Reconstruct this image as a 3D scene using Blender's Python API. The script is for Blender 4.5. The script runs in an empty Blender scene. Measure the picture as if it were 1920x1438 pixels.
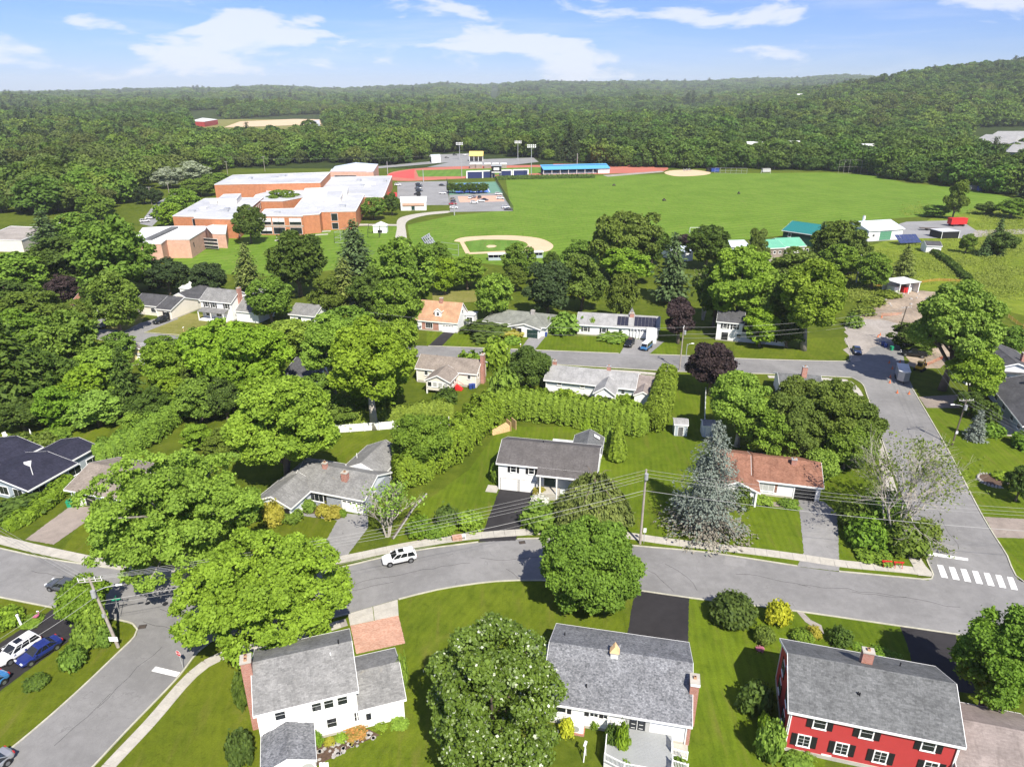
import bpy,math,random
import numpy as np
from mathutils import Vector,Matrix
from mathutils.geometry import tessellate_polygon

R = math.radians
CLOUD_LO,CLOUD_HI = 0.515,0.615
HAZE = 7.0e-5
scene = bpy.context.scene
COL = scene.collection

# ------------------------------------------------------------------ camera, sky, sun, exposure
CAM_H,FPX,HOR = 59.0,1300.0,172.0
PITCH = math.atan((719.0 - HOR) / FPX)
cam_data = bpy.data.cameras.new('camera')
cam_data.sensor_width = 36.0
cam_data.lens = FPX / 1920.0 * 36.0
cam_data.clip_end = 40000.0
cam = bpy.data.objects.new('camera',cam_data)
cam.location = (0,0,CAM_H)
cam.rotation_euler = (math.pi / 2 - PITCH,0,0)
COL.objects.link(cam)
scene.camera = cam

SUN_EL,SUN_AZ = R(49.0),R(159.0)          # azimuth clockwise from +Y: behind the camera, to its right
world = bpy.data.worlds.new('World')
scene.world = world
world.use_nodes = True
wn,wl = world.node_tree.nodes,world.node_tree.links
wn.clear()
w_out = wn.new('ShaderNodeOutputWorld')
w_bg = wn.new('ShaderNodeBackground')
w_bg.inputs['Strength'].default_value = 0.075
w_sky = wn.new('ShaderNodeTexSky')
w_sky.sky_type = 'NISHITA'
w_sky.sun_disc = False
w_sky.sun_elevation = SUN_EL
w_sky.sun_rotation = SUN_AZ
w_sky.air_density = 1.0
w_sky.dust_density = 0.15
w_sky.ozone_density = 4.0
# clouds: fair-weather banks low over the horizon and thin cirrus, a noise on the sky direction, all the way round
w_tc = wn.new('ShaderNodeTexCoord')
w_sep = wn.new('ShaderNodeSeparateXYZ'); wl.new(w_tc.outputs['Generated'],w_sep.inputs[0])
def wmath(op,a,b=None,c=None,clamp=False):
    n = wn.new('ShaderNodeMath'); n.operation = op; n.use_clamp = clamp
    for i,v in enumerate((a,b,c)):
        if v is None: continue
        if isinstance(v,(int,float)): n.inputs[i].default_value = v
        else: wl.new(v,n.inputs[i])
    return n.outputs[0]
def wnoise(vec,scale,detail,rough,dist=0.0):
    n = wn.new('ShaderNodeTexNoise'); n.inputs['Scale'].default_value = scale
    n.inputs['Detail'].default_value = detail; n.inputs['Roughness'].default_value = rough
    n.inputs['Distortion'].default_value = dist; wl.new(vec,n.inputs['Vector']); return n.outputs[0]
def wramp(v,lo,hi):
    n = wn.new('ShaderNodeMapRange'); n.interpolation_type = 'SMOOTHSTEP'
    n.inputs[1].default_value = lo; n.inputs[2].default_value = hi; wl.new(v,n.inputs[0]); return n.outputs[0]
def wmap(loc,scale):
    n = wn.new('ShaderNodeMapping'); wl.new(w_tc.outputs['Generated'],n.inputs[0])
    n.inputs['Location'].default_value = loc; n.inputs['Scale'].default_value = scale; return n.outputs[0]
elev = w_sep.outputs['Z']
cu = wnoise(wmap((0.9,2.3,0.2),(6.5,6.5,24.0)),1.0,9.0,0.55,0.3)
cu_m = wramp(cu,CLOUD_LO,CLOUD_HI)
ci = wnoise(wmap((0.4,7.3,0.0),(2.2,2.2,26.0)),1.0,7.0,0.62,0.8)
ci_m = wmath('MULTIPLY',wramp(ci,0.45,0.78),0.45)
cl_m = wmath('MAXIMUM',cu_m,ci_m)
cl_m = wmath('MULTIPLY',cl_m,0.72)
w_hsv = wn.new('ShaderNodeMix'); w_hsv.data_type = 'RGBA'; w_hsv.blend_type = 'MULTIPLY'
w_hsv.inputs[0].default_value = 1.0
wl.new(w_sky.outputs[0],w_hsv.inputs[6]); w_hsv.inputs[7].default_value = (0.43,0.535,0.90,1)
w_mix = wn.new('ShaderNodeMix'); w_mix.data_type = 'RGBA'
wl.new(cl_m,w_mix.inputs[0]); wl.new(w_hsv.outputs[2],w_mix.inputs[6]); w_mix.inputs[7].default_value = (6.2,6.3,6.8,1)
wl.new(w_mix.outputs[2],w_bg.inputs['Color'])
wl.new(w_bg.outputs[0],w_out.inputs[0])

sun_d = bpy.data.lights.new('sun','SUN')
sun_d.energy = 3.8
sun_d.angle = R(0.53)
sun_d.color = (1.0,0.94,0.83)
sun = bpy.data.objects.new('sun',sun_d)
sdir = Vector((math.sin(SUN_AZ) * math.cos(SUN_EL),math.cos(SUN_AZ) * math.cos(SUN_EL),math.sin(SUN_EL)))
sun.rotation_euler = (-sdir).to_track_quat('-Z','Y').to_euler()
sun.location = (0,0,120)
COL.objects.link(sun)

scene.view_settings.view_transform = 'Standard'
scene.view_settings.look = 'None'
scene.view_settings.gamma = 1.0
scene.view_settings.use_curve_mapping = False
scene.view_settings.exposure = 1.08
scene.cycles.use_denoising = True
try:
    scene.cycles.denoiser = 'OPENIMAGEDENOISE'
except Exception:
    pass
scene.cycles.max_bounces = 6
scene.cycles.diffuse_bounces = 3
scene.cycles.glossy_bounces = 2
scene.cycles.transmission_bounces = 3
scene.cycles.transparent_max_bounces = 8
scene.cycles.volume_bounces = 1

# ------------------------------------------------------------------ surveying: a point of the place from where it is seen
CP,SP = math.cos(PITCH),math.sin(PITCH)
def G(px,py,z=0.0):
    a,b = (px - 960.0) / FPX,(719.0 - py) / FPX
    dx,dy,dz = a,CP + SP * b,-SP + CP * b
    t = (z - CAM_H) / dz
    return Vector((dx * t,dy * t,z))
def depth_of(p):
    return p[1] * CP - (p[2] - CAM_H) * SP
def to_px(p):
    f = depth_of(p)
    return 960 + FPX * p[0] / f,719 - FPX * (p[1] * SP + (p[2] - CAM_H) * CP) / f

# ------------------------------------------------------------------ object helpers
def tag(o,label=None,cat=None,group=None,kind=None):
    if label: o['label'] = label
    if cat: o['category'] = cat
    if group: o['group'] = group
    if kind: o['kind'] = kind
    return o
def thing(name,label,cat,loc=(0,0,0),rz=0.0,group=None):
    o = bpy.data.objects.new(name,None)
    o.empty_display_size = 0.5
    COL.objects.link(o)
    o.location = loc; o.rotation_euler = (0,0,rz)
    return tag(o,label,cat,group)
def link(name,me,parent=None,loc=None,rot=None,scale=None):
    o = bpy.data.objects.new(name,me)
    COL.objects.link(o)
    if parent: o.parent = parent
    if loc is not None: o.location = loc
    if rot is not None: o.rotation_euler = rot if hasattr(rot,'__len__') else (0,0,rot)
    if scale is not None: o.scale = scale
    return o
def copy_tree(o,parent=None):
    c = o.copy(); COL.objects.link(c); c.parent = parent
    for ch in list(o.children): copy_tree(ch,c)
    return c

class MB:
    """collects shapes that make up ONE part"""
    def __init__(s): s.v = []; s.f = []; s.sm = False
    def add(s,vs,fs):
        b = len(s.v); s.v += [tuple(p) for p in vs]; s.f += [tuple(i + b for i in f) for f in fs]; return s
    def box(s,x0,x1,y0,y1,z0,z1,bevel=0):
        return s.add([(x0,y0,z0),(x1,y0,z0),(x1,y1,z0),(x0,y1,z0),(x0,y0,z1),(x1,y0,z1),(x1,y1,z1),(x0,y1,z1)],
                     [(3,2,1,0),(4,5,6,7),(0,1,5,4),(1,2,6,5),(2,3,7,6),(3,0,4,7)])
    def prism(s,pts,d):
        n = len(pts); d = Vector(d); pts = [Vector(p) for p in pts]
        nrm = sum(((pts[i].cross(pts[(i + 1) % n])) for i in range(n)),Vector())
        if nrm.dot(d) > 0: pts = pts[::-1]
        vs = [tuple(p) for p in pts] + [tuple(p + d) for p in pts]
        tris = tessellate_polygon([pts])
        fs = []
        nn = sum(((pts[i].cross(pts[(i + 1) % n])) for i in range(n)),Vector())
        for t in tris:
            a,b,c = (pts[i] for i in t)
            t = tuple(t) if (b - a).cross(c - a).dot(nn) > 0 else tuple(reversed(t))
            fs.append(t); fs.append(tuple(i + n for i in reversed(t)))
        for i in range(n):
            j = (i + 1) % n
            fs.append((j,i,i + n,j + n))
        return s.add(vs,fs)
    def tube(s,pts,rad,n=6,cap=True):
        pts = [Vector(p) for p in pts]
        if isinstance(rad,(int,float)): rad = [rad] * len(pts)
        vs,fs = [],[]
        for i,p in enumerate(pts):
            t = (pts[min(i + 1,len(pts) - 1)] - pts[max(i - 1,0)])
            if t.length < 1e-9: t = Vector((0,0,1))
            t.normalize()
            a = t.cross(Vector((0,0,1)) if abs(t.z) < 0.9 else Vector((1,0,0))).normalized(); b = t.cross(a)
            for k in range(n):
                q = 2 * math.pi * k / n
                vs.append(p + (a * math.cos(q) + b * math.sin(q)) * rad[i])
        for i in range(len(pts) - 1):
            for k in range(n):
                k2 = (k + 1) % n
                fs.append((i * n + k,i * n + k2,(i + 1) * n + k2,(i + 1) * n + k))
        if cap:
            fs.append(tuple(range(n))[::-1]); m = (len(pts) - 1) * n; fs.append(tuple(range(m,m + n)))
        return s.add(vs,fs)
    def cyl(s,c,r,z0,z1,n=10,r1=None):
        return s.tube([(c[0],c[1],z0),(c[0],c[1],z1)],[r,r if r1 is None else r1],n)
    def mesh(s,name,mat):
        me = bpy.data.meshes.new(name); me.from_pydata(s.v,[],s.f); me.update()
        if mat: me.materials.append(mat)
        if s.sm: me.shade_smooth()
        return me
    def build(s,name,mat,parent=None,**k):
        return link(name,s.mesh(name,mat),parent,**k)

_cache = {}
def shared(key,fn):
    if key not in _cache: _cache[key] = fn()
    return _cache[key]

# ------------------------------------------------------------------ materials
class NT:
    def __init__(s,name):
        s.m = bpy.data.materials.new(name); s.m.use_nodes = True
        s.n = s.m.node_tree.nodes; s.l = s.m.node_tree.links
        s.b = s.n['Principled BSDF']; s.out = s.n['Material Output']
        s.b.inputs['Specular IOR Level'].default_value = 0.25
    def set(s,inp,v):
        if hasattr(v,'is_output') or isinstance(v,bpy.types.NodeSocket): s.l.new(v,inp)
        else: inp.default_value = v
    def coord(s,kind='Object',scale=None,rot=None,loc=None):
        if kind == 'World':
            o = s.n.new('ShaderNodeNewGeometry').outputs['Position']
        else:
            o = s.n.new('ShaderNodeTexCoord').outputs[kind]
        if scale or rot or loc:
            m = s.n.new('ShaderNodeMapping'); s.l.new(o,m.inputs[0])
            if scale: m.inputs['Scale'].default_value = scale if hasattr(scale,'__len__') else (scale,) * 3
            if rot: m.inputs['Rotation'].default_value = rot
            if loc: m.inputs['Location'].default_value = loc
            o = m.outputs[0]
        return o
    def noise(s,vec,scale,detail=4,rough=0.55,dist=0.0):
        n = s.n.new('ShaderNodeTexNoise'); s.l.new(vec,n.inputs['Vector'])
        n.inputs['Scale'].default_value = scale; n.inputs['Detail'].default_value = detail
        n.inputs['Roughness'].default_value = rough; n.inputs['Distortion'].default_value = dist
        return n.outputs[0]
    def math(s,op,a,b=0.0,clamp=False):
        n = s.n.new('ShaderNodeMath'); n.operation = op; n.use_clamp = clamp
        s.set(n.inputs[0],a); s.set(n.inputs[1],b); return n.outputs[0]
    def rng(s,v,a,b,c=0.0,d=1.0,smooth=True):
        n = s.n.new('ShaderNodeMapRange'); n.interpolation_type = 'SMOOTHSTEP' if smooth else 'LINEAR'
        s.set(n.inputs[0],v)
        for i,q in enumerate((a,b,c,d)): n.inputs[i + 1].default_value = q
        return n.outputs[0]
    def mix(s,f,a,b,mode='MIX'):
        n = s.n.new('ShaderNodeMix'); n.data_type = 'RGBA'; n.blend_type = mode
        s.set(n.inputs[0],f)
        for i,v in ((6,a),(7,b)):
            if isinstance(v,tuple): n.inputs[i].default_value = (*v,1) if len(v) == 3 else v
            else: s.l.new(v,n.inputs[i])
        return n.outputs[2]
    def color(s,v): s.set(s.b.inputs['Base Color'],(*v,1) if isinstance(v,tuple) and len(v) == 3 else v); return s
    def rough(s,v): s.set(s.b.inputs['Roughness'],v); return s
    def bump(s,h,strength=0.3,dist=0.05):
        n = s.n.new('ShaderNodeBump'); n.inputs['Strength'].default_value = strength; n.inputs['Distance'].default_value = dist
        s.l.new(h,n.inputs['Height']); s.l.new(n.outputs[0],s.b.inputs['Normal']); return s

def plain(name,col,rough=0.6,var=0.12,scale=1.5,metal=0.0,spec=None,kind='Object',bump=0.0):
    t = NT(name); c = t.coord(kind)
    n1 = t.noise(c,scale,5,0.6); n2 = t.noise(c,scale * 9,3,0.6)
    f = t.math('ADD',t.math('MULTIPLY',n1,0.6),t.math('MULTIPLY',n2,0.4))
    lo = tuple(max(0,q * (1 - var)) for q in col); hi = tuple(min(1,q * (1 + var)) for q in col)
    t.color(t.mix(t.rng(f,0.3,0.7),lo,hi)).rough(rough)
    t.b.inputs['Metallic'].default_value = metal
    if spec is not None: t.b.inputs['Specular IOR Level'].default_value = spec
    if bump: t.bump(n2,bump,0.03)
    return t.m

def asphalt(name,col,crack=0.5,worn=0.25,kind='World'):
    t = NT(name); c = t.coord(kind)
    big = t.noise(c,0.09,5,0.62,0.6); mid = t.noise(c,0.9,5,0.65); fine = t.noise(c,9.0,3,0.7)
    lo = tuple(q * (1 - worn) for q in col); hi = tuple(q * (1 + worn) for q in col)
    f = t.math('ADD',t.math('MULTIPLY',big,0.5),t.math('ADD',t.math('MULTIPLY',mid,0.3),t.math('MULTIPLY',fine,0.2)))
    base = t.mix(t.rng(f,0.34,0.66),lo,hi)
    v = t.n.new('ShaderNodeTexVoronoi'); v.feature = 'DISTANCE_TO_EDGE'
    wv = t.n.new('ShaderNodeVectorMath'); wv.operation = 'ADD'; t.l.new(c,wv.inputs[0])
    nz = t.n.new('ShaderNodeTexNoise'); t.l.new(c,nz.inputs['Vector']); nz.inputs['Scale'].default_value = 0.35; nz.inputs['Detail'].default_value = 4
    sc = t.n.new('ShaderNodeVectorMath'); sc.operation = 'SCALE'; t.l.new(nz.outputs['Color'],sc.inputs[0]); sc.inputs['Scale'].default_value = 5.0
    t.l.new(sc.outputs[0],wv.inputs[1]); t.l.new(wv.outputs[0],v.inputs['Vector']); v.inputs['Scale'].default_value = 0.11
    ck = t.math('MULTIPLY',t.rng(v.outputs['Distance'],0.0,0.008,1.0,0.0),t.rng(mid,0.42,0.62,0.0,crack))
    t.color(t.mix(ck,base,tuple(q * 0.35 for q in col))).rough(0.92)
    t.b.inputs['Specular IOR Level'].default_value = 0.12
    t.bump(fine,0.25,0.02)
    return t.m

def lawn(name,c1,c2,ang=None,period=1.1,stripe=0.25,dry=0.25,dry_col=(0.17,0.155,0.04),fine=1.0):
    t = NT(name); c = t.coord('World')
    big = t.noise(c,0.055,5,0.6,0.4); mid = t.noise(c,0.45,5,0.65); fn = t.noise(c,5.0,4,0.75); vf = t.noise(c,23.0,2,0.7)
    f = t.math('ADD',t.math('MULTIPLY',big,0.45),t.math('MULTIPLY',mid,0.55))
    col = t.mix(t.rng(f,0.36,0.64),c1,c2)
    cl = t.noise(t.coord('World',loc=(31,17,0)),0.8,6,0.7,1.0)
    col = t.mix(t.rng(cl,0.52,0.72,0,0.55),col,tuple(q * 0.62 for q in c1))
    if ang is not None:
        w = t.n.new('ShaderNodeTexWave'); w.wave_type = 'BANDS'; w.bands_direction = 'X'; w.wave_profile = 'SIN'
        t.l.new(t.coord('World',rot=(0,0,ang)),w.inputs['Vector'])
        w.inputs['Scale'].default_value = 0.314 / period; w.inputs['Distortion'].default_value = 2.6
        w.inputs['Detail'].default_value = 2; w.inputs['Detail Scale'].default_value = 0.25
        st = t.math('MULTIPLY',t.rng(w.outputs['Fac'],0.25,0.75),t.rng(big,0.3,0.7,stripe * 0.4,stripe))
        col = t.mix(st,col,tuple(min(1,q * 1.75) for q in c2))
    if ang is not None:
        wr = t.noise(t.coord('World',rot=(0,0,ang),scale=(0.9,0.10,1.0)),1.0,5,0.65,0.3)
        col = t.mix(t.rng(wr,0.50,0.74,0,0.50),col,(dry_col[0] * 0.85,dry_col[1] * 0.85,dry_col[2] * 0.8))
        col = t.mix(t.rng(wr,0.47,0.28,0,0.45),col,tuple(q * 0.66 for q in c1))
    dn = t.noise(c,0.16,6,0.68,0.5)
    col = t.mix(t.math('MULTIPLY',t.rng(dn,0.55,0.78),dry),col,dry_col)
    tex = t.math('ADD',t.math('MULTIPLY',fn,0.6),t.math('MULTIPLY',vf,0.4))
    k = t.rng(tex,0.3,0.7,1.0 - 0.32 * fine,1.0 + 0.32 * fine,False)
    sc = t.n.new('ShaderNodeVectorMath'); sc.operation = 'SCALE'; t.l.new(col,sc.inputs[0]); t.l.new(k,sc.inputs['Scale'])
    t.color(sc.outputs[0]).rough(0.95)
    t.b.inputs['Specular IOR Level'].default_value = 0.08
    t.bump(tex,0.5,0.08)
    return t.m

def shingle(name,c1,c2,w=0.34,h=0.15,mortar=0.012,blot=0.25,along='x',stain=None):
    t = NT(name); c = t.coord('Object',rot=None if along == 'x' else (0,0,math.pi / 2))
    b = t.n.new('ShaderNodeTexBrick'); t.l.new(c,b.inputs['Vector'])
    b.inputs['Scale'].default_value = 1.0; b.inputs['Brick Width'].default_value = w; b.inputs['Row Height'].default_value = h
    b.inputs['Mortar Size'].default_value = mortar; b.inputs['Bias'].default_value = 0.0
    b.inputs['Color1'].default_value = (0,0,0,1); b.inputs['Color2'].default_value = (1,1,1,1); b.inputs['Mortar'].default_value = (0.25,0.25,0.25,1)
    n1 = t.noise(c,0.5,5,0.6); n2 = t.noise(c,6.0,4,0.7)
    sb = t.n.new('ShaderNodeSeparateColor'); t.l.new(b.outputs['Color'],sb.inputs[0])
    f = t.math('ADD',t.math('MULTIPLY',sb.outputs[0],0.55),t.math('MULTIPLY',t.rng(n2,0.3,0.7),0.45))
    col = t.mix(f,c1,c2)
    k = t.rng(n1,0.3,0.7,1 - blot,1 + blot * 0.6,False)
    sc = t.n.new('ShaderNodeVectorMath'); sc.operation = 'SCALE'; t.l.new(col,sc.inputs[0]); t.l.new(k,sc.inputs['Scale'])
    stv = t.noise(t.coord('Object',scale=(2.6,.22,1.0) if along == 'x' else (.22,2.6,1.0)),1.0,4,0.6)
    o = t.mix(t.rng(stv,0.5,0.78,0,0.45),sc.outputs[0],tuple(q * 0.55 for q in c1))
    if stain:
        ns = t.noise(c,0.8,5,0.65,0.4); o = t.mix(t.rng(ns,0.62,0.74,0,0.6),o,stain)
    t.color(o).rough(0.95); t.b.inputs['Specular IOR Level'].default_value = 0.15
    t.bump(b.outputs['Fac'],-0.4,0.02)
    return t.m

def brickwork(name,c1,c2,mortar=(0.45,0.42,0.38),w=0.24,h=0.08,kind='Object',flat=False):
    t = NT(name); c = t.coord(kind)
    sp = t.n.new('ShaderNodeSeparateXYZ'); t.l.new(c,sp.inputs[0])
    cb = t.n.new('ShaderNodeCombineXYZ'); t.l.new(t.math('ADD',sp.outputs[0],sp.outputs[1]),cb.inputs[0]); t.l.new(sp.outputs[2],cb.inputs[1])
    b = t.n.new('ShaderNodeTexBrick'); t.l.new(c if flat else cb.outputs[0],b.inputs['Vector'])
    b.inputs['Scale'].default_value = 1.0; b.inputs['Brick Width'].default_value = w; b.inputs['Row Height'].default_value = h
    b.inputs['Mortar Size'].default_value = 0.009
    b.inputs['Color1'].default_value = (*c1,1); b.inputs['Color2'].default_value = (*c2,1); b.inputs['Mortar'].default_value = (*mortar,1)
    n = t.noise(c,0.7,5,0.6); k = t.rng(n,0.3,0.7,0.86,1.12,False)
    sc = t.n.new('ShaderNodeVectorMath'); sc.operation = 'SCALE'; t.l.new(b.outputs['Color'],sc.inputs[0]); t.l.new(k,sc.inputs['Scale'])
    t.color(sc.outputs[0]).rough(0.9); t.bump(b.outputs['Fac'],-0.4,0.02)
    return t.m

def siding(name,col,course=0.13,vertical=False):
    t = NT(name); c = t.coord('Object'); sp = t.n.new('ShaderNodeSeparateXYZ'); t.l.new(c,sp.inputs[0])
    z = sp.outputs[2] if not vertical else t.math('ADD',sp.outputs[0],sp.outputs[1])
    fr = t.math('FRACT',t.math('DIVIDE',z,course))
    n = t.noise(c,0.9,4,0.6)
    k = t.math('MULTIPLY',t.rng(fr,0.0,0.12,0.86,1.0),t.rng(n,0.3,0.7,0.95,1.04,False))
    sc = t.n.new('ShaderNodeVectorMath'); sc.operation = 'SCALE'; sc.inputs[0].default_value = col; t.l.new(k,sc.inputs['Scale'])
    t.color(sc.outputs[0]).rough(0.6); t.bump(fr,0.25,0.02)
    return t.m

def foliage(name,dark,light,trans=0.35,hue=0.008,rough=0.7,spec=0.25,val=0.10):
    t = NT(name)
    a = t.n.new('ShaderNodeAttribute'); a.attribute_name = 'tint'
    col = t.mix(a.outputs['Fac'],dark,light)
    oi = t.n.new('ShaderNodeObjectInfo')
    h = t.n.new('ShaderNodeHueSaturation'); t.l.new(col,h.inputs['Color'])
    t.l.new(t.rng(oi.outputs['Random'],0,1,0.5 - hue,0.5 + hue,False),h.inputs['Hue'])
    r2 = t.math('FRACT',t.math('MULTIPLY',oi.outputs['Random'],7.31))
    t.l.new(t.rng(r2,0,1,1 - val,1 + val,False),h.inputs['Value'])
    r3 = t.math('FRACT',t.math('MULTIPLY',oi.outputs['Random'],13.7))
    t.l.new(t.rng(r3,0,1,0.93,1.0,False),h.inputs['Saturation'])
    t.color(h.outputs[0]).rough(rough); t.b.inputs['Specular IOR Level'].default_value = spec
    tr = t.n.new('ShaderNodeBsdfTranslucent')
    br = t.mix(1.0,h.outputs[0],(1.15,1.2,0.6),'MULTIPLY'); t.l.new(br,tr.inputs['Color'])
    mx = t.n.new('ShaderNodeMixShader'); mx.inputs[0].default_value = trans
    t.l.new(t.b.outputs[0],mx.inputs[1]); t.l.new(tr.outputs[0],mx.inputs[2]); t.l.new(mx.outputs[0],t.out.inputs['Surface'])
    return t.m

M = {}
M['road'] = asphalt('road_asphalt',(0.212,0.208,0.204),0.35,0.2)
M['drive_grey'] = asphalt('driveway_grey_asphalt',(0.235,0.23,0.225),0.6,0.22)
M['drive_brown'] = asphalt('driveway_brown_asphalt',(0.26,0.22,0.19),0.6,0.25)
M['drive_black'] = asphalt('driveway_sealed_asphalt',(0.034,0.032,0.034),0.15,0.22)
M['lot'] = asphalt('parking_lot_asphalt',(0.25,0.25,0.25),0.4,0.15)
M['concrete'] = plain('concrete',(0.42,0.395,0.345),0.9,0.16,0.8,kind='World',bump=0.2)
M['kerb'] = plain('kerb_concrete',(0.44,0.425,0.34),0.9,0.22,0.6,kind='World',bump=0.2)
M['dirt'] = plain('bare_dirt',(0.30,0.24,0.18),0.98,0.4,0.12,kind='World',bump=0.6)
M['sand'] = plain('infield_clay',(0.56,0.42,0.27),0.98,0.10,0.1,kind='World')
M['gravel'] = plain('gravel',(0.31,0.28,0.25),0.98,0.25,0.2,kind='World',bump=0.5)
M['mulch'] = plain('mulch',(0.10,0.065,0.045),0.98,0.4,3.0,kind='World',bump=0.6)
M['ground'] = lawn('rough_grass',(0.0598,0.0876,0.0079),(0.1041,0.1331,0.0132),None,dry=0.45)
M['lawn_a'] = lawn('lawn_mown',(0.0743,0.1075,0.0079),(0.1161,0.1514,0.0111),R(30),0.9,0.10,0.45)
M['lawn_b'] = lawn('lawn_mown_fresh',(0.0726,0.1125,0.0074),(0.1110,0.1564,0.0100),R(8),0.9,0.13,0.30)
M['lawn_c'] = lawn('lawn_mown_left',(0.0768,0.1034,0.0079),(0.1178,0.1456,0.0111),R(-20),0.9,0.06,0.5)
M['lawn_dry'] = lawn('lawn_dry',(0.15,0.155,0.035),(0.20,0.19,0.06),R(85),1.4,0.25,0.6,(0.26,0.21,0.09))
M['field'] = lawn('playing_field',(0.0918,0.1690,0.0150),(0.1304,0.2122,0.0252),R(62),5.0,0.2,0.5,(0.19,0.20,0.06),0.6)
M['meadow'] = lawn('meadow',(0.100,0.147,0.014),(0.189,0.236,0.024),None,dry=0.5,fine=1.6)
M['forest_floor'] = lawn('forest_floor',(0.022,0.036,0.010),(0.045,0.065,0.014),None,dry=0.0)
M['turf'] = lawn('stadium_turf',(0.088,0.177,0.024),(0.118,0.212,0.035),R(0),6.0,0.2,0.1)
M['white'] = siding('white_siding',(0.80,0.80,0.79))
M['white_plain'] = plain('white_paint',(0.82,0.82,0.80),0.5,0.04)
M['pale_blue'] = siding('pale_blue_siding',(0.66,0.70,0.76))
M['blue_grey'] = siding('blue_grey_siding',(0.36,0.41,0.46))
M['cream'] = siding('cream_siding',(0.74,0.69,0.60))
M['red'] = siding('red_siding',(0.46,0.052,0.052))
M['teal_green'] = siding('dark_green_boards',(0.012,0.05,0.038),0.4,True)
M['yellow_wall'] = siding('yellow_siding',(0.66,0.56,0.30))
M['trim'] = plain('trim_paint',(0.84,0.84,0.82),0.45,0.04)
M['black'] = plain('black_paint',(0.018,0.018,0.02),0.5,0.2)
M['glass'] = plain('window_glass',(0.018,0.022,0.026),0.06,0.2,0.6,spec=0.6)
M['blind'] = plain('window_blind',(0.42,0.42,0.40),0.6,0.1)
M['brick'] = brickwork('red_brick',(0.33,0.10,0.06),(0.42,0.15,0.10))
M['school_brick'] = brickwork('orange_brick',(0.42,0.165,0.078),(0.47,0.195,0.098),(0.42,0.23,0.14),0.6,0.2)
M['pink_brick'] = brickwork('pink_brick',(0.56,0.33,0.24),(0.60,0.36,0.27),(0.58,0.4,0.32),0.6,0.2)
M['paver'] = brickwork('brick_pavers',(0.42,0.20,0.13),(0.55,0.33,0.24),(0.38,0.29,0.23),0.22,0.11,flat=True)
M['sh_grey'] = shingle('roof_grey',(0.142,0.142,0.138),(0.294,0.290,0.280),stain=(0.28,0.26,0.21))
M['sh_blue'] = shingle('roof_blue_grey',(0.071,0.076,0.084),(0.314,0.318,0.332),0.22,0.15)
M['sh_char'] = shingle('roof_charcoal_grey',(0.081,0.084,0.085),(0.195,0.199,0.199),0.36,0.17)
M['sh_tan'] = shingle('roof_faded_tan',(0.209,0.176,0.162),(0.304,0.261,0.242),0.4,0.15)
M['sh_dark'] = shingle('roof_dark_brown',(0.085,0.078,0.076),(0.145,0.135,0.13),0.3,0.15,blot=0.2)
M['sh_red'] = shingle('roof_red_brown',(0.180,0.081,0.052),(0.342,0.180,0.123),0.3,0.16)
M['sh_brown'] = shingle('roof_brown',(0.190,0.157,0.128),(0.323,0.280,0.242),0.3,0.16)
M['sh_pale'] = shingle('roof_pale_grey',(0.257,0.257,0.252),(0.380,0.375,0.370),0.34,0.16)
M['sh_moss'] = shingle('roof_mossy_grey',(0.162,0.171,0.142),(0.266,0.271,0.242),0.34,0.16)
M['sh_copper'] = shingle('roof_tan_orange',(0.399,0.228,0.133),(0.494,0.304,0.190),0.34,0.16)
M['sh_navy'] = shingle('roof_navy_black',(0.018,0.019,0.032),(0.045,0.045,0.07),0.4,0.2)
M['sh_slate'] = shingle('roof_slate_dark',(0.055,0.055,0.06),(0.11,0.11,0.115),0.4,0.18)
def membrane(name,col):
    t = NT(name); c = t.coord('World',rot=(0,0,.12)); sp = t.n.new('ShaderNodeSeparateXYZ'); t.l.new(c,sp.inputs[0])
    fx = t.math('FRACT',t.math('DIVIDE',sp.outputs[0],3.1)); seam = t.rng(fx,0.0,0.06,0.78,1.0)
    n1 = t.noise(c,.05,6,.65,.6); n2 = t.noise(c,.5,5,.6)
    k = t.math('MULTIPLY',seam,t.math('MULTIPLY',t.rng(n1,.3,.7,.78,1.14,False),t.rng(n2,.3,.7,.9,1.08,False)))
    sc = t.n.new('ShaderNodeVectorMath'); sc.operation = 'SCALE'; sc.inputs[0].default_value = col; t.l.new(k,sc.inputs['Scale'])
    t.color(sc.outputs[0]).rough(.75); return t.m
M['membrane'] = membrane('flat_roof_membrane',(0.48,0.49,0.51))
M['membrane_white'] = membrane('flat_roof_white',(0.70,0.70,0.69))
M['metal_teal'] = siding('teal_metal_roof',(0.02,0.17,0.17),0.9,True)
M['metal_green'] = plain('green_metal_roof',(0.14,0.40,0.27),0.45,0.1,0.4)
M['metal_pale'] = siding('pale_metal_roof',(0.52,0.58,0.66),0.9,True)
M['metal_blue'] = siding('blue_metal_roof',(0.10,0.34,0.58),1.2,True)
M['green_door'] = plain('green_door',(0.10,0.26,0.16),0.5)
M['dark_door'] = plain('dark_green_door',(0.02,0.045,0.04),0.4)
M['panel_solar'] = plain('solar_cells',(0.03,0.03,0.045),0.2,0.15,0.8,spec=0.6)
M['panel_blue'] = plain('solar_cells_blue',(0.03,0.045,0.13),0.15,0.15,0.8,spec=0.6)
M['wood_pole'] = plain('weathered_pole',(0.34,0.30,0.26),0.9,0.25,1.2,bump=0.4)
M['wood_dark'] = plain('dark_pole',(0.10,0.08,0.065),0.9,0.25,1.2)
M['wood_new'] = plain('new_timber',(0.62,0.42,0.22),0.8,0.15,2.0)
M['wood_grey'] = plain('grey_timber',(0.33,0.31,0.29),0.9,0.25,2.0)
M['deck_grey'] = plain('grey_deck_paint',(0.30,0.31,0.31),0.7,0.07,0.6)
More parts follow.
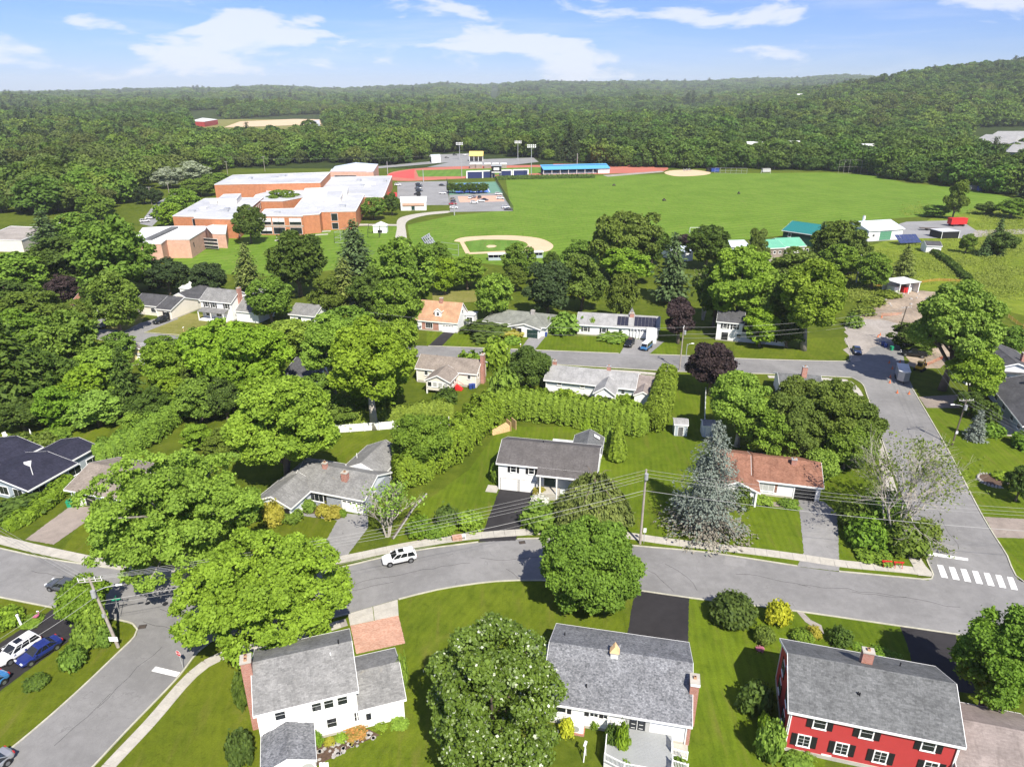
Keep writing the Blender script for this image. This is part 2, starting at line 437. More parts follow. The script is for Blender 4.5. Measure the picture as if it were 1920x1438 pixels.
M['metal'] = plain('galvanised_metal',(0.48,0.49,0.50),0.45,0.1,1.0,metal=0.4)
M['wire'] = plain('overhead_wire',(0.34,0.34,0.33),0.6,0.05)
M['tyre'] = plain('tyre_rubber',(0.02,0.02,0.02),0.85)
M['rim'] = plain('wheel_rim',(0.30,0.31,0.32),0.35,0.1,metal=0.7)
M['car_glass'] = plain('car_glass',(0.012,0.014,0.016),0.05,0.1,spec=0.7)
M['lamp_red'] = plain('tail_lamp',(0.4,0.02,0.02),0.3)
M['lamp_white'] = plain('head_lamp',(0.75,0.77,0.8),0.2)
M['orange'] = plain('safety_orange',(0.62,0.17,0.06),0.6)
M['yellow'] = plain('machine_yellow',(0.72,0.40,0.03),0.45)
M['red_paint'] = plain('red_paint',(0.55,0.03,0.03),0.5)
M['blue_plastic'] = plain('blue_plastic',(0.03,0.06,0.25),0.5)
M['green_plastic'] = plain('green_plastic',(0.02,0.28,0.14),0.5)
M['track'] = plain('running_track',(0.42,0.14,0.10),0.95,0.12,0.1,kind='World')
M['track_red'] = plain('red_court_surface',(0.55,0.08,0.07),0.9,0.1,0.1,kind='World')
M['court_blue'] = plain('court_blue',(0.10,0.20,0.55),0.9,0.06,0.2,kind='World')
M['court_green'] = plain('court_green',(0.12,0.24,0.17),0.9,0.08,0.2,kind='World')
M['paint_white'] = plain('road_paint',(0.80,0.80,0.78),0.8,0.14,1.2,kind='World')
M['navy'] = plain('navy_boards',(0.025,0.035,0.11),0.6)
M['yellow_roof'] = plain('yellow_roof',(0.78,0.56,0.16),0.6)
M['stone'] = plain('field_stone',(0.36,0.34,0.32),0.95,0.35,3.0,bump=0.5)
M['bark'] = plain('bark',(0.15,0.12,0.095),0.95,0.3,1.2,bump=0.5)
M['bark_pale'] = plain('pale_bark',(0.42,0.38,0.33),0.95,0.25,1.2,bump=0.5)
M['bark_grey'] = plain('grey_bark',(0.26,0.235,0.21),0.95,0.25,1.2,bump=0.5)

M['leaf_bright'] = foliage('leaf_bright',(0.114,0.197,0.011),(0.297,0.438,0.025),0.28)
M['leaf_lime'] = foliage('leaf_lime',(0.112,0.195,0.015),(0.305,0.471,0.042),0.28)
M['leaf_mid'] = foliage('leaf_mid',(0.082,0.154,0.012),(0.218,0.350,0.025),0.28)
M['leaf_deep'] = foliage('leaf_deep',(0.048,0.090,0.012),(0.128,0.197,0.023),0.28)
M['leaf_olive'] = foliage('leaf_olive',(0.073,0.113,0.012),(0.189,0.263,0.031),0.28)
M['leaf_gloss'] = foliage('leaf_gloss',(0.067,0.130,0.010),(0.189,0.307,0.026),0.28,rough=0.45,spec=0.45)
M['leaf_yellow'] = foliage('leaf_yellow',(0.363,0.402,0.022),(0.666,0.662,0.050),0.36)
M['leaf_gold'] = foliage('leaf_gold',(0.290,0.274,0.022),(0.475,0.429,0.060),0.36)
M['leaf_crimson'] = foliage('leaf_crimson',(0.020,0.015,0.018),(0.078,0.047,0.044),0.13,0.01)
M['leaf_silver'] = foliage('leaf_silver',(0.269,0.314,0.202),(0.420,0.460,0.330),0.36)
M['leaf_dark_round'] = foliage('leaf_dark_round',(0.030,0.053,0.017),(0.075,0.120,0.032),0.28)
M['needle_blue'] = foliage('needle_blue',(0.118,0.145,0.117),(0.234,0.270,0.227),0.11,0.006,val=0.05)
M['needle_brown'] = foliage('needle_brown',(0.181,0.162,0.128),(0.281,0.255,0.212),0.11,0.006,val=0.05)
M['needle_dark'] = foliage('needle_dark',(0.045,0.083,0.027),(0.128,0.200,0.054),0.13)
M['needle_olive'] = foliage('needle_olive',(0.077,0.111,0.019),(0.210,0.256,0.049),0.16)
M['cedar'] = foliage('cedar_green',(0.103,0.163,0.010),(0.274,0.382,0.023),0.28)
M['hedge_green'] = foliage('hedge_green',(0.091,0.165,0.012),(0.235,0.366,0.024),0.28)
M['leaf_meadow'] = foliage('leaf_meadow',(0.119,0.166,0.013),(0.259,0.318,0.028),0.28)
M['leaf_glint'] = foliage('leaf_glint',(0.448,0.515,0.336),(0.700,0.740,0.600),0.12,rough=0.4)  # whitish leaf colour that paints the glints of glossy leaves
M['wood_a'] = foliage('wood_a',(0.055,0.104,0.014),(0.121,0.203,0.026),0.25,hue=0.014,val=0.3)
M['wood_b'] = foliage('wood_b',(0.078,0.132,0.014),(0.162,0.245,0.029),0.25,hue=0.014,val=0.3)
M['wood_c'] = foliage('wood_c',(0.068,0.101,0.017),(0.149,0.190,0.036),0.25,hue=0.014,val=0.3)
M['wood_d'] = foliage('wood_d',(0.034,0.056,0.014),(0.075,0.115,0.029),0.18,hue=0.014,val=0.3)
M['petal_white'] = foliage('petal_white',(0.560,0.560,0.493),(0.780,0.780,0.720),0.16,0.005)
M['petal_orange'] = foliage('petal_orange',(0.112,0.157,0.022),(0.550,0.220,0.050),0.16,0.01)
M['petal_pink'] = foliage('petal_pink',(0.470,0.112,0.202),(0.620,0.250,0.350),0.16,0.01)

# ------------------------------------------------------------------ terrain
SKY_PX = [(-600,178),(0,177),(230,174),(350,169),(420,170),(500,165),(600,169),(650,171),(760,166),(830,161),(900,164),(1010,157),
          (1120,158),(1200,157),(1300,158),(1400,153),(1480,151),(1570,145),(1650,149),(1740,143),(1900,140),(2600,140)]
NEAR_PX = [(1180,215),(1300,198),(1420,183),(1500,173),(1570,163),(1640,153),(1720,138),(1790,130),(1850,122),(1890,117),(1930,114),(2100,106),(2600,100)]
def smooth(t):
    t = np.clip(t,0,1); return t * t * (3 - 2 * t)
def terrain_h(x,y):
    x = np.asarray(x,float); y = np.asarray(y,float)
    yy = np.maximum(y,1.0)
    px = 960 + FPX * x / (yy * CP + CAM_H * SP)
    k = CP * CP / FPX
    s1 = np.interp(px,*zip(*SKY_PX)); s2 = np.interp(px,*zip(*NEAR_PX),left=HOR + 40)
    t1 = CAM_H + 6800 * (HOR - s1) * k - 14
    t2 = np.maximum(CAM_H + 2300 * (HOR - s2) * k - 20,0)
    h = t1 * smooth((yy - 2600) / 4200)
    h = np.maximum(h,t2 * smooth((yy - 780) / 1500))
    roll = 11 * np.sin(x / 330 + 1.3 + yy / 900) * np.sin(yy / 250 + 0.4) + 7 * np.sin(x / 140 - yy / 170)
    h = h + np.maximum(roll,-4) * smooth((yy - 900) / 900) * (1 - 0.6 * smooth((yy - 5000) / 2000))
    clear = smooth((px - 300) / 60) * smooth((690 - px) / 60) * smooth((1900 - yy) / 300)
    return h * (1 - clear)

def make_ground():
    xs = np.concatenate([-np.geomspace(11000,320,46),np.linspace(-300,300,13),np.geomspace(320,11000,46)])
    ys = np.concatenate([np.linspace(-400,700,12),np.geomspace(760,9000,60)])
    X,Y = np.meshgrid(xs,ys); Z = terrain_h(X,Y)
    Z[Y < 740] = 0
    V = np.stack([X,Y,Z],-1).reshape(-1,3); w = len(xs)
    F = [(j * w + i,j * w + i + 1,(j + 1) * w + i + 1,(j + 1) * w + i) for j in range(len(ys) - 1) for i in range(w - 1)]
    me = bpy.data.meshes.new('ground'); me.from_pydata(V.tolist(),[],F); me.materials.append(M['ground']); me.materials.append(M['forest_floor'])
    me.shade_smooth()
    for p in me.polygons:
        if p.center.y > 640: p.material_index = 1
    o = link('ground',me); return tag(o,'grassy ground running out to the wooded horizon','ground',kind='structure')
ground = make_ground()

# ------------------------------------------------------------------ sheets and strips
def spline(P,step=1.5,closed=False):
    P = [Vector(p) for p in P]; n = len(P); out = []
    rngi = range(n if closed else n - 1)
    for i in rngi:
        p1,p2 = P[i],P[(i + 1) % n]
        p0 = P[i - 1] if (i > 0 or closed) else p1 * 2 - p2
        p3 = P[(i + 2) % n] if (i + 2 < n or closed) else p2 * 2 - p1
        m = max(1,int((p2 - p1).length / step))
        d1 = max((p1 - p0).length,1e-3) ** .5; d2 = max((p2 - p1).length,1e-3) ** .5; d3 = max((p3 - p2).length,1e-3) ** .5
        m1 = ((p1 - p0) / d1 - (p2 - p0) / (d1 + d2) + (p2 - p1) / d2) * d2
        m2 = ((p2 - p1) / d2 - (p3 - p1) / (d2 + d3) + (p3 - p2) / d3) * d2
        for k in range(m):
            t = k / m; t2,t3 = t * t,t * t * t
            out.append(p1 * (2 * t3 - 3 * t2 + 1) + m1 * (t3 - 2 * t2 + t) + p2 * (-2 * t3 + 3 * t2) + m2 * (t3 - t2))
    if not closed: out.append(P[-1])
    return out
def sheet(name,px,z,mat,parent=None,smooth_edge=False,kind='structure',label=None,cat=None,world=False,rag=0.0,seed=1):
    P = [(Vector((*p[:2],0)) if world else G(*p)) for p in px]
    if smooth_edge: P = spline(P,2.0,True)
    if rag:
        rr = random.Random(seed); Q = []
        for i in range(len(P)):
            a,b = P[i],P[(i + 1) % len(P)]; m = max(1,int((b - a).length / (rag * 2.5)))
            for k in range(m): Q.append(a.lerp(b,k / m) + Vector((rr.uniform(-rag,rag),rr.uniform(-rag,rag),0)) * .5)
        P = Q
    P = [Vector((p.x,p.y,z)) for p in P]
    tr = tessellate_polygon([P]); fs = []
    for t in tr:
        a,b,c = (P[i] for i in t)
        fs.append(tuple(t) if (b - a).cross(c - a).z > 0 else tuple(reversed(t)))
    me = bpy.data.meshes.new(name); me.from_pydata([tuple(p) for p in P],[],fs); me.materials.append(mat)
    o = link(name,me,parent)
    if parent is None: tag(o,label,cat,kind=kind)
    return o
def offset_line(P,d):
    out = []
    for i,p in enumerate(P):
        t = (P[min(i + 1,len(P) - 1)] - P[max(i - 1,0)]); t.z = 0; t.normalize()
        out.append(p + Vector((-t.y,t.x,0)) * d)
    return out
def strip(name,P,d0,d1,z0,z1,mat,parent=None,kind='structure',label=None,cat=None):
    A,B = offset_line(P,d0),offset_line(P,d1); m = MB(); n = len(P)
    vs = []
    for a,b in zip(A,B): vs += [(a.x,a.y,z0),(a.x,a.y,z1),(b.x,b.y,z1),(b.x,b.y,z0)]
    fs = []
    s = 1 if d1 > d0 else -1
    for i in range(n - 1):
        q,r = i * 4,i * 4 + 4
        for k in (0,1,2):
            f = (q + k,q + k + 1,r + k + 1,r + k); fs.append(f if s < 0 else f[::-1])
    fs += [(0,1,2,3),((n - 1) * 4 + 3,(n - 1) * 4 + 2,(n - 1) * 4 + 1,(n - 1) * 4)]
    m.add(vs,fs); o = m.build(name,mat,parent)
    if parent is None: tag(o,label,cat,kind=kind)
    return o
def line(px,step=2.0,smooth_it=True):
    P = [G(*p) for p in px]
    return spline(P,step) if smooth_it else P

Z_LAWN,Z_ROAD,Z_DRIVE,Z_MARK = 0.012,0.022,0.03,0.036
# lawns (below every paving)
def lawn_sheet(px,m,z=Z_LAWN,**k): return sheet('lawn',px,z,M[m],smooth_edge=False,**k)
lawn_sheet([(566,1174),(747,1125),(830,1104),(930,1090),(1014,1088),(1190,1106),(1182,1185),(1010,1300),(990,1500),(540,1500),(600,1300)],'lawn_a')
lawn_sheet([(1292,1122),(1411,1136),(1600,1161),(1690,1175),(1712,1240),(1600,1300),(1520,1500),(1260,1500),(1270,1300)],'lawn_b',Z_LAWN + .001)
lawn_sheet([(372,1230),(480,1212),(560,1180),(560,1500),(160,1500),(236,1374)],'lawn_c',Z_LAWN + .002)
lawn_sheet([(0,1300),(165,1168),(250,1168),(258,1183),(224,1222),(142,1300),(43,1386),(-60,1460),(-120,1400)],'lawn_c',Z_LAWN + .003)
lawn_sheet([(-60,1121),(0,1120),(101,1139),(0,1210),(-80,1260)],'lawn_c',Z_LAWN + .004)
lawn_sheet([(1280,840),(1300,1035),(1495,1060),(1720,1085),(1640,850),(1560,880),(1400,860)],'lawn_b',Z_LAWN)
lawn_sheet([(940,800),(1310,800),(1290,1030),(1060,1000),(780,1020),(720,1030),(770,960),(880,880)],'lawn_b',Z_LAWN + .005)
lawn_sheet([(1270,700),(1330,700),(1330,850),(1240,850)],'lawn_b',Z_LAWN + .0065)
lawn_sheet([(480,960),(640,960),(600,1040),(300,1075),(110,1040),(170,960)],'lawn_c',Z_LAWN + .007)
lawn_sheet([(620,815),(730,805),(740,880),(620,880)],'lawn_a',Z_LAWN + .008)
lawn_sheet([(-100,780),(100,780),(210,795),(190,850),(100,870),(-100,850)],'lawn_a',Z_LAWN + .009)
lawn_sheet([(1735,765),(1790,760),(1930,860),(1990,1100),(1910,1090),(1845,968)],'lawn_b',Z_LAWN + .010)
lawn_sheet([(1375,640),(1583,632),(1597,676),(1378,671)],'lawn_a',Z_LAWN + .011)
lawn_sheet([(800,600),(980,610),(1090,600),(1270,610),(1270,666),(1030,657),(800,648)],'lawn_b',Z_LAWN + .012)
lawn_sheet([(330,585),(440,595),(420,640),(265,622)],'lawn_dry',Z_LAWN + .0125)
lawn_sheet([(215,600),(275,590),(265,605),(232,622),(175,612)],'lawn_dry',Z_LAWN + .0130)
# playing field and meadow
sheet('playing_field',[(948,336),(1140,329),(1300,326),(1560,324),(1640,330),(1700,344),(1790,351),(1892,370),(1905,382),(1850,398),(1700,408),(1600,416),(1480,440),
      (1380,452),(1240,470),(1140,505),(1000,505),(870,490),(770,458),(764,422),(850,404),(958,394)],0.03,M['field'],label='wide mown green playing field before the trees',cat='field')
sheet('school_lawn',[(300,500),(390,450),(500,430),(690,425),(745,425),(745,470),(700,500),(480,520)],0.03,M['field'],label='green lawn before the school',cat='lawn')
sheet('meadow',[(1600,470),(1700,440),(1760,400),(1990,380),(2100,640),(1800,560),(1640,540)],0.015,M['meadow'],label='rough yellow green meadow beside the yards',cat='meadow')
sheet('dry_grass_patch',[(810,548),(890,545),(895,566),(812,570)],0.02,M['lawn_dry'],label='tan dry grass patch between the trees',cat='grass')
sheet('dirt_ground',[(1590,612),(1622,580),(1660,560),(1700,546),(1760,548),(1790,580),(1800,640),(1775,685),(1715,690),(1690,640),(1612,636)],0.016,M['dirt'],smooth_edge=True,rag=1.6,label='bare rutted dirt of the building site',cat='dirt')
sheet('gravel_yard',[(1686,420),(1700,416),(1800,413),(1830,432),(1815,447),(1720,447),(1690,450),(1620,454),(1600,445),(1690,435)],0.02,M['lot'],label='pale yard behind the white barn',cat='yard')
sheet('gravel_track',[(1830,432),(1990,428),(1990,434),(1815,446)],0.022,M['gravel'],label='pale track leading right from the yard',cat='track')

# roads
MAIN_FAR = [(-120,1003),(0,1029),(82,1047),(234,1070),(361,1090),(480,1090),(560,1080),(630,1067),(713,1047),(780,1033),(897,1017),(970,1011),(1037,1010),(1110,1014),(1191,1024),(1322,1036),(1495,1062),(1573,1072),(1700,1084),(1742,1088)]
MAIN_NEAR = [(-120,1095),(0,1119),(101,1139),(180,1153),(300,1180),(440,1186),(500,1184),(567,1172),(653,1150),(747,1123),(820,1105),(929,1089.5),(1014,1087.6),(1100,1093),(1188,1105),(1292,1120),(1411,1134.5),(1493,1145),(1600,1160),(1687,1173),(1790,1188),(1930,1210),(2100,1235)]
far_l,near_l = line(MAIN_FAR),line(MAIN_NEAR)
def road_sheet(name,A,B,z,label,mat='road'):
    P = A + B[::-1]; P = [Vector((p.x,p.y,z)) for p in P]
    fs = [];
    for t in tessellate_polygon([P]):
        a,b,c = (P[i] for i in t); fs.append(tuple(t) if (b - a).cross(c - a).z > 0 else tuple(reversed(t)))
    me = bpy.data.meshes.new(name); me.from_pydata([tuple(p) for p in P],[],fs); me.materials.append(M[mat])
    return tag(link(name,me),label,'road',kind='structure')
east_end = [G(1755,1076),G(1912,1086),G(2100,1110)]
road_main = road_sheet('road',far_l + east_end,near_l,Z_ROAD,'grey asphalt road curving across the foreground')
LS_L = [(258,1183),(256,1191),(223,1224),(142,1301),(43,1387),(-20,1438),(-90,1490)]
LS_R = [(440,1187),(395,1202),(370,1222),(335,1267),(232,1374),(174,1436),(120,1490)]
road_sheet('side_street',line([(247,1166)] + LS_L),line([(470,1184)] + LS_R),Z_ROAD + .002,'grey side street running to the lower edge of the picture')
RR_L = [(1597,708),(1614,717),(1627,743),(1667,860),(1713,980),(1743,1060),(1750,1079),(1741,1088)]
RR_R = [(1690,655),(1700,700),(1710,722),(1730,760),(1780,847),(1843,967),(1867,1007),(1890,1043),(1908,1086),(1925,1096)]
road_sheet('cross_street',line([(1585,634),(1597,677)] + RR_L[:1] + RR_L[1:]),line([(1672,630)] + RR_R),Z_ROAD + .003,'grey cross street climbing the right of the picture to the dirt site')
UP_F = [(60,600),(173,615),(233,621),(367,631),(560,640),(700,645),(803,649),(960,655),(1033,658),(1160,663),(1280,667),(1373,672),(1560,677.5),(1593,678)]
UP_N = [(60,618),(187,637),(233,642),(347,648),(560,659),(700,666),(797,670),(940,678),(1033,683),(1187,692),(1280,697),(1450,701.5),(1597,708)]
up_f,up_n = line(UP_F),line(UP_N)
road_sheet('back_street',up_f + [G(1640,680)],up_n + [G(1650,712)],Z_ROAD + .001,'grey back street running level behind the middle row of houses')
sheet('dirt_road',[(1590,612),(1620,598),(1680,606),(1690,650),(1672,640),(1640,650),(1600,680),(1585,634)],Z_ROAD + .004,M['gravel'],smooth_edge=True,rag=1.8,label='dusty worn road end before the dirt site',cat='road')
sheet('school_road',[(262,420),(290,382),(330,362),(318,380),(300,410),(285,425)],0.03,M['lot'],label='grey road left of the school',cat='road')

# kerbs
def kerb(P,side=1,label=''):
    return strip('kerb',P,0.0,0.17 * side,0.0,0.12,M['kerb'],label=label or 'pale concrete kerb along the road edge',cat='kerb')
def seg(px,**k): return line(px,**k)
kerb(seg([p for p in MAIN_FAR if p[0] < 600]),1); kerb(seg([(600,1073),(630,1067),(713,1047),(780,1033),(897,1017)]),1)
kerb(seg([(970,1011),(1037,1010),(1110,1014),(1191,1024),(1322,1036),(1495,1062)]),1)
kerb(seg([(1573,1072),(1700,1084),(1730,1087),(1748,1086),(1751,1078),(1743,1060),(1713,980),(1667,860),(1627,743),(1616,719),(1597,708)],step=1.0),1)
kerb(seg([(-120,1095),(0,1119),(101,1139)]),-1)
kerb(seg([(165,1152),(225,1162),(250,1169),(259,1180),(254,1193),(223,1224),(142,1301),(43,1387),(-90,1490)],step=0.8),-1)
kerb(seg([(120,1490),(174,1436),(232,1374),(335,1267),(370,1222),(395,1202),(440,1188),(500,1184),(567,1172),(653,1150)],step=1.0),-1)
kerb(seg([(747,1123),(820,1105),(929,1089.5),(1014,1087.6),(1100,1093),(1188,1105),(1292,1120),(1411,1134.5),(1493,1145),(1687,1173),(1790,1188),(2000,1220)]),-1)
kerb(seg([(1708,724),(1730,760),(1780,847),(1843,967),(1867,1007),(1890,1043),(1906,1080),(1925,1094)]),-1)
kerb(seg([(803,649),(960,655),(1033,658),(1160,663)]),1); kerb(seg([(1218,665),(1280,667),(1373,672),(1560,677.5),(1590,677),(1597,671),(1585,634)],step=1.0),1)
kerb(seg([(940,678),(1033,683),(1187,692),(1280,697),(1450,701.5),(1597,708)]),-1)
kerb(seg([(187,637),(233,642),(347,648)]),-1); kerb(seg([(270,623.5),(367,631)]),1)

# sidewalks: each slab is a piece
slab_me = MB().box(-.5,.5,-.5,.5,0,1).mesh('slab',M['concrete'])
def sidewalk(px,width,label,step=1.55,thin=False):
    P = line(px,0.25); base = strip('sidewalk',P[::6] + [P[-1]],-width / 2 + .02,width / 2 - .02,0.0,0.03,M['gravel'],label=label,cat='sidewalk')
    d = 0; last = P[0]; marks = [P[0]]
    for a,b in zip(P,P[1:]):
        d += (b - a).length
        if d >= step: marks.append(b); d = 0
    rr = random.Random(int(px[0][0] * 7 + px[0][1]))
    for a,b in zip(marks,marks[1:]):
        c = (a + b) / 2; t = b - a
        link('slab',slab_me,base,(c.x,c.y,0.0),math.atan2(t.y,t.x),(t.length - 0.035,width,0.055 + rr.uniform(0,.012)))
    return base
sidewalk([(-60,999),(0,1012),(60,1027),(120,1040),(200,1056),(320,1074),(430,1078),(520,1070),(600,1056),(660,1045),(760,1024),(840,1011),(900,1004),(980,998),(1060,995),(1130,998),(1190,1006),(1250,1015),(1400,1032),(1500,1045),(1580,1057),(1700,1068),(1742,1074)],1.6,'concrete sidewalk along the far side of the curving road')
sidewalk([(1728,1066),(1712,1040),(1693,990),(1668,905),(1645,830),(1622,770),(1605,730),(1590,715)],1.5,'concrete sidewalk climbing beside the cross street')
sidewalk([(150,1500),(205,1436),(284,1352),(345,1281),(378,1250),(410,1232),(500,1207),(560,1193),(650,1166)],1.35,'concrete sidewalk between side street and corner lawn')
sidewalk([(1440,706.5),(1500,709),(1560,711.5),(1590,714)],1.4,'short concrete sidewalk along the back street')
sidewalk([(1060,691),(1120,694),(1190,698),(1235,702)],1.4,'pale sidewalk behind the long pale roof')
# corner ramp and apron
sheet('sidewalk_ramp',[(1703,1046),(1719,1044),(1747,1074),(1748,1081),(1722,1079)],0.075,M['concrete'],label='concrete corner ramp by the crosswalk',cat='ramp')
ap = thing('driveway_apron','pale concrete driveway apron before the brick pavers','apron')
def quad_slab(parent,name,px,z0,z1,mat):
    P = [G(*p) for p in px]
    m = MB(); m.prism([(p.x,p.y,z0) for p in P],(0,0,z1 - z0)); return m.build(name,mat,parent)
def lerp2(a,b,t): return (a[0] + (b[0] - a[0]) * t,a[1] + (b[1] - a[1]) * t)
for k in range(2):
    for j in range(2):
        a,b = (652,1151),(746,1124); c,d = (656,1173),(748,1154)
        u0,u1 = k * .5 + .006,k * .5 + .494; v0,v1 = j * .45 + .01,j * .45 + .44 + j * .1
        f = lambda u,v: lerp2(lerp2(a,b,u),lerp2(c,d,u),v)
        quad_slab(ap,'slab',[f(u0,v0),f(u1,v0),f(u1,v1),f(u0,v1)],0.0,0.07 + .004 * k,M['concrete'])

# driveways
def drive(px,m,label,z=Z_DRIVE,sm=False): return sheet('driveway',px,z,M[m],label=label,cat='driveway',smooth_edge=sm,rag=0.12)
drive([(47,1012),(129,951),(172,950),(160,979),(101,1021)],'drive_brown','worn brown grey driveway beside the long clipped hedge')
drive([(590,1052),(640,962),(690,966),(690,990),(650,1043)],'drive_grey','grey driveway up to the pale blue garage')
drive([(567,961),(600,961),(636,968),(634,976),(566,967)],'drive_grey','narrow grey path to the pale blue porch',Z_DRIVE + .003)
drive([(937,916),(1002,924),(973,994),(967,1013),(897,1016),(907,994)],'drive_black','freshly sealed black driveway of the split level house',Z_DRIVE + .002)
drive([(1497,936),(1545,940),(1570,963),(1573,1043),(1574,1071),(1494,1062),(1507,1037)],'drive_grey','grey driveway speckled with branch shade by the brown roofed house',Z_DRIVE + .002)
drive([(1408,938),(1440,940),(1500,947),(1500,955),(1440,948),(1408,946)],'drive_brown','brown footpath along the brown roofed house',Z_DRIVE + .005)
drive([(1190,1107),(1292,1120.5),(1289,1230),(1172,1215)],'drive_black','black sealed driveway between the lawns in the foreground',Z_DRIVE + .002)
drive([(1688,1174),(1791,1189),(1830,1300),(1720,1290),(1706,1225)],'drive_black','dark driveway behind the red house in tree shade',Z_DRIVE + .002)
drive([(103,1140),(172,1154),(166,1176),(50,1258),(5,1292),(-60,1340),(-90,1260),(0,1205)],'drive_black','black driveway under the parked white and blue cars',Z_DRIVE + .002)
drive([(803,648.5),(828,649.5),(853,624),(834,621)],'drive_black','black driveway of the brick cape house',Z_DRIVE + .002)
drive([(975,656),(1002,657),(1024,630),(996,627)],'drive_grey','grey driveway to the dark green garage door',Z_DRIVE + .002)
drive([(1162,663.5),(1216,665.5),(1246,640),(1180,634)],'drive_grey','grey driveway with the blue van',Z_DRIVE + .002)
drive([(232,622),(269,624),(335,598),(320,590),(262,606)],'drive_grey','grey driveway of the far ranch house',Z_DRIVE + .002)
drive([(160,612),(178,616),(200,598),(185,592)],'drive_grey','pale driveway of the red brown roofed house',Z_DRIVE + .002)
drive([(1722,744),(1737,765),(1800,765),(1800,740)],'drive_brown','short brown driveway right of the cross street',Z_DRIVE + .002)
drive([(1846,969),(1868,1008),(1960,1010),(1960,975)],'drive_brown','dusty brown driveway at the right edge',Z_DRIVE + .002)
drive([(1422,500),(1432,478),(1470,478),(1450,495),(1430,520)],'gravel','pale driveway before the green roofed shed',Z_DRIVE + .002)
pv = sheet('paver_driveway',[(657,1173),(747,1154),(760,1206),(668,1226)],Z_DRIVE + .004,M['paver'],label='red brick paver driveway beside the white colonial house',cat='driveway',rag=0.06)
sheet('garden_path',[(1494,1147),(1506,1148),(1520,1162),(1540,1172),(1545,1188),(1533,1190),(1526,1176),(1510,1166)],Z_DRIVE + .004,M['gravel'],smooth_edge=True,label='winding garden path from road to red house',cat='path')
sheet('mulch_bed',[(560,955),(600,948),(640,957),(640,966),(566,962)],Z_DRIVE + .006,M['mulch'],label='dark mulch bed under the picture window',cat='bed')
sheet('flagstone_bed',[(580,1398),(690,1366),(712,1378),(660,1400),(590,1438)],Z_DRIVE + .004,M['mulch'],label='weedy flagstone patio behind the white colonial house',cat='patio')
rr = random.Random(5)
fl = bpy.data.objects['flagstone_bed']
for k in range(46):
    u,v = rr.random(),rr.random(); a = lerp2((585,1402),(690,1370),u); b = lerp2((594,1434),(704,1382),u); p = G(*lerp2(a,b,v))
    m = MB(); n = 6; r0 = rr.uniform(.12,.34); ph = rr.random() * 6
    m.prism([(p.x + math.cos(ph + q * 6.283 / n) * r0 * rr.uniform(.7,1.2),p.y + math.sin(ph + q * 6.283 / n) * r0 * rr.uniform(.7,1.2),0.0) for q in range(n)],(0,0,Z_DRIVE + .03))
    m.build('flagstone',M['stone'],fl)

# markings
def mark(px,label): return sheet('road_marking',px,Z_MARK,M['paint_white'],label=label,cat='marking')
for k in range(7):
    t = k / 6
    x = 1757 + t * (1888 - 1757); y = 1058.5 + t * (1461 / 1.0 - 1461 + 22.5)
    o = sheet('crosswalk_bar',[(x,y),(x + 11,y + 1.8),(x + 20.5,y + 25.5),(x + 8,y + 23.5)],Z_MARK,M['paint_white'])
    tag(o,'white painted bar of the crosswalk over the cross street','marking','crosswalk bars')
mark([(1740,1035),(1815,1047),(1815,1051.5),(1743,1041)],'white stop line above the crosswalk')
mark([(292,1249.5),(338,1260.5),(331,1269),(284,1258)],'white stop line at the mouth of the side street')
# tar-sealed cracks in the asphalt
rr = random.Random(12)
for i,px in enumerate(([(560,1130),(660,1108),(740,1092)],[(270,1165),(330,1180),(390,1178)],[(300,1140),(360,1158),(400,1150)],[(1200,1060),(1240,1085),(1262,1110)],[(1250,1058),(1290,1082),(1310,1108)],[(1600,1110),(1700,1122),(1800,1140)],[(1500,1095),(1610,1108),(1700,1120)],[(640,1100),(760,1075),(880,1055)],[(180,1330),(240,1270),(300,1215)],[(100,1400),(160,1345),(210,1300)],[(1760,960),(1780,1000),(1800,1030)],[(1700,800),(1720,850),(1745,905)],[(60,1070),(150,1085),(240,1105)],[(900,1045),(950,1050),(1010,1045)],[(1380,1075),(1450,1085),(1520,1100)],[(950,1065),(960,1075),(975,1086)])):
    P = line(px,1.2); P = [q + Vector((rr.uniform(-.22,.22),rr.uniform(-.22,.22),0)) for q in P]
    strip('tar_seam',P,-.018,.018,0,Z_ROAD + .009,M['drive_black'],road_main)
for i,px in enumerate(([(905,1022),(935,1019),(938,1030),(908,1033)],[(1360,1044),(1400,1050),(1396,1064),(1356,1058)],[(250,1240),(275,1222),(290,1230),(263,1250)])):
    sheet('road_patch',px,Z_ROAD + .007,M['drive_grey'],road_main)
# ironwork in the road
for px,r0,lab in (((1073,1034.5),.38,'dark manhole cover left of the round street tree'),((310,1132),.36,'dark round manhole cover at the junction'),((277,1131),.3,'small dark cover at the junction beside the manhole')):
    p = G(*px); m = MB().cyl((p.x,p.y),r0,0,Z_MARK,14); tag(m.build('manhole_cover',M['black']),lab,'manhole')
for px,lab in (((267,1175),'rusty storm drain grate by the corner kerb'),((979,1017),'rusty storm drain grate by the far kerb')):
    p = G(*px); g = thing('storm_drain',lab,'drain',(p.x,p.y,0),.2)
    for k in range(7): MB().box(-.42,.42,-.3 + k * .09,-.25 + k * .09,0,Z_MARK + .004).build('grate_bar',M['wood_dark'],g)
    MB().box(-.46,.46,-.34,.36,0,Z_MARK - .002).build('frame',M['black'],g)

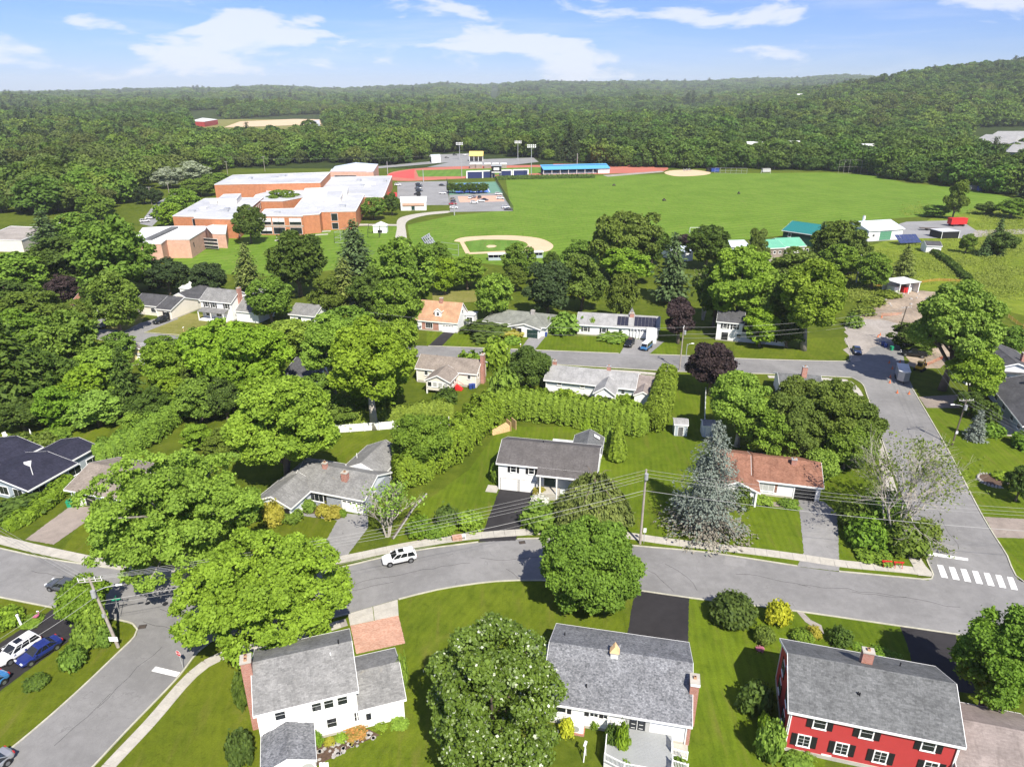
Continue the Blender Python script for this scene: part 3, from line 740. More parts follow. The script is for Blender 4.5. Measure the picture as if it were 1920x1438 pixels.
# school grounds: lots, courts, track
sheet('parking_lot',[(745,342),(838,340),(843,385),(790,385),(745,372)],0.04,M['lot'],label='grey parking lot beside the school',cat='parking lot')
sheet('parking_lot',[(842,366),(940,362),(962,396),(844,398)],0.044,M['lot'],label='grey parking lot before the tennis courts',cat='parking lot')
sheet('brick_strip',[(858,369),(940,367),(946,378),(862,380)],0.05,M['pink_brick'],label='reddish paving strip in the far parking lot',cat='paving')
sheet('tennis_court',[(838,344),(930,341),(944,362),(842,366)],0.05,M['court_green'],label='green tennis court surround beyond the parking lot',cat='court')
sheet('court_surface',[(852,345),(911,343),(920,361),(855,363)],0.06,M['court_blue'],label='blue tennis court behind a row of trees',cat='court')
for a,b in (((908.5,343.5),(917.5,360.5)),((898,344),(905,361)),((886,344),(891,362)),((866,345),(869,362.5))):
    sheet('court_line',[a,(a[0] + 1.0,a[1]),(b[0] + 1.2,b[1]),b],0.066,M['paint_white'],bpy.data.objects['court_surface'])
sheet('path',[(748,470),(744,430),(752,408),(790,400),(842,396),(842,399),(800,404),(766,414),(762,440),(766,472)],0.05,M['concrete'],smooth_edge=True,label='pale path curving from the school to the lots',cat='path')
sheet('path',[(520,423),(690,420),(745,421),(745,424),(690,423.5),(520,427)],0.052,M['concrete'],label='thin pale path along the school wall',cat='path')
sheet('running_track',[(725,330),(740,322),(800,315),(1000,310),(1240,312),(1240,322),(1150,326),(1000,330),(850,336),(760,340),(726,337)],0.035,M['track'],smooth_edge=True,label='brick red running track beyond the school',cat='track')
sheet('stadium_turf',[(780,320),(1000,314),(1040,314),(1040,324),(870,331),(785,332)],0.055,M['turf'],label='green turf inside the running track',cat='turf')
sheet('sports_surface',[(728,327),(777,317),(777,336),(734,332)],0.06,M['track_red'],label='bright red surface at the near bend of the track',cat='surface')
sheet('sports_surface',[(1037,308),(1110,308),(1145,314),(1040,316)],0.06,M['track_red'],label='bright red surface at the far bend of the track',cat='surface')
sheet('gravel_lot',[(880,300),(1000,296),(1010,304),(960,310),(800,314),(850,303)],0.05,M['lot'],label='pale grey lot beyond the running track',cat='parking lot')
sheet('lane',[(800,291),(880,288),(890,300),(850,304),(700,317),(690,314),(820,302)],0.045,M['lot'],label='grey lane leading past the stadium',cat='road')
# ball fields
sheet('infield',[(852,453),(866,446),(900,443),(960,442),(1010,447),(1034,457),(1037,464),(1024,472),(1000,473.5),(975,470),(990,460),(975,452),(900,450),(872,454)],0.05,M['sand'],label='tan clay infield of the nearer ball diamond',cat='infield',smooth_edge=True)
sheet('infield_grass',[(873,453),(905,449.5),(972,451),(987,460),(972,470.5),(884,474)],0.055,M['turf'],label='green infield grass of the nearer ball diamond',cat='grass')
sheet('base_line',[(861,452),(869,453),(882,475),(873,476)],0.06,M['sand'],label='tan base path left of the diamond grass',cat='path')
sheet('base_line',[(876,474),(980,469.5),(1000,473),(880,477)],0.062,M['sand'],label='tan base path before the diamond grass',cat='path')
sheet('pitching_mound',[(911,462.5),(916,460),(927,460),(932,462),(926,464.5),(916,465)],0.065,M['sand'],label='tan pitching mound in the diamond',cat='mound',smooth_edge=True)
sheet('infield',[(1246,325),(1260,320),(1300,319),(1332,324),(1318,329),(1270,331)],0.05,M['sand'],label='tan clay infield of the farther ball diamond',cat='infield',smooth_edge=True)
sheet('lane',[(1130,329),(1240,321),(1246,323),(1140,332)],0.06,M['gravel'],label='pale lane to the farther ball diamond',cat='road')
# far clearing
def far_sheet(name,px,mat,label,z=0.5): return sheet(name,px,z,M[mat],label=label,cat=name.split('_')[-1])
far_sheet('far_field',[(345,258),(355,226),(450,224),(612,218),(622,258),(480,264),(390,264)],'lawn_dry','pale dry clearing among the distant woods')
far_sheet('far_lot',[(420,240),(450,229),(600,222),(604,234),(500,238)],'sand','sandy pale lot in the distant clearing',0.8)

# ------------------------------------------------------------------ houses
SIDE_ROT = {'front': 0.0,'right': math.pi / 2,'back': math.pi,'left': -math.pi / 2}
def box_mesh(name,w,h,y0,y1,mat):
    return shared((name,round(w,2),round(h,2),y0,y1,mat.name),lambda: MB().box(-w / 2,w / 2,y0,y1,-h / 2,h / 2).mesh(name,mat))
class House:
    def __init__(s,name,label,A,B,he,D,rise,wall,roof,o=0.4,og=0.3,hip=False,cat='house',axis='x',base=True,build=True,trim='trim',hipl=None,ext=None):
        slope = rise / (D / 2 + 0.0) if axis == 'x' else 0
        ze = he - o * slope
        a,b = G(*A,ze),G(*B,ze)
        u = (b - a); u.z = 0; L = u.length; u.normalize(); v = Vector((-u.y,u.x,0))
        org = a + u * og + v * o
        s.L,s.D,s.he,s.rise = L - 2 * og,D,he,rise
        s.root = thing(name,label,cat,(org.x,org.y,0),math.atan2(u.y,u.x))
        s.wallm,s.roofm,s.trim = M[wall],M[roof],M[trim]
        s.axis = axis; s.slope = rise / (D / 2)
        if build:
            if hip: s.hip_roof(0,s.L,0,D,he,rise,o,roof=roof,inset=hipl); s.walls(0,s.L,0,D,0,he,wall)
            else: s.gable(0,s.L,0,D,0,he,rise,axis,o,og,wall,roof)
            for xx in (.12,s.L - .12):
                MB().box(xx - .05,xx + .05,-.14,-.03,.2,he - .25).build('downpipe',s.trim,s.root)
            if base: MB().box(-.02,s.L + .02,-.02,D + .02,-.3,.32).build('foundation',M['concrete'],s.root)
    def walls(s,x0,x1,y0,y1,z0,z1,wall):
        return MB().box(x0,x1,y0,y1,z0,z1).build('wall',M[wall],s.root)
    def gable(s,x0,x1,y0,y1,z0,he,rise,axis='x',o=0.4,og=0.3,wall=None,roof=None,boards=True,wallon=True,thick=0.16,og2=None,cap=True,bm=None):
        wall = M[wall] if wall else s.wallm; roof = M[roof] if roof else s.roofm; tm = bm or s.trim
        og2 = og if og2 is None else og2
        if axis == 'x': s0,s1,t0,t1 = x0,x1,y0,y1; f = lambda a,b,z: (a,b,z)
        else: s0,s1,t0,t1 = y0,y1,x0,x1; f = lambda a,b,z: (b,a,z)
        tm_ = (t0 + t1) / 2; k = rise / (tm_ - t0)
        if wallon:
            m = MB(); m.prism([f(s0,t0,z0),f(s0,t1,z0),f(s0,t1,he - .01),f(s0,tm_,he + rise - .01),f(s0,t0,he - .01)],Vector(f(s1,0,0)) - Vector(f(s0,0,0)))
            m.build('wall',wall,s.root)
        e0,e1,ze = t0 - o,t1 + o,he - o * k
        a,b = s0 - og,s1 + og2
        m = MB(); m.prism([f(a,e0,ze + .02),f(a,tm_,he + rise + .02),f(a,e1,ze + .02),f(a,e1,ze + .02 + thick),f(a,tm_,he + rise + .02 + thick),f(a,e0,ze + .02 + thick)],Vector(f(b,0,0)) - Vector(f(a,0,0)))
        r = m.build('roof',roof,s.root)
        if cap:
            mc = MB(); hr = he + rise + .02 + thick; w = 0.16
            mc.prism([f(a + .02,tm_ - w,hr - w * k + .012),f(a + .02,tm_,hr + .014),f(a + .02,tm_ + w,hr - w * k + .012),f(a + .02,tm_ + w,hr - w * k + .035),f(a + .02,tm_,hr + .04),f(a + .02,tm_ - w,hr - w * k + .035)],Vector(f(b - .02,0,0)) - Vector(f(a + .02,0,0)))
            mc.build('ridge_cap',roof,r)
        if boards:
            for e,d in ((e0,-1),(e1,1)):
                p,q = sorted((e,e + d * .035)); mm = MB()
                if axis == 'x': mm.box(a - .03,b + .03,p,q,ze - .08,ze + .03 + thick)
                else: mm.box(p,q,a - .03,b + .03,ze - .08,ze + .03 + thick)
                mm.build('eave_board',tm,s.root)
            for e,d in ((a,-1),(b,1)):
                mm = MB(); mm.prism([f(e,e0,ze - .08),f(e,tm_,he + rise - .08),f(e,e1,ze - .08),f(e,e1,ze + .03 + thick),f(e,tm_,he + rise + .03 + thick),f(e,e0,ze + .03 + thick)],Vector(f(d * .04,0,0)))
                mm.build('rake_board',tm,s.root)
        return r
    def hip_roof(s,x0,x1,y0,y1,he,rise,o=0.45,roof=None,inset=None,thick=0.14):
        k = rise / ((y1 - y0) / 2); ze = he - o * k; ins = (y1 - y0) / 2 if inset is None else inset
        X0,X1,Y0,Y1 = x0 - o,x1 + o,y0 - o,y1 + o; ym = (y0 + y1) / 2; hr = he + rise
        def lay(d): return [(X0,Y0,ze + d),(X1,Y0,ze + d),(X1,Y1,ze + d),(X0,Y1,ze + d),(x0 + ins,ym,hr + d),(x1 - ins,ym,hr + d)]
        vs = lay(.02 + thick) + lay(.02)
        top = [(0,1,5,4),(1,2,5),(2,3,4,5),(3,0,4)]
        fs = top + [tuple(i + 6 for i in reversed(q)) for q in top] + [(i + 6,(i + 1) % 4 + 6,(i + 1) % 4,i) for i in range(4)]
        r = MB().add(vs,fs).build('roof',M[roof] if roof else s.roofm,s.root)
        for (a,b) in (((X0,Y0),(X1,Y0)),((X1,Y0),(X1,Y1)),((X1,Y1),(X0,Y1)),((X0,Y1),(X0,Y0))):
            mm = MB(); xa,xb = sorted((a[0],b[0])); ya,yb = sorted((a[1],b[1]))
            if xa == xb: sx = -1 if xa == X0 else 1; xa,xb = sorted((xa,xa + sx * .04))
            if ya == yb: sy = -1 if ya == Y0 else 1; ya,yb = sorted((ya,ya + sy * .04))
            mm.box(xa,xb,ya,yb,ze - .06,ze + .03 + thick).build('eave_board',s.trim,s.root)
        hips = [((X0,Y0,ze),(x0 + ins,ym,hr)),((X1,Y0,ze),(x1 - ins,ym,hr)),((x0 + ins,ym,hr),(x1 - ins,ym,hr)),((X1,Y1,ze),(x1 - ins,ym,hr)),((X0,Y1,ze),(x0 + ins,ym,hr))]
        for a,b in hips:
            d = Vector((0,0,thick + .03)); MB().tube([Vector(a) + d,Vector(b) + d],.07,4).build('hip_cap',M[roof] if roof else s.roofm,r)
        return r
    def flat(s,x0,x1,y0,y1,z,mat,th=.14,wall=None):
        if wall: s.walls(x0 + .2,x1 - .2,y0 + .2,y1,0,z,wall)
        return MB().box(x0,x1,y0,y1,z,z + th).build('flat_roof',M[mat],s.root)
    def place(s,side,c,z,off=0.0,x0=None,y0=None):
        if side == 'front': return (c,(y0 or 0.0) - off,z)
        if side == 'back': return (c,(s.D if y0 is None else y0) + off,z)
        if side == 'left': return ((x0 or 0.0) - off,c,z)
        return ((s.L if x0 is None else x0) + off,c,z)
    def win(s,side,c,z,w,h,shut=None,bars=1,cols=1,x0=None,y0=None,frame='trim',pane='glass',sw=.42):
        p = s.place(side,c,z,0,x0,y0); r = SIDE_ROT[side]
        fr = link('window',box_mesh('window_frame',w + .18,h + .2,-.05,.05,M[frame]),s.root,p,r)
        nx,nz = cols,bars + 1
        pw,ph = w / nx - .06,h / nz - .05
        for i in range(nx):
            for j in range(nz):
                link('pane',box_mesh('pane',pw,ph,-.065,-.02,M[pane]),fr,((i + .5) * w / nx - w / 2,0,(j + .5) * h / nz - h / 2))
        link('sill',box_mesh('sill',w + .26,.07,-.12,-.04,M[frame]),fr,(0,0,-h / 2 - .1))
        if shut:
            for d in (-1,1):
                cx = d * (w / 2 + .12 + sw / 2); mm = M[shut]
                sh = link('shutter',box_mesh('shutter',sw,h + .16,-.07,.02,mm),s.root)
                q = Matrix.Rotation(r,3,'Z') @ Vector((cx,0,0)); sh.location = Vector(p) + q; sh.rotation_euler = (0,0,r)
        return fr
    def door(s,side,c,w=.95,h=2.1,mat='trim',z0=.3,x0=None,y0=None):
        p = s.place(side,c,z0 + h / 2,0,x0,y0); r = SIDE_ROT[side]
        f = link('door',box_mesh('door_frame',w + .2,h + .1,-.05,.04,s.trim),s.root,p,r)
        link('door_leaf',box_mesh('door_leaf',w,h,-.08,0,M[mat]),f)
        link('handle',box_mesh('handle',.06,.16,-.14,-.07,M['metal']),f,(w / 2 - .1,0,-.05))
        return f
    def garage(s,side,c,w=2.6,h=2.15,mat='white_plain',z0=.05,x0=None,y0=None,lights=False,frame=None):
        p = s.place(side,c,z0 + h / 2,0,x0,y0); r = SIDE_ROT[side]
        f = link('garage_door',box_mesh('garage_frame',w + .24,h + .14,-.04,.05,M[frame] if frame else s.trim),s.root,p,r)
        for k in range(4):
            link('door_panel',box_mesh('door_panel',w,h / 4 - .025,-.075,0,M[mat]),f,(0,0,-h / 2 + (k + .5) * h / 4))
        if lights:
            for k in range(4): link('door_light',box_mesh('door_light',w / 4 - .22,.22,-.09,-.05,M['glass']),f,((k + .5) * w / 4 - w / 2,0,h / 2 - h / 8))
        return f
    def chimney(s,x,y,w,d,z0,z1,mat='brick',cap='concrete',flues=1):
        c = MB().box(x - w / 2,x + w / 2,y - d / 2,y + d / 2,z0,z1).build('chimney',M[mat],s.root)
        MB().box(x - w / 2 - .06,x + w / 2 + .06,y - d / 2 - .06,y + d / 2 + .06,z1,z1 + .12).build('chimney_cap',M[cap],c)
        for k in range(flues):
            fx = x + (k - (flues - 1) / 2) * .5 * (1 if w >= d else 0); fy = y + (k - (flues - 1) / 2) * .5 * (0 if w >= d else 1)
            MB().box(fx - .14,fx + .14,fy - .14,fy + .14,z1 + .1,z1 + .36).build('flue',M['sh_copper'] if mat == 'brick' else M['metal'],c)
            MB().box(fx - .09,fx + .09,fy - .09,fy + .09,z1 + .3,z1 + .365).build('flue_shade_block',M['black'],c)  # black block paints the dark of the hollow flue
        return c
    def rz(s,y):      # roof surface height over a point of an x-ridged roof
        return s.he + s.rise - abs(y - s.D / 2) * s.slope + .18
    def vent(s,x,y,h=.4,mat='black'):
        z = s.rz(y); return MB().cyl((x,y),.07,z - .1,z + h,8).build('vent_pipe',M[mat],s.root)
    def corner(s,x,y,z0,z1,w=.12):
        return MB().box(x - w / 2,x + w / 2,y - w / 2,y + w / 2,z0,z1).build('corner_board',s.trim,s.root)
    def post(s,x,y,z0,z1,r=.09,mat='trim'): return MB().box(x - r,x + r,y - r,y + r,z0,z1).build('porch_post',M[mat],s.root)
    def solar(s,x0,x1,y0,y1,nx,ny,mat='panel_solar'):
        k = s.slope
        for i in range(nx):
            for j in range(ny):
                xa,xb = x0 + (x1 - x0) * i / nx + .03,x0 + (x1 - x0) * (i + 1) / nx - .03
                ya,yb = y0 + (y1 - y0) * j / ny + .03,y0 + (y1 - y0) * (j + 1) / ny - .03
                za,zb = s.rz(ya) + .06,s.rz(yb) + .06
                MB().add([(xa,ya,za),(xb,ya,za),(xb,yb,zb),(xa,yb,zb),(xa,ya,za + .05),(xb,ya,za + .05),(xb,yb,zb + .05),(xa,yb,zb + .05)],
                         [(3,2,1,0),(4,5,6,7),(0,1,5,4),(1,2,6,5),(2,3,7,6),(3,0,4,7)]).build('solar_panel',M[mat],s.root)

# --- white colonial, lower left corner lot
h = House('colonial_house','white two storey house with grey roof and arched back porch at the corner',(475,1345),(672.5,1297.5),5.3,8.2,2.1,'white','sh_grey',o=.35,og=.3)
L,D = h.L,h.D
for c,z in ((2.0,4.35),(L - 1.3,4.35)): h.win('front',c,z,.95,1.15)
h.win('front',5.35,4.35,.9,1.2); h.win('front',6.5,4.35,.9,1.2)
for c in (6.55,9.2): h.win('front',c,1.75,.95,1.1)
MB().box(-.02,L + .02,-.1,.0,2.72,2.9).build('belt_board',h.trim,h.root)
h.chimney(-.62,3.6,.95,1.15,0,8.6,flues=2)
h.vent(L - 1.0,4.1,.5); h.vent(L - 1.9,3.3,.2,'white_plain'); h.win('left',2.2,4.2,.9,1.1); h.win('right',2.2,4.2,.8,1.0)
h.corner(0,0,0,5.2); h.corner(L,0,0,5.2)
gx0,gx1 = L + .0,L + 4.5
h.gable(gx0 + .02,gx1,-.1,6.6,0,2.75,1.35,'x',.3,0.0,'white','sh_grey',og2=.3)
h.win('front',L + 1.0,1.45,.55,.9,y0=-.1,bars=0); h.corner(gx1,-.1,0,2.7)
# arched porch towards the camera
px0,px1,py0,py1 = .15,4.75,-4.1,-.02
h.gable(px0,px1,py0,py1,0,2.2,0.95,'y',.15,.2,'white','sh_blue',og2=0,wallon=False)
MB().box(px0,px1,py0,py1,0,.35).build('porch_floor',M['deck_grey'],h.root)
for y in (py0,):
    mm = MB(); n = 3; w = (px1 - px0) / n
    for i in range(n):
        xa,xb = px0 + i * w,px0 + (i + 1) * w; pts = [(xa,y,2.2),(xa,y,.35),(xa + .16,y,.35),(xa + .16,y,1.35)]
        for q in range(9):
            a = math.pi - math.pi * q / 8; pts.append((xa + w / 2 + math.cos(a) * (w / 2 - .16),y,1.35 + math.sin(a) * .55))
        pts += [(xb - .16,y,1.35),(xb - .16,y,.35),(xb,y,.35),(xb,y,2.2)]
        MB().prism(pts,(0,.1,0)).build('arch_panel',h.trim,h.root)
MB().prism([(px0,py0,2.2),(px1,py0,2.2),((px0 + px1) / 2,py0,3.13)],(0,.1,0)).build('porch_gable',h.trim,h.root)
for x in (px0,px1):
    for y in (py0 + 1.9,): h.post(x,y,.3,2.2)
    MB().box(x - .05,x + .05,py0,py1,1.1,1.2).build('rail',h.trim,h.root)
    MB().box(x - .04,x + .04,py0 + .1,py1,.35,2.2).build('screen',M['glass'] if x == px1 else M['blind'],h.root)
MB().box(px0 + .1,px1 - .1,py0 + .12,py0 + .14,.36,2.2).build('screen',M['blind'],h.root)
for k in range(3): MB().box(px1 + .25 + k * .28,px1 + .52 + k * .28,py0 + .2,py0 + 1.1,0,.34 - k * .11).build('step',M['white_plain'],h.root)
h_col = h

# --- ranch with deck in the middle foreground
h = House('ranch_house','white ranch house with mottled grey roof and grey deck beside the black driveway',(1013,1318),(1298,1365),3.0,10.4,2.3,'white','sh_blue',o=.45,og=.35)
L,D = h.L,h.D
h.win('front',5.0,2.15,.8,.75,'black',bars=1,cols=2); h.win('front',6.2 - .25,2.15,.8,.75,None,bars=1,cols=2)
h.win('front',1.2,2.1,2.0,.9,'black',bars=0,cols=1)
f = h.win('front',L - 4.8,1.75,2.5,1.75,None,bars=0,cols=2)
for cx in (-1.0,1.0): link('door_screen',box_mesh('door_screen',.42,1.65,-.08,-.02,M['blind']),f,(cx,0,0))
for i in range(3):
    for d in (-1,1): link('muntin',box_mesh('muntin',.38,.04,-.085,-.02,h.trim),f,(d * .38,0,-.55 + i * .5))
h.chimney(L + .45,4.55 - 1.6,.85,1.25,0,5.6,'brick',flues=1)
MB().box(L + .02,L + .95,2.2,3.7,5.35,5.6).build('chimney_shoulder',M['white_plain'],h.root)
c = h.chimney(6.5,D / 2 - .35,.75,.7,4.8,5.75,'white_plain')
MB().prism([(6.0,D / 2 - .75,5.87),(7.0,D / 2 - .75,5.87),(6.5,D / 2 - .35,6.35)],(0,.8,0)).build('chimney_hood',M['wood_new'],h.root)
h.vent(4.0,1.5,.4); h.vent(1.0,7.6,.4)
for i in range(6): MB().tube([(6.35 + i * .07,5.0,h.rz(5.0)),(6.2 + i * .18,5.3 + (i % 3) * .15,h.rz(5.0) + .8)],.025,4).build('antenna_rod',M['metal'],h.root)
h.gable(-3.2,0,1.6,7.4,0,2.6,1.3,'x',.35,.3,'white','sh_blue',og2=0)
MB().box(L - .02,L + .3,-.05,.8,0,2.6).build('brick_pier',M['brick'],h.root)
MB().box(6.6,8.0,-1.0,-.05,0,.75).build('brick_bulkhead',M['paver'],h.root)
# air conditioner on a pad
ac = MB().box(2.5,4.1,-1.0,-.25,.25,1.35); a_o = ac.build('heat_pump',M['white_plain'],h.root); MB().tube([(3.3,-1.02,.8),(3.3,-1.06,.8)],.4,14).build('fan_grille',M['metal'],a_o); MB().box(2.4,4.2,-1.1,-.2,0,.25).build('pad',M['brick'],a_o)
# deck
dk = h.root
dx0,dx1,dy0,dy1,dz = L - 7.7,L - .9,-4.6,-.02,.95
shape = [(dx0,dy1),(dx0,-3.6),(dx0 + 1.6,dy0),(dx1 - 1.8,dy0 + .25),(dx1 - .6,-3.9),(dx1 - .6,dy1)]
shape = [(dx0,dy1),(dx0,-4.2),(dx0 + 1.9,-4.9),(dx0 + 4.9,-4.9),(dx1 - .5,-4.4),(dx1 - .5,dy1)]
dko = MB().prism([(x,y,dz - .14) for x,y in shape],(0,0,.12)).build('deck_frame',M['deck_grey'],dk)
def clip_y(poly,xa,xb):
    ys = []
    for i in range(len(poly)):
        (x1,y1),(x2,y2) = poly[i],poly[(i + 1) % len(poly)]
        for xx in (xa,xb):
            if (x1 - xx) * (x2 - xx) <= 0 and x1 != x2: ys.append(y1 + (y2 - y1) * (xx - x1) / (x2 - x1))
    return max(ys),min(ys)
yy = -.06
while yy > -4.85:
    xs_ = []
    for i in range(len(shape)):
        (x1,y1),(x2,y2) = shape[i],shape[(i + 1) % len(shape)]
        for q in (yy,yy - .14):
            if (y1 - q) * (y2 - q) <= 0 and y1 != y2: xs_.append(x1 + (x2 - x1) * (q - y1) / (y2 - y1))
    if len(xs_) >= 4:
        xs_.sort(); xa,xb = xs_[1],xs_[-2]
        MB().box(xa,xb,yy - .14,yy,dz - .02,dz + .03).build('deck_board',M['deck_grey'],dk)
    yy -= .155
MB().prism([(x,y,.05) for x,y in [(p[0],p[1]) for p in shape]],(0,0,dz - .25)).build('deck_skirt',M['white_plain'],dk)
def railing(parent,pts,z0,hgt=.95,sp=.13,posts=True):
    pts = [Vector((x,y,z0)) for x,y in pts]
    post_m = shared('rail_post',lambda: MB().box(-.06,.06,-.06,.06,0,1).mesh('rail_post',M['white_plain']))
    bal_m = shared('baluster',lambda: MB().box(-.022,.022,-.022,.022,0,1).mesh('baluster',M['white_plain']))
    bar_m = shared('rail_bar',lambda: MB().box(0,1,-.045,.045,-.035,.035).mesh('rail_bar',M['white_plain']))
    for i,(a,b) in enumerate(zip(pts,pts[1:])):
        t = b - a; rz = math.atan2(t.y,t.x)
        link('rail_post',post_m,parent,a,rz,(1,1,hgt + .12))
        for zz in (hgt,.12): link('rail',bar_m,parent,a + Vector((0,0,zz)),rz,(t.length,1,1))
        n = int(t.length / sp)
        for k in range(1,n): link('baluster',bal_m,parent,a + t * (k / n) + Vector((0,0,.12)),rz,(1,1,hgt - .12))
    link('rail_post',post_m,parent,pts[-1],0,(1,1,hgt + .12))
railing(dk,[(dx0 + .06,-.2),(dx0 + .06,-4.15),(dx0 + 1.9,-4.83),(dx0 + 4.9,-4.83),(dx1 - .55,-4.35),(dx1 - .55,-3.3)],dz)
railing(dk,[(dx1 - .55,-2.0),(dx1 - .55,-.9)],dz)
railing(dk,[(dx1 - .5,-2.0),(dx1 + .9,-2.2)],dz - .35); railing(dk,[(dx1 - .5,-3.3),(dx1 + .9,-3.5)],dz - .35)
for k in range(4): MB().box(dx1 - .45 + k * .32,dx1 - .1 + k * .32,-3.35,-2.1,0,dz - .2 - k * .19).build('step',M['deck_grey'],dk)
MB().prism([(L - 1.6,-.05,.02),(L + .2,-.05,.02),(L + .2,-1.2,.02),(L - .6,-2.0,.02),(L - 1.6,-2.0,.02)],(0,0,.06)).build('patio_slab',M['concrete'],dk)
h_ranch = h

# --- red colonial
h = House('red_house','red two storey house with dark shutters and grey shingle roof',(1477.5,1336),(1811,1404),5.4,9.0,2.35,'red','sh_char',o=.4,og=.3)
L,D = h.L,h.D
for c,z in ((2.7,4.35),(6.75,4.35),(11.9,4.35)): h.win('front',c,z,1.05,1.25,'black',bars=1,cols=1,sw=.5)
for c,z in ((1.65,1.75),(5.0,1.75),(8.35,1.75),(12.6,1.75)): h.win('front',c,z,1.05,1.3,'black',bars=2,cols=2,sw=.5)
for c,z in ((2.2,4.3),(6.3,4.3),(2.2,1.8),(6.3,1.8)): h.win('left',c,z,.9,1.2,'black')
h.win('left',D / 2,6.4,.7,.8,bars=1)
h.chimney(7.2,D / 2 + 1.6,1.0,.75,6.4,8.55,'brick',flues=1); h.vent(10.6,D / 2 + 2.6,.45); h.vent(5.9,2.1,.3); h.vent(6.05,2.05,.32)
for y in (0,D):
    h.corner(0,y,0,5.3); h.corner(L,y,0,5.3)
MB().box(-.06,L + .06,-.06,D + .06,-.2,.45).build('foundation',M['concrete'],h.root)
MB().box(3.4,4.3,-.07,-.02,.45,.62).build('vent_cover',M['white_plain'],h.root)
h.gable(L + .02,L + 7.6,-.4,7.4,0,2.85,1.75,'x',.4,0,'red','sh_tan',og2=.35)
h.win('front',L + 2.5,1.5,1.0,1.0,'black',y0=-.4); h_red = h

# --- split level in the middle
h = House('split_level_house','white split level house with dark brown roof and two garage doors',(930,870),(1120,889),4.9,8.6,1.75,'white','sh_dark',o=.35,og=.3,build=False)
L,D = h.L,h.D; xs = 6.3
MB().box(0,xs,0,D,0,4.88).build('wall',h.wallm,h.root); 
h.gable(0,L,0.0,D,0,4.9,1.75,'x',.35,.3,wallon=False)
MB().prism([(0,0,4.8),(0,D,4.8),(0,D / 2,6.6)],(.1,0,0)).build('gable_wall',h.wallm,h.root)
MB().prism([(L - .1,0,4.8),(L - .1,D,4.8),(L - .1,D / 2,6.6)],(.1,0,0)).build('gable_wall',h.wallm,h.root)
MB().box(xs,L,.6,D,0,4.6).build('wall',M['pale_blue'],h.root)
k = h.slope
MB().prism([(xs + .1,-.3,4.9 - .35 * k + .05),(xs + .1,-1.75,4.9 - 1.8 * k + .03),(xs + .1,-1.75,4.9 - 1.8 * k + .2),(xs + .1,-.3,4.9 - .35 * k + .22)],(L - xs + .2,0,0)).build('entry_roof',h.roofm,h.root)
MB().box(xs + .06,L + .34,-1.8,-1.75,4.9 - 1.8 * k - .05,4.9 - 1.8 * k + .22).build('eave_board',h.trim,h.root)
for c in (2.45,5.35): h.win('front',c,4.0,.85,1.1,'black',bars=1,sw=.38)
h.garage('front',1.75,2.75,2.1,'white_plain',frame='wood_grey'); h.garage('front',4.75,2.6,2.1,'white_plain',frame='wood_grey')
h.door('front',xs + 1.9,1.8,2.3,'dark_door',1.2,y0=.6); h.post(xs + 3.3,-1.65,.2,4.0); h.post(xs + .7,-1.65,.2,4.0)
MB().box(xs + .2,xs + 3.6,-1.6,.6,0,1.1).build('stoop',M['concrete'],h.root)
h.win('front',xs + 5.0,3.0,.9,.5,y0=.6,bars=0); h.win('front',xs + 8.0,2.6,1.4,1.2,y0=.6); h.vent(6.4,5.0,.3)
MB().box(xs - .02,xs + .02,-.06,.6,0,4.85).build('corner_board',h.trim,h.root)
MB().box(-1.9,-.05,-1.2,.8,0,.12).build('side_slab',M['concrete'],h.root)
# rear wing: white low roof and grey gable
h.flat(6.9,10.6,D + .1,D + 4.6,3.0,'membrane_white',wall='white')
h.gable(10.8,15.4,D + .05,D + 6.2,0,3.3,1.25,'y',.3,0,'white','sh_char',og2=.25)
MB().add([(14.0,D + 4.2,4.5),(15.0,D + 4.2,3.96),(15.0,D + 4.9,3.96),(14.0,D + 4.9,4.5),(14.0,D + 4.2,4.62),(15.0,D + 4.2,4.1),(15.0,D + 4.9,4.1),(14.0,D + 4.9,4.62)],[(3,2,1,0),(4,5,6,7),(0,1,5,4),(1,2,6,5),(2,3,7,6),(3,0,4,7)]).build('skylight',M['white_plain'],h.root)
MB().box(5.2,6.6,D + 1.0,D + 3.2,0,1.0).build('porch_deck',M['white_plain'],h.root)
h.win('right',D + 3,2.0,1.0,1.0,x0=15.4); h_split = h

# --- pale blue L-shaped ranch, left of centre
h = House('pale_blue_house','pale blue ranch house with grey hipped wings behind yellow bushes',(562,918),(683,941),2.75,8.2,1.75,'pale_blue','sh_grey',o=.4,og=.3,build=False)
L,D = h.L,h.D; x0 = -4.6
h.walls(x0,L,0,D,0,2.74,'pale_blue')
h.gable(x0 + 2.2,L,0,D,0,2.75,1.75,'x',.4,.0,og2=.3,boards=True)
h.gable(x0,x0 + 5.9,-5.2,1.8,0,2.7,1.3,'y',.35,.3,og2=0)
MB().add([(x0 - .4,-.3,2.62),(x0 - .4,D + .4,2.62),(x0 + 2.3,D / 2,4.66),(x0 + 2.3,-.3,2.8),(x0 + 2.3,D + .4,2.8)],[(0,3,2),(0,2,1),(1,2,4)]).build('hip_end',h.roofm,h.root)
h.win('front',2.35,1.55,2.3,1.35,'black',bars=0,cols=3); 
for d in (-1,1):
    for z in (1.25,1.9): link('side_light',box_mesh('side_light',.34,.5,-.09,-.02,M['glass']),h.root,(2.35 + d * .82,-.0,z))
h.garage('front',L - 2.1,3.3,2.0,'white_plain',lights=True)
for c in (x0 + .9,x0 + 2.0,x0 + 3.0): h.win('front',c,1.45,.8,1.2,y0=-5.2,bars=1)
MB().box(x0 + 4.0,x0 + 5.7,-5.25,-5.15,.2,2.3).build('porch_shade_panel',M['black'],h.root)  # black slab on the wall paints the shade within the porch
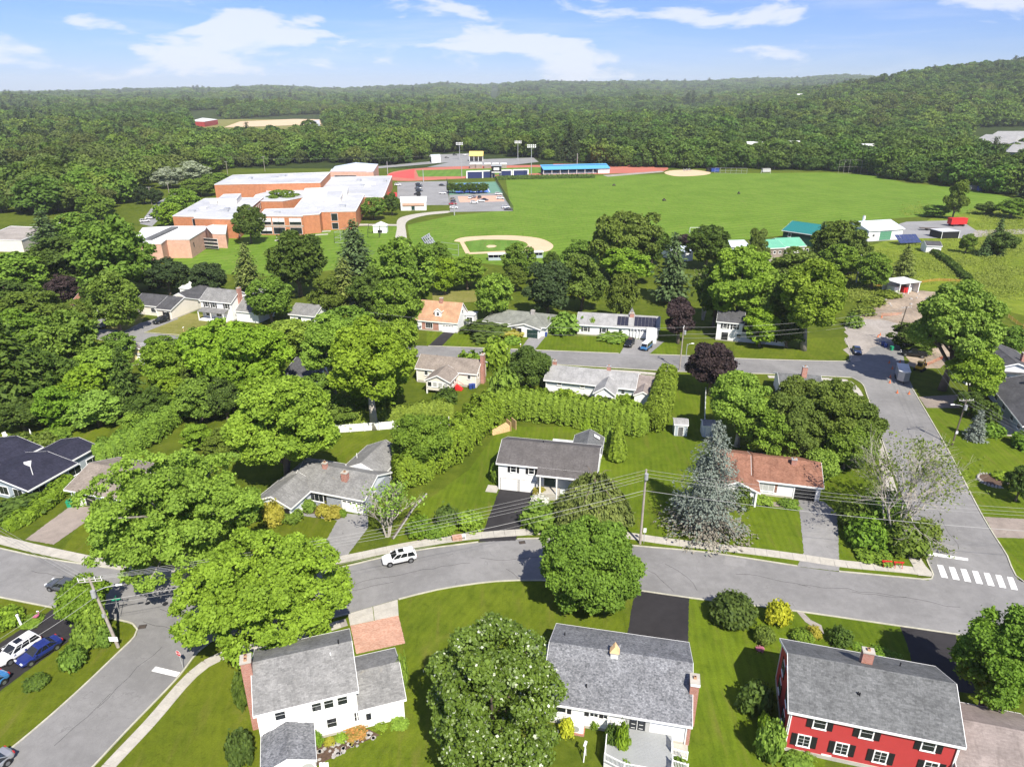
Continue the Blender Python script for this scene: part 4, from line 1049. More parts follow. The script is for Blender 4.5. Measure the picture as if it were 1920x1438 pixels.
for y in (-5.1,-2.6): h.post(x0 + 5.85,y,0,2.7)
MB().box(x0 + 6.0,x0 + 6.06,-4.8,-1.4,.3,1.1).build('porch_rail',h.trim,h.root)
h.chimney(x0 + 6.4,D / 2 - .3,.7,.6,4.2,5.35,'brick'); h.chimney(L - 4.4,D / 2 - 1.7,.95,.8,3.4,5.2,'brick')
h.gable(L - 7.6,L - 1.0,D - 1.2,D + 7.0,0,2.75,1.5,'y',.4,0,og2=.3); h.vent(L - 7.2,D - 1,.2,'white_plain')
MB().cyl((L - 6.9,D + 2.0),.07,2.9,4.1,8).build('vent_pipe',M['white_plain'],h.root)
for c in (D + 1.5,D + 3.5,D + 5.5): h.win('right',c,1.5,1.1,1.2,x0=L - 1.0)
h.win('right',3,1.5,1.0,1.2); h_blue = h

# --- brown roofed ranch
h = House('brown_roof_house','white ranch house with reddish brown roof and open garage behind the spruce',(1409,901),(1545,917),2.75,8.8,1.7,'white','sh_red',o=.4,og=.3)
L,D = h.L,h.D
h.win('front',2.0,1.55,2.5,1.3,'sh_red',bars=0,cols=3,sw=.35,pane='blind')
MB().box(L - 3.7,L - .7,-.06,.02,.02,2.15).build('garage_shade_panel',M['black'],h.root)  # solid black slab paints the shade inside the open garage
MB().box(L - 3.85,L - .55,-.09,-.02,2.15,2.35).build('lintel',h.trim,h.root)
for x in (L - 3.85,L - .55): MB().box(x - .07,x + .07,-.09,-.02,0,2.15).build('door_jamb',h.trim,h.root)
h.chimney(L - 3.9,D / 2 - .9,.75,.6,3.7,5.15,'brick','metal')
h.gable(-5.6,0.4,-3.6,4.0,0,2.6,1.35,'y',.4,.35,og2=0); h.walls(-6.0,0,0,D,0,2.7,'white')
h.gable(-6.0,0.05,0,D,0,2.75,1.7,'x',.4,.3,wallon=False,og2=0,boards=False)
h.post(.25,-3.8,0,2.5,.13); h.win('front',-2.8,1.5,1.6,1.2,y0=-3.6,cols=2)
h.win('front',-.9,1.4,.8,1.0,y0=-3.6); h_brown = h

# --- beige house with brick chimney
h = House('beige_house','beige house with sunroom wing and tall brick chimney below the back street',(777.4,691.6),(894,703.5),3.3,7.2,1.75,'cream','sh_brown',o=.3,og=.25)
L,D = h.L,h.D
h.win('front',2.3,2.35,.75,.9); h.win('front',L - 1.6,2.35,.7,.8,None)
h.gable(L * .32,L * .32 + 5.2,-5.4,.6,.9,3.1,1.25,'y',.3,.3,og2=0)
for i in range(4): h.win('front',L * .32 + .8 + i * 1.2,2.25,.85,1.05,y0=-5.4,bars=0,pane='glass' if i == 0 else 'blind')
for i in range(3): h.win('right',-4.6 + i * 1.4,2.25,.85,1.05,x0=L * .32 + 5.2,bars=0)
for x in (L * .32 + .1,L * .32 + 5.1): h.post(x,-5.3,0,.95,.12)
for k in range(5): MB().box(L * .32 + 5.3 + k * .3,L * .32 + 5.6 + k * .3,-2.4,-1.2,0,1.05 - k * .2).build('step',M['red_paint'],h.root)
for d in (-2.45,-1.15): MB().tube([(L * .32 + 5.3,d,1.9),(L * .32 + 6.9,d,1.0)],.05,4).build('stair_rail',M['red_paint'],h.root)
h.chimney(L + .5,D / 2 - .3,.75,1.35,0,6.6,'brick'); h.win('right',1.4,2.4,.6,.8)
MB().box(-.03,L + .03,-.03,D + .03,0,.55).build('foundation',M['concrete'],h.root); h.vent(3,5,.3)

# --- long pale ranch behind the hedge
h = House('pale_roof_house','long grey and white ranch house with pale roof behind the tall hedge',(1019,713.6),(1192,732),2.9,8.2,1.55,'white','sh_pale',o=.5,og=.35)
L,D = h.L,h.D
MB().box(.4,L * .6,-.06,.0,1.75,2.75).build('window_band',M['blue_grey'],h.root); MB().box(L * .8,L - .2,-.06,.0,1.75,2.75).build('window_band',M['blue_grey'],h.root)
for c in (3.0,7.9,11.8): h.win('front',c,2.3,.8,.75,y0=-.06,bars=0)
wx = L * .6
h.gable(wx,wx + 3.9,-4.2,1.5,0,2.9,1.35,'y',.35,.3,og2=0)
h.win('front',wx + .9,1.9,.75,1.0,y0=-4.2); f = h.win('front',wx + 2.6,1.25,1.7,1.9,y0=-4.2,bars=0,cols=2); h.win('front',wx + 5.2,1.9,.7,.9)
h.chimney(L * .68,D / 2 + .2,.8,.6,4.3,5.5,'brick','metal'); h.chimney(.7,D / 2 + 1.5,.8,.7,3.6,5.0,'brick')
h.gable(L + .02,L + 4.0,1.2,D,0,2.6,1.35,'x',.3,0,'white','sh_tan',og2=.3)
h.gable(L + .3,L + 3.6,-2.2,2.2,0,2.4,.85,'y',.2,.2,'white','sh_tan',og2=0)

# --- brick cape with tan roof
h = House('cape_house','small brick cape house with orange tan roof and dormer',(770,600.5),(858,608),2.9,9.0,4.0,'brick','sh_copper',o=.3,og=.25)
L,D = h.L,h.D
h.gable(L - 5.2,L + .01,-.02,D + .02,0,2.9,4.0,'x',.0,0,'white','sh_copper',boards=False,cap=False)
h.garage('front',L - 2.5,3.2,2.1,'white_plain',y0=-.02,lights=True); h.win('front',L - 7.9,1.5,1.9,1.4,cols=3,bars=0); h.door('front',L - 10.6,mat='white_plain'); h.win('front',L - 11.8,1.5,1.0,1.1)
dx = L * .56; h.gable(dx - .9,dx + .9,.9,4.2,2.9,5.3,.75,'y',.2,.15,'white','sh_copper',og2=0); h.win('front',dx,4.6,.7,.9,y0=.9)
h.chimney(L - 5.8,D / 2 - .2,.9,.8,5.6,8.0,'brick'); h.win('right',D / 2,4.6,.8,1.0)
h.flat(L + .05,L + 2.8,D - 3.0,D + .6,3.2,'membrane_white',wall='white'); h.win('front',L + 1.4,2.0,1.6,1.3,y0=D - 2.8,cols=2)

# --- hip roofed ranch
h = House('hip_roof_house','low white house with mossy grey hip roof and dark green garage door',(903,603),(1024,616),2.85,10.5,1.7,'white','sh_moss',o=.6,og=.6,hip=True,hipl=4.5)
L,D = h.L,h.D
h.gable(L * .46,L - 1.0,-1.6,3.0,0,2.6,1.05,'y',.5,.4,og2=0)
h.win('front',2.6,1.8,1.2,.9,bars=0); h.win('front',L * .3,1.7,2.8,1.2,bars=0,cols=2); h.door('front',L * .43,mat='black')
h.win('front',L * .46 + 2.0,1.7,2.6,1.3,y0=-1.6,bars=0,cols=2); h.garage('front',L - 2.8,2.9,2.2,'dark_door',y0=-1.6)
h.chimney(L * .72,D / 2 - .6,1.0,.8,3.9,5.4,'stone'); h.chimney(1.0,D - 1.6,.6,.6,2.5,5.2,'white_plain'); h.win('right',4,1.8,1.2,.9)

# --- long ranch with solar panels
h = House('solar_house','long white ranch house with dark solar panels and four garage lights',(1080,609.6),(1237,619),2.9,8.6,1.8,'white','sh_pale',o=.45,og=.3)
L,D = h.L,h.D
h.solar(L * .49,L * .63,.1,3.4,3,3); h.solar(L * .70,L * .965,.1,3.6,6,3)
h.chimney(L * .665,D / 2 - .6,1.1,.8,4.2,5.5,'brick')
for c in (2.2,7.0): h.win('front',c,1.6,1.1,1.1,'black')
h.win('front',11.2,1.5,.8,1.2); h.door('front',13.0,mat='white_plain'); h.win('front',14.8,1.6,1.6,1.3,'black',cols=2)
for i in range(4): h.post(13.9 + i * .8,-.42,0,2.7,.08)
h.garage('front',L - 5.2,5.0,2.2,'white_plain',lights=True); h.door('front',L - 1.6,mat='white_plain')
mm = MB().box(L - 3.0,L - .4,-3.4,-.6,0,3.3); mm.build('garage_tent',M['white_plain'],h.root)
MB().prism([(L * .6,D - .6,3.2),(L * .6 + 2.2,D - .6,3.2),(L * .6 + 1.1,D - .6,5.6)],(0,1.6,0)).build('rear_gable',h.roofm,h.root)

# --- white house under the maples
h = House('white_corner_house','white two storey house half hidden by maples behind the corner lawn',(1343,604),(1395,609),5.0,7.5,2.0,'white','sh_slate',o=.3,og=.25)
for c in (2.0,4.4): h.win('front',c,4.0,.9,1.2,'black')
h.door('front',2.2,1.6,2.0,'black'); h.win('front',5.6,1.6,1.0,1.0)
L = h.L; h.gable(L + .02,L + 11,.5,7.0,0,2.8,1.6,'x',.4,0,'white','sh_slate',og2=.3); h.win('front',L + 7.5,1.5,1.4,1.2,'black',y0=.5); h.win('front',L + 2.5,1.4,.9,1.2,y0=.5); h.garage('front',L + 4.6,2.6,2.0,'blind',y0=.5)

# --- right edge: white gable and dark roofed ranch
a = G(1848,716); b = G(1990,726); u = (b - a).normalized()
h = House('white_gable_house','white gabled house with charcoal roof at the right edge',(1846,694),(1960,702),3.9,13.0,0.01,'white','sh_slate',build=False,axis='y',o=0,og=0)
L = h.L
h.gable(0,11.5,0,15,0,3.9,2.0,'y',.5,.4); MB().box(-.5,12.0,-.75,-.02,3.75,3.95).build('eave_return',M['sh_slate'],h.root)
for c in (2.6,4.9,8.0): h.win('front',c,2.3,.9,1.1)
MB().box(-2.6,0,.5,3.4,.0,1.6).build('side_porch',M['white_plain'],h.root); h.chimney(8.6,4.0,.9,.9,4,7,'brick')
h = House('dark_ranch_house','pale teal ranch house with black roof at the right edge',(1917,801),(2120,838),2.9,24.0,2.4,'blue_grey','sh_slate',build=False,o=.6,og=.6)
p0,p1 = G(1917,801,2.7),G(1850,716,2.7); d = p1 - p0; h.root.location = (p0.x,p0.y,0); h.root.rotation_euler = (0,0,math.atan2(d.y,d.x) - math.pi / 2)
Lr = d.length
h.gable(.6,12.6,.6,Lr - .6,0,2.9,2.2,'y',.6,.5,'blue_grey','sh_slate')
for c in (3,7,12,17,21): h.win('left',c,1.7,1.5,1.2,x0=.6,cols=2)
MB().box(-1.4,.5,1.5,Lr - 6,0,.1).build('side_walk',M['concrete'],h.root); h.chimney(5.5,Lr - 4.5,.7,.7,4.4,5.6,'stone')

# --- left edge: navy roof and brown roof
def world_house(name,label,O,X,he,wall,roof,cat='house'):
    h = House(name,label,(960,900),(1000,900),he,8,1,wall,roof,build=False,cat=cat)
    p,q = G(*O,he),G(*X,he); d = q - p; h.root.location = (p.x,p.y,0); h.root.rotation_euler = (0,0,math.atan2(d.y,d.x)); h.L = d.length; h.he = he
    return h
h = world_house('navy_roof_house','low house with navy black roof and white trim at the left edge',(-60,899),(53,921),2.6,'blue_grey','sh_navy')
L = h.L
p = G(144.5,870,2.6); q = G(53,921,2.6); D2 = (p - q).length
h.root.rotation_euler = (0,0,math.atan2((p - q).y,(p - q).x) - math.pi / 2); h.root.location = (q.x,q.y,0)
h.gable(-11.5,-.5,.5,D2 - .5,0,2.7,1.1,'y',.6,.6); 
h.gable(-21,-11.0,5.0,D2 + 2.2,0,2.72,1.15,'y',.6,.6)
h.gable(-9.5,-2.2,D2 - .4,D2 + 5.5,0,2.65,.9,'y',.5,0,og2=.5)
for i,c in enumerate((2,5,8.5,12,15.5)): h.win('right',c,1.4,2.2,1.3,x0=-.5,cols=2,bars=0)
for c in (-3,-6,-9): h.win('front',c,1.4,1.8,1.4,y0=.5,cols=2,bars=0)
MB().add([(-5.8,4.5,3.78),(-3.9,4.5,3.4),(-5.8,6.4,3.78),(-5.8,4.5,4.3)],[(0,1,3),(1,2,3),(0,3,2),(0,2,1)]).build('roof_vent',M['white_plain'],h.root)
MB().cyl((-2.6,3.2),.06,2.9,4.7,8).build('vent_pipe',M['white_plain'],h.root)
h = House('brown_shed_house','low house with faded brown roof behind the left maple',(119.5,919.5),(235,941),2.7,9.5,1.6,'white','sh_brown',o=.6,og=.6)
L = h.L; h.garage('front',6.5,3.5,2.1,'white_plain'); MB().box(2.6,4.6,-.06,.01,.1,2.2).build('carport_shade_panel',M['black'],h.root); h.post(2.0,-.4,0,2.5,.15); h.win('front',10.5,1.5,1.5,1.1)  # carport is a black slab, its inner shade painted on the wall

# --- far left street
h = House('gable_house','white two storey house with front porch and brick chimney on the far left street',(372.8,564),(433,570),5.3,8.0,2.3,'white','sh_grey',o=.35,og=.3)
L,D = h.L,h.D
for c in (1.8,4.2,8.4): h.win('front',c,4.2,.9,1.4,'black')
h.chimney(L + .35,D / 2 - .4,.7,1.2,0,8.6,'brick')
MB().add([(.3,.05,3.2),(9.0,.05,3.2),(9.0,-2.4,2.6),(.3,-2.4,2.6),(.3,.05,3.32),(9.0,.05,3.32),(9.0,-2.4,2.72),(.3,-2.4,2.72)],[(0,1,2,3),(7,6,5,4),(4,5,1,0),(5,6,2,1),(6,7,3,2),(7,4,0,3)]).build('porch_roof',h.roofm,h.root)
for c in (.5,4.6,8.8): h.post(c,-2.3,0,2.62,.1)
MB().box(.4,8.9,-2.3,0,0,.4).build('porch_floor',M['white_plain'],h.root)
for c in (2.0,5.5): h.win('front',c,1.6,1.6,1.4,cols=2)
h.gable(L + .8,L + 8.0,.5,7.5,0,3.0,2.2,'x',.3,0,'white','sh_grey',og2=.3); h.gable(L - 1.0,L + 6.5,4.5,10.5,0,5.0,2.0,'y',.3,.2,'pale_blue','sh_grey')
h = House('ranch_house','cream ranch house with charcoal roofs and rear solar panels on the far left street',(290,580),(320,583),2.9,11.0,2.0,'cream','sh_slate',o=.3,og=.25)
L,D = h.L,h.D
h.win('front',3.0,1.6,.9,1.1,'black'); h.win('front',L - 1.6,1.5,.8,1.1,'black')
h.gable(-9.5,1.5,2.0,10.0,0,2.9,2.0,'x',.3,.3,'cream','sh_slate'); h.win('front',-3.0,1.6,1.6,1.2,y0=2.0); h.gable(-4,4.5,9,22,0,2.9,2.0,'y',.3,0,'cream','sh_slate',og2=.3); h.solar(L * .35,L * .98,6.6,9.6,4,2,'panel_blue')
h = House('red_roof_house','small white house with faded red roof at the far left',(128,573),(178,577),2.9,10,2.6,'white','sh_red',o=.4,og=.3); h.garage('front',h.L - 2.5,3,2.2,'black'); h.win('front',3,1.6,1.2,1.1)
h = House('flat_roof_shed','pale flat roofed garage between trees below the far left street',(228,662),(268,666),2.6,6.5,.35,'white','sh_pale',o=.3,og=.3,cat='garage'); h.win('front',2,1.4,.8,.8); h.garage('front',h.L - 2.4,2.8,2,'white_plain')
h = House('yellow_house','yellow gabled house wall among the left trees',(186,655),(207,672),3.2,7,1.6,'yellow_wall','sh_tan',o=.3,og=.3); h.win('front',2.0,1.6,.9,1.1)
h = House('dark_roof_house','white house with black roof behind the pale trunked tree',(530,702),(592,714),2.9,9,2.0,'white','sh_slate',o=.4,og=.3); h.win('front',3,1.5,1,1.1); h.win('front',8,1.5,1,1.1); h.gable(3,9,-4,1.5,0,2.8,1.5,'y',.3,.3,'white','sh_slate',og2=0)
h = House('grey_roof_house','low house with grey roof peeking between trees on the far street',(540,590),(590,595),2.8,8,1.8,'white','sh_grey',o=.4,og=.3); h.win('front',3,1.5,1,1.1); h.win('front',7,1.5,1,1.1)
h = House('garden_shed','white garden shed behind the trees of the far left street',(335,541),(364,543),3.0,6,1.2,'white','membrane_white',o=.2,og=.2,cat='shed'); h.door('front',3.0,mat='white_plain',z0=.1)
h = House('garden_shed','small white shed left of the big dark trees',(637,574),(659,576),2.4,4,.9,'white','membrane_white',o=.2,og=.2,cat='shed',base=False); h.door('front',1.5,mat='white_plain',z0=.1)
h = House('grey_shed','grey storage shed with pale roof at the hedge end',(1264,797),(1291,798.5),2.3,2.6,.5,'blue_grey','sh_pale',o=.1,og=.1,cat='shed',base=False); h.door('front',h.L / 2,.9,1.8,'sh_char',.1)
h = House('garden_shed','pale blue garden shed beside the white fence post',(1318,800),(1342,801),2.2,2.6,.6,'pale_blue','sh_pale',o=.1,og=.1,cat='shed',base=False); h.door('front',1.0,.8,1.7,'white_plain',.1)
h = House('gable_house','house with red brick chimney and grey roof behind the cedar mass',(1462,729),(1545,735),2.8,8,1.5,'white','sh_char',o=.4,og=.3); h.chimney(h.L * .6,3.4,1.0,.8,3.8,6.4,'brick','metal'); h.win('front',3,1.5,1.2,1.1); h.win('front',8,1.5,1.2,1.1)

# --- barns and sheds by the field
h = world_house('green_barn','dark green barn with teal metal roof at the field edge',(1469,432),(1530,441),5.0,'teal_green','metal_teal','barn')
L = h.L; h.gable(0,L,0,15,0,5.0,2.9,'x',.5,.5)
h.win('front',3.0,3.4,1.2,1.4); h.door('right',7.5,3.0,3.4,'teal_green',0)
h = world_house('green_roof_shed','long shed with pale green roof and arched windows',(1440,466),(1515,463),3.6,'white','metal_green','shed')
L = h.L; h.gable(0,L * .42,0,14,0,3.6,1.8,'x',.4,.4,'drive_brown'); h.gable(L * .42,L,2,13,0,3.6,2.1,'x',.5,.4,'white')
for i in range(4): h.win('front',3 + i * 2.2,2.0,.9,.9,bars=0)
for i in range(5): h.win('front',L * .5 + i * 2.4,1.9,1.0,1.0,y0=2,bars=0)
h = world_house('white_barn','white barn with pale metal roof and green doors',(1630,433),(1694,429),4.4,'white','metal_pale','barn')
L = h.L; h.gable(0,L,0,17,0,4.4,2.4,'x',.5,.5); h.garage('front',L * .5,6.0,3.6,'green_door'); h.door('left',8,4,3.2,'green_door',0)
MB().box(-.06,.0,1,16,.2,4.2).build('green_gable_wall',M['green_door'],h.root); h.win('front',L * .15,2.2,1.2,1.0); h.chimney(L * .45,13,.8,.8,5,8.2,'white_plain')
h = world_house('lean_to_roof','grey roofed shed behind the trees by the ball field',(1372,463),(1405,462),4.0,'blue_grey','metal_pale','shed'); h.gable(0,h.L,0,11,0,4.0,1.2,'x',.3,.3,'blue_grey')
h = world_house('lean_to_roof','pale roofed shed left of the dark round tree',(1262,474),(1300,472),3.4,'white','metal_pale','shed'); h.gable(0,h.L,0,10,0,3.4,1.0,'x',.3,.3)
h = world_house('open_shed','small black open fronted shed with flat pale roof in the yard',(1766,435),(1800,434),3.0,'black','membrane','shed'); h.walls(0,h.L,0,7,0,3.0,'black'); h.flat(-.3,h.L + .3,-.3,7.2,3.0,'membrane'); h.post(.2,-.2,0,3.0); h.post(h.L - .2,-.2,0,3.0)
h = world_house('garden_shed','white garden shed with black roof beside the hedge row',(1738,461),(1766,462),2.8,'white','sh_slate','shed'); h.gable(0,h.L,0,6,0,2.8,1.2,'x',.3,.2); h.door('front',h.L * .5,1.0,2,'white_plain',.1)
h = world_house('box_trailer_shed','open fronted white shelter at the dirt site',(1688,533),(1726,529),3.4,'white','membrane_white','shelter')
L = h.L; MB().box(0,L,6.4,6.5,0,3.4).build('wall',M['white_plain'],h.root); MB().box(L - .1,L,0,6.5,0,3.4).build('wall',M['white_plain'],h.root); h.flat(-.2,L + .2,-.3,6.7,3.4,'membrane_white')
for i in range(3): h.post(.1 + i * L / 2.1,0,0,3.4,.14)
MB().box(L * .4,L * .65,1,3,0,1.6).build('stored_machine',M['red_paint'],h.root); MB().box(.3,L * .3,2,5,0,1.8).build('stored_crate',M['white_plain'],h.root); MB().cyl((L * .8,2.5),1.0,0,2.3,14).build('water_tank',M['white_plain'],h.root)

# ------------------------------------------------------------------ school
def centroid(P): return sum(P,Vector()) / len(P)
def block(root,px,h,wall,roof,z0=0.0,parapet=0.25,world=False):
    P = [G(*p,h) for p in px] if not world else [Vector(p) for p in px]
    if sum((P[i].x * P[(i + 1) % len(P)].y - P[(i + 1) % len(P)].x * P[i].y) for i in range(len(P))) < 0: P = P[::-1]
    MB().prism([(p.x,p.y,z0) for p in P],(0,0,h - z0)).build('wall',M[wall],root)
    MB().prism([(p.x,p.y,h + .01) for p in P],(0,0,.12)).build('roof',M[roof],root)
    for i in range(len(P)):
        a,b = P[i],P[(i + 1) % len(P)]; t = (b - a).normalized(); n = Vector((t.y,-t.x,0))
        MB().prism([a + n * .12,b + n * .12,b - n * .3,a - n * .3],(0,0,parapet)).build('coping',M['membrane_white'],root)
    return P
def wall_window(root,a,b,t,z,w,h,mat='glass',frame='membrane_white',blind=0.0):
    p = a.lerp(b,t); d = (b - a).normalized(); rz = math.atan2(d.y,d.x)
    f = link('window',box_mesh('window_frame',w,h,-.08,.05,M[frame]),root,(p.x,p.y,z),rz)
    link('pane',box_mesh('pane',w - .25,(h - .25) * (1 - blind),-.11,0,M[mat]),f,(0,0,-(h - .25) * blind / 2))
    if blind: link('blind',box_mesh('blind',w - .25,(h - .25) * blind,-.115,0,M['membrane_white']),f,(0,0,(h - .25) * (1 - blind) / 2))
    return f
sc = thing('school_building','long orange brick school with flat pale roofs left of the playing field','school')
block(sc,[(401.8,347),(600.5,343),(619,323.6),(437,329)],11.5,'school_brick','membrane')
P = block(sc,[(323.5,406),(364,407),(364.5,410),(444,412),(494,371),(384,373)],8.2,'school_brick','membrane')
a,b = G(323.5,406,8.2),G(444,411,8.2); a.z = b.z = 0
wall_window(sc,a,b,.345,5.2,2.6,5.0)
for i,t in enumerate((.78,.845,.91,.97)): wall_window(sc,a,b,t,6.0,2.6,2.8,blind=.55); wall_window(sc,a,b,t,2.2,2.6,2.8,blind=.1)
e0,e1 = G(446,411,8.2),G(494,371,8.2); e0.z = e1.z = 0
for i in range(9): wall_window(sc,e0,e1,.35 + i * .07,5.8,3.0,2.6); wall_window(sc,e0,e1,.35 + i * .07,2.2,3.0,2.6)
P = block(sc,[(486,406),(567,406.5),(567.5,404.5),(598.8,402.5),(602.7,398),(666.7,397),(684,365),(573,366),(552,391.5),(497,393)],8.2,'school_brick','membrane')
a,b = G(486,406,8.2),G(567,406.5,8.2); a.z = b.z = 0
for g,t0 in enumerate((.06,.37,.76)):
    for q in range(2):
        t = t0 + q * .125
        wall_window(sc,a,b,t,6.0,3.0,3.0,blind=.55); wall_window(sc,a,b,t,2.0,3.0,3.0,blind=(.55 if g == 0 else 0))
MB().box(0,(b - a).length,-.1,0,3.8,4.3).build('belt_course',M['concrete'],sc,loc=a,rot=math.atan2((b - a).y,(b - a).x))
a,b = G(602.7,398,8.2),G(666.7,397,8.2); a.z = b.z = 0
wall_window(sc,a,b,.365,5.9,3.0,3.4); wall_window(sc,a,b,.365,1.9,3.0,3.0)
block(sc,[(573,370),(719,370.5),(735,330.6),(621,333),(600,350),(500,352),(500,361),(480,366),(470,378),(530,378)],7.6,'school_brick','membrane')
block(sc,[(568,366),(650,363),(653,351),(572,354)],10.2,'cream','membrane_white',7.8,.2)
block(sc,[(608,372.5),(638,372),(645,358),(614,359)],10.4,'cream','membrane',8.3,.2)
block(sc,[(408,374),(443,374),(452,364),(420,365)],10.8,'cream','membrane',8.3,.2)
block(sc,[(619,323),(698,323.5),(702,317),(650,315),(622,318)],9.5,'pink_brick','membrane')
P = [G(619,322,10),G(700,322,10),G(709,308,10),G(667,305,13.5),G(628,312,10)]
MB().add([tuple(p) for p in P],[(0,1,3,4),(1,2,3)]).build('hip_roof',M['metal_pale'],sc)
MB().prism([(p.x,p.y,0) for p in (P[0],P[1],P[2],P[3],P[4])],(0,0,9.9)).build('wall',M['pink_brick'],sc)
a,b = Vector((P[0].x,P[0].y,0)),Vector((P[1].x,P[1].y,0))
for i in range(10): wall_window(sc,a,b,.12 + i * .05,6.5,2.0,2.2)
rr = random.Random(9)
for px,hh in (((440,340),11.6),((470,336),11.6),((515,333),11.6),((530,331),11.6),((546,330),11.6),((575,332),11.6),((590,331),11.6),((360,397),8.4),((383,391),8.4),((420,397),8.4),((426,394),8.4),((402,381),8.4),((520,399),8.4),((590,393),8.4),((642,388),8.4),((690,350),7.8),((680,349),7.8),((673,340),7.8),((700,345),7.8),((722,341),7.8)):
    p = G(*px,hh); w,d,z = rr.uniform(1,2.2),rr.uniform(1,2),rr.uniform(.5,1.1)
    MB().box(p.x - w,p.x + w,p.y - d,p.y + d,hh - .2,hh + z).build('roof_unit',M['metal'] if rr.random() < .6 else M['membrane_white'],sc)
MB().prism([tuple(G(728,362,3.5)),tuple(G(744,362,3.5)),tuple(G(745,369,3.5)),tuple(G(727,370,3.5))],(0,0,.3)).build('entrance_canopy',M['red_paint'],sc)
for px in ((729,369),(743,368.5)):
    p = G(*px,3.5); MB().box(p.x - .2,p.x + .2,p.y - .2,p.y + .2,0,3.5).build('canopy_post',M['white_plain'],sc)
an = thing('school_annex','pink brick school annex with white flat roof and long skylight','school')
AP = block(an,[(262,458),(302,458),(312,450),(355,450),(384.5,432),(386,425),(330,425),(268,428),(255,445)],7.0,'pink_brick','membrane_white')
block(an,[(398,439),(423,440),(426,419.5),(408,420),(386,426)],5.6,'pink_brick','membrane_white')
s0,s1 = G(278,451,7.1),G(328,428,7.1); d = (s1 - s0); n = Vector((-d.y,d.x,0)).normalized()
MB().prism([s0 - n * 1.4,s1 - n * 1.4,s1 + n * 1.4,s0 + n * 1.4],(0,0,.6)).build('skylight',M['sh_char'],an)
a,b = G(262,458,7),G(302,458,7); a.z = b.z = 0
for t in (.15,.48): wall_window(an,a,b,t,4.4,1.0,1.2)
a,b = G(355,450,7),G(384,432,7); a.z = b.z = 0
wall_window(an,a,b,.2,4.4,.8,1.6,'black','black'); wall_window(an,a,b,.9,1.6,1.5,2.6,'blind')
a,b = G(386,441,5.6),G(400,442,5.6); a.z = b.z = 0
for z in (1.2,2.6,4.0): wall_window(an,a + Vector((0,-1,0)),b + Vector((0,-1,0)),.5,z,8,1.2)
for px in ((316,476),(324,476),(333,476),(341,475)):
    p = G(*px); MB().box(p.x - 1.7,p.x + 1.7,p.y - 1.4,p.y + 1.4,0,2.2).build('rooftop_chiller',M['metal'],an)

# other buildings of the school ground
def hut(name,label,px,h,wall,roof,cat='building',**k):
    r = thing(name,label,cat); P = block(r,px,h,wall,roof,**k); return r,P
r,P = hut('concession_hut','small white hut with brown band beside the parking lot',[(751,381),(799,380.5),(800,369),(750,370)],4.0,'white','membrane_white')
a,b = G(751,381,4),G(799,380.5,4); a.z = b.z = 0
wall_window(r,a,b,.48,1.4,2.0,2.6,'dark_door'); MB().box(1,(b - a).length - 1,-.5,0,2.6,3.8).build('awning',M['pink_brick'],r,loc=a,rot=math.atan2((b - a).y,(b - a).x))
p = G(785,368,4); MB().box(p.x - 1,p.x + 1,p.y - 1,p.y + 1,3.9,6.8).build('roof_stack',M['black'],r)
bb = thing('dugout_wall','navy scoreboard wall with white frames beside the track','wall')
pts = [(876,334),(907,333.5),(908,333.5),(928,332.5),(960,331.5),(961,331.5),(990,331)]
for x0,x1,y in ((876.5,904,335),(906,926,334),(938,958,332.8),(963,989,332)):
    a,b = G(x0,y),G(x1,y - .6); L = (b - a).length; rz = math.atan2((b - a).y,(b - a).x)
    MB().box(0,L,0,.4,0,4.6).build('panel',M['navy'],bb,loc=a,rot=rz); MB().box(-.5,L + .5,-.3,.6,4.6,5.3).build('top_rail',M['white_plain'],bb,loc=a,rot=rz)
    for xx in (-.8,L): MB().box(xx,xx + .8,-.3,.6,0,5.2).build('frame_post',M['white_plain'],bb,loc=a,rot=rz)
p = G(931,334); sb = thing('press_box','dark press box tower above the navy wall','tower',(p.x,p.y,0))
MB().box(-3.6,3.6,-1.5,2.5,4.5,8.5).build('cabin',M['black'],sb); MB().box(-4,4,-2,3,8.5,8.9).build('roof',M['metal'],sb); MB().box(-3.6,3.6,-2.5,-1.4,4.0,4.5).build('platform',M['white_plain'],sb)
for x in (-3.3,3.3):
    for y in (-1.3,2.3): MB().box(x - .2,x + .2,y - .2,y + .2,0,4.5).build('leg',M['metal'],sb)
MB().box(-2,2,-1.6,-1.5,5.6,7.4).build('window',M['white_plain'],sb)
gs = thing('grandstand','long low stand with bright blue roof beside the playing field','stand')
a,b = G(1019,328),G(1142,325); L = (b - a).length; rz = math.atan2((b - a).y,(b - a).x); gs.location = a; gs.rotation_euler = (0,0,rz)
MB().prism([(-.5,-1,3.6),(-.5,9,6.2),(-.5,9,6.5),(-.5,-1,3.9)],(L + 1,0,0)).build('roof',M['metal_blue'],gs); MB().box(0,L,6,8.5,0,6.0).build('back_wall',M['navy'],gs); MB().box(L - 9,L,0,8,0,3.7).build('end_room',M['white_plain'],gs)
for i in range(9): MB().box(i * L / 8 - .15,i * L / 8 + .15,-.3,0,0,3.7).build('post',M['white_plain'],gs)
for i in range(3): MB().box(0,L - 10,1 + i * 1.5,2.3 + i * 1.5,0,.5 + i * .5).build('bench',M['metal'],gs)
ys = thing('yellow_stand','small stand with yellow roof beyond the track','stand'); a,b = G(880.5,303),G(905,302.5); ys.location = a; L = (b - a).length
MB().prism([(-.4,-1,4.6),(-.4,7,8.0),(-.4,7,8.4),(-.4,-1,5)],(L + .8,0,0)).build('roof',M['yellow_roof'],ys); MB().box(0,L,5,7,0,7.6).build('back_wall',M['drive_brown'],ys)
for i in range(4): MB().box(i * L / 3 - .2,i * L / 3 + .2,-.6,-.2,0,4.7).build('post',M['white_plain'],ys)
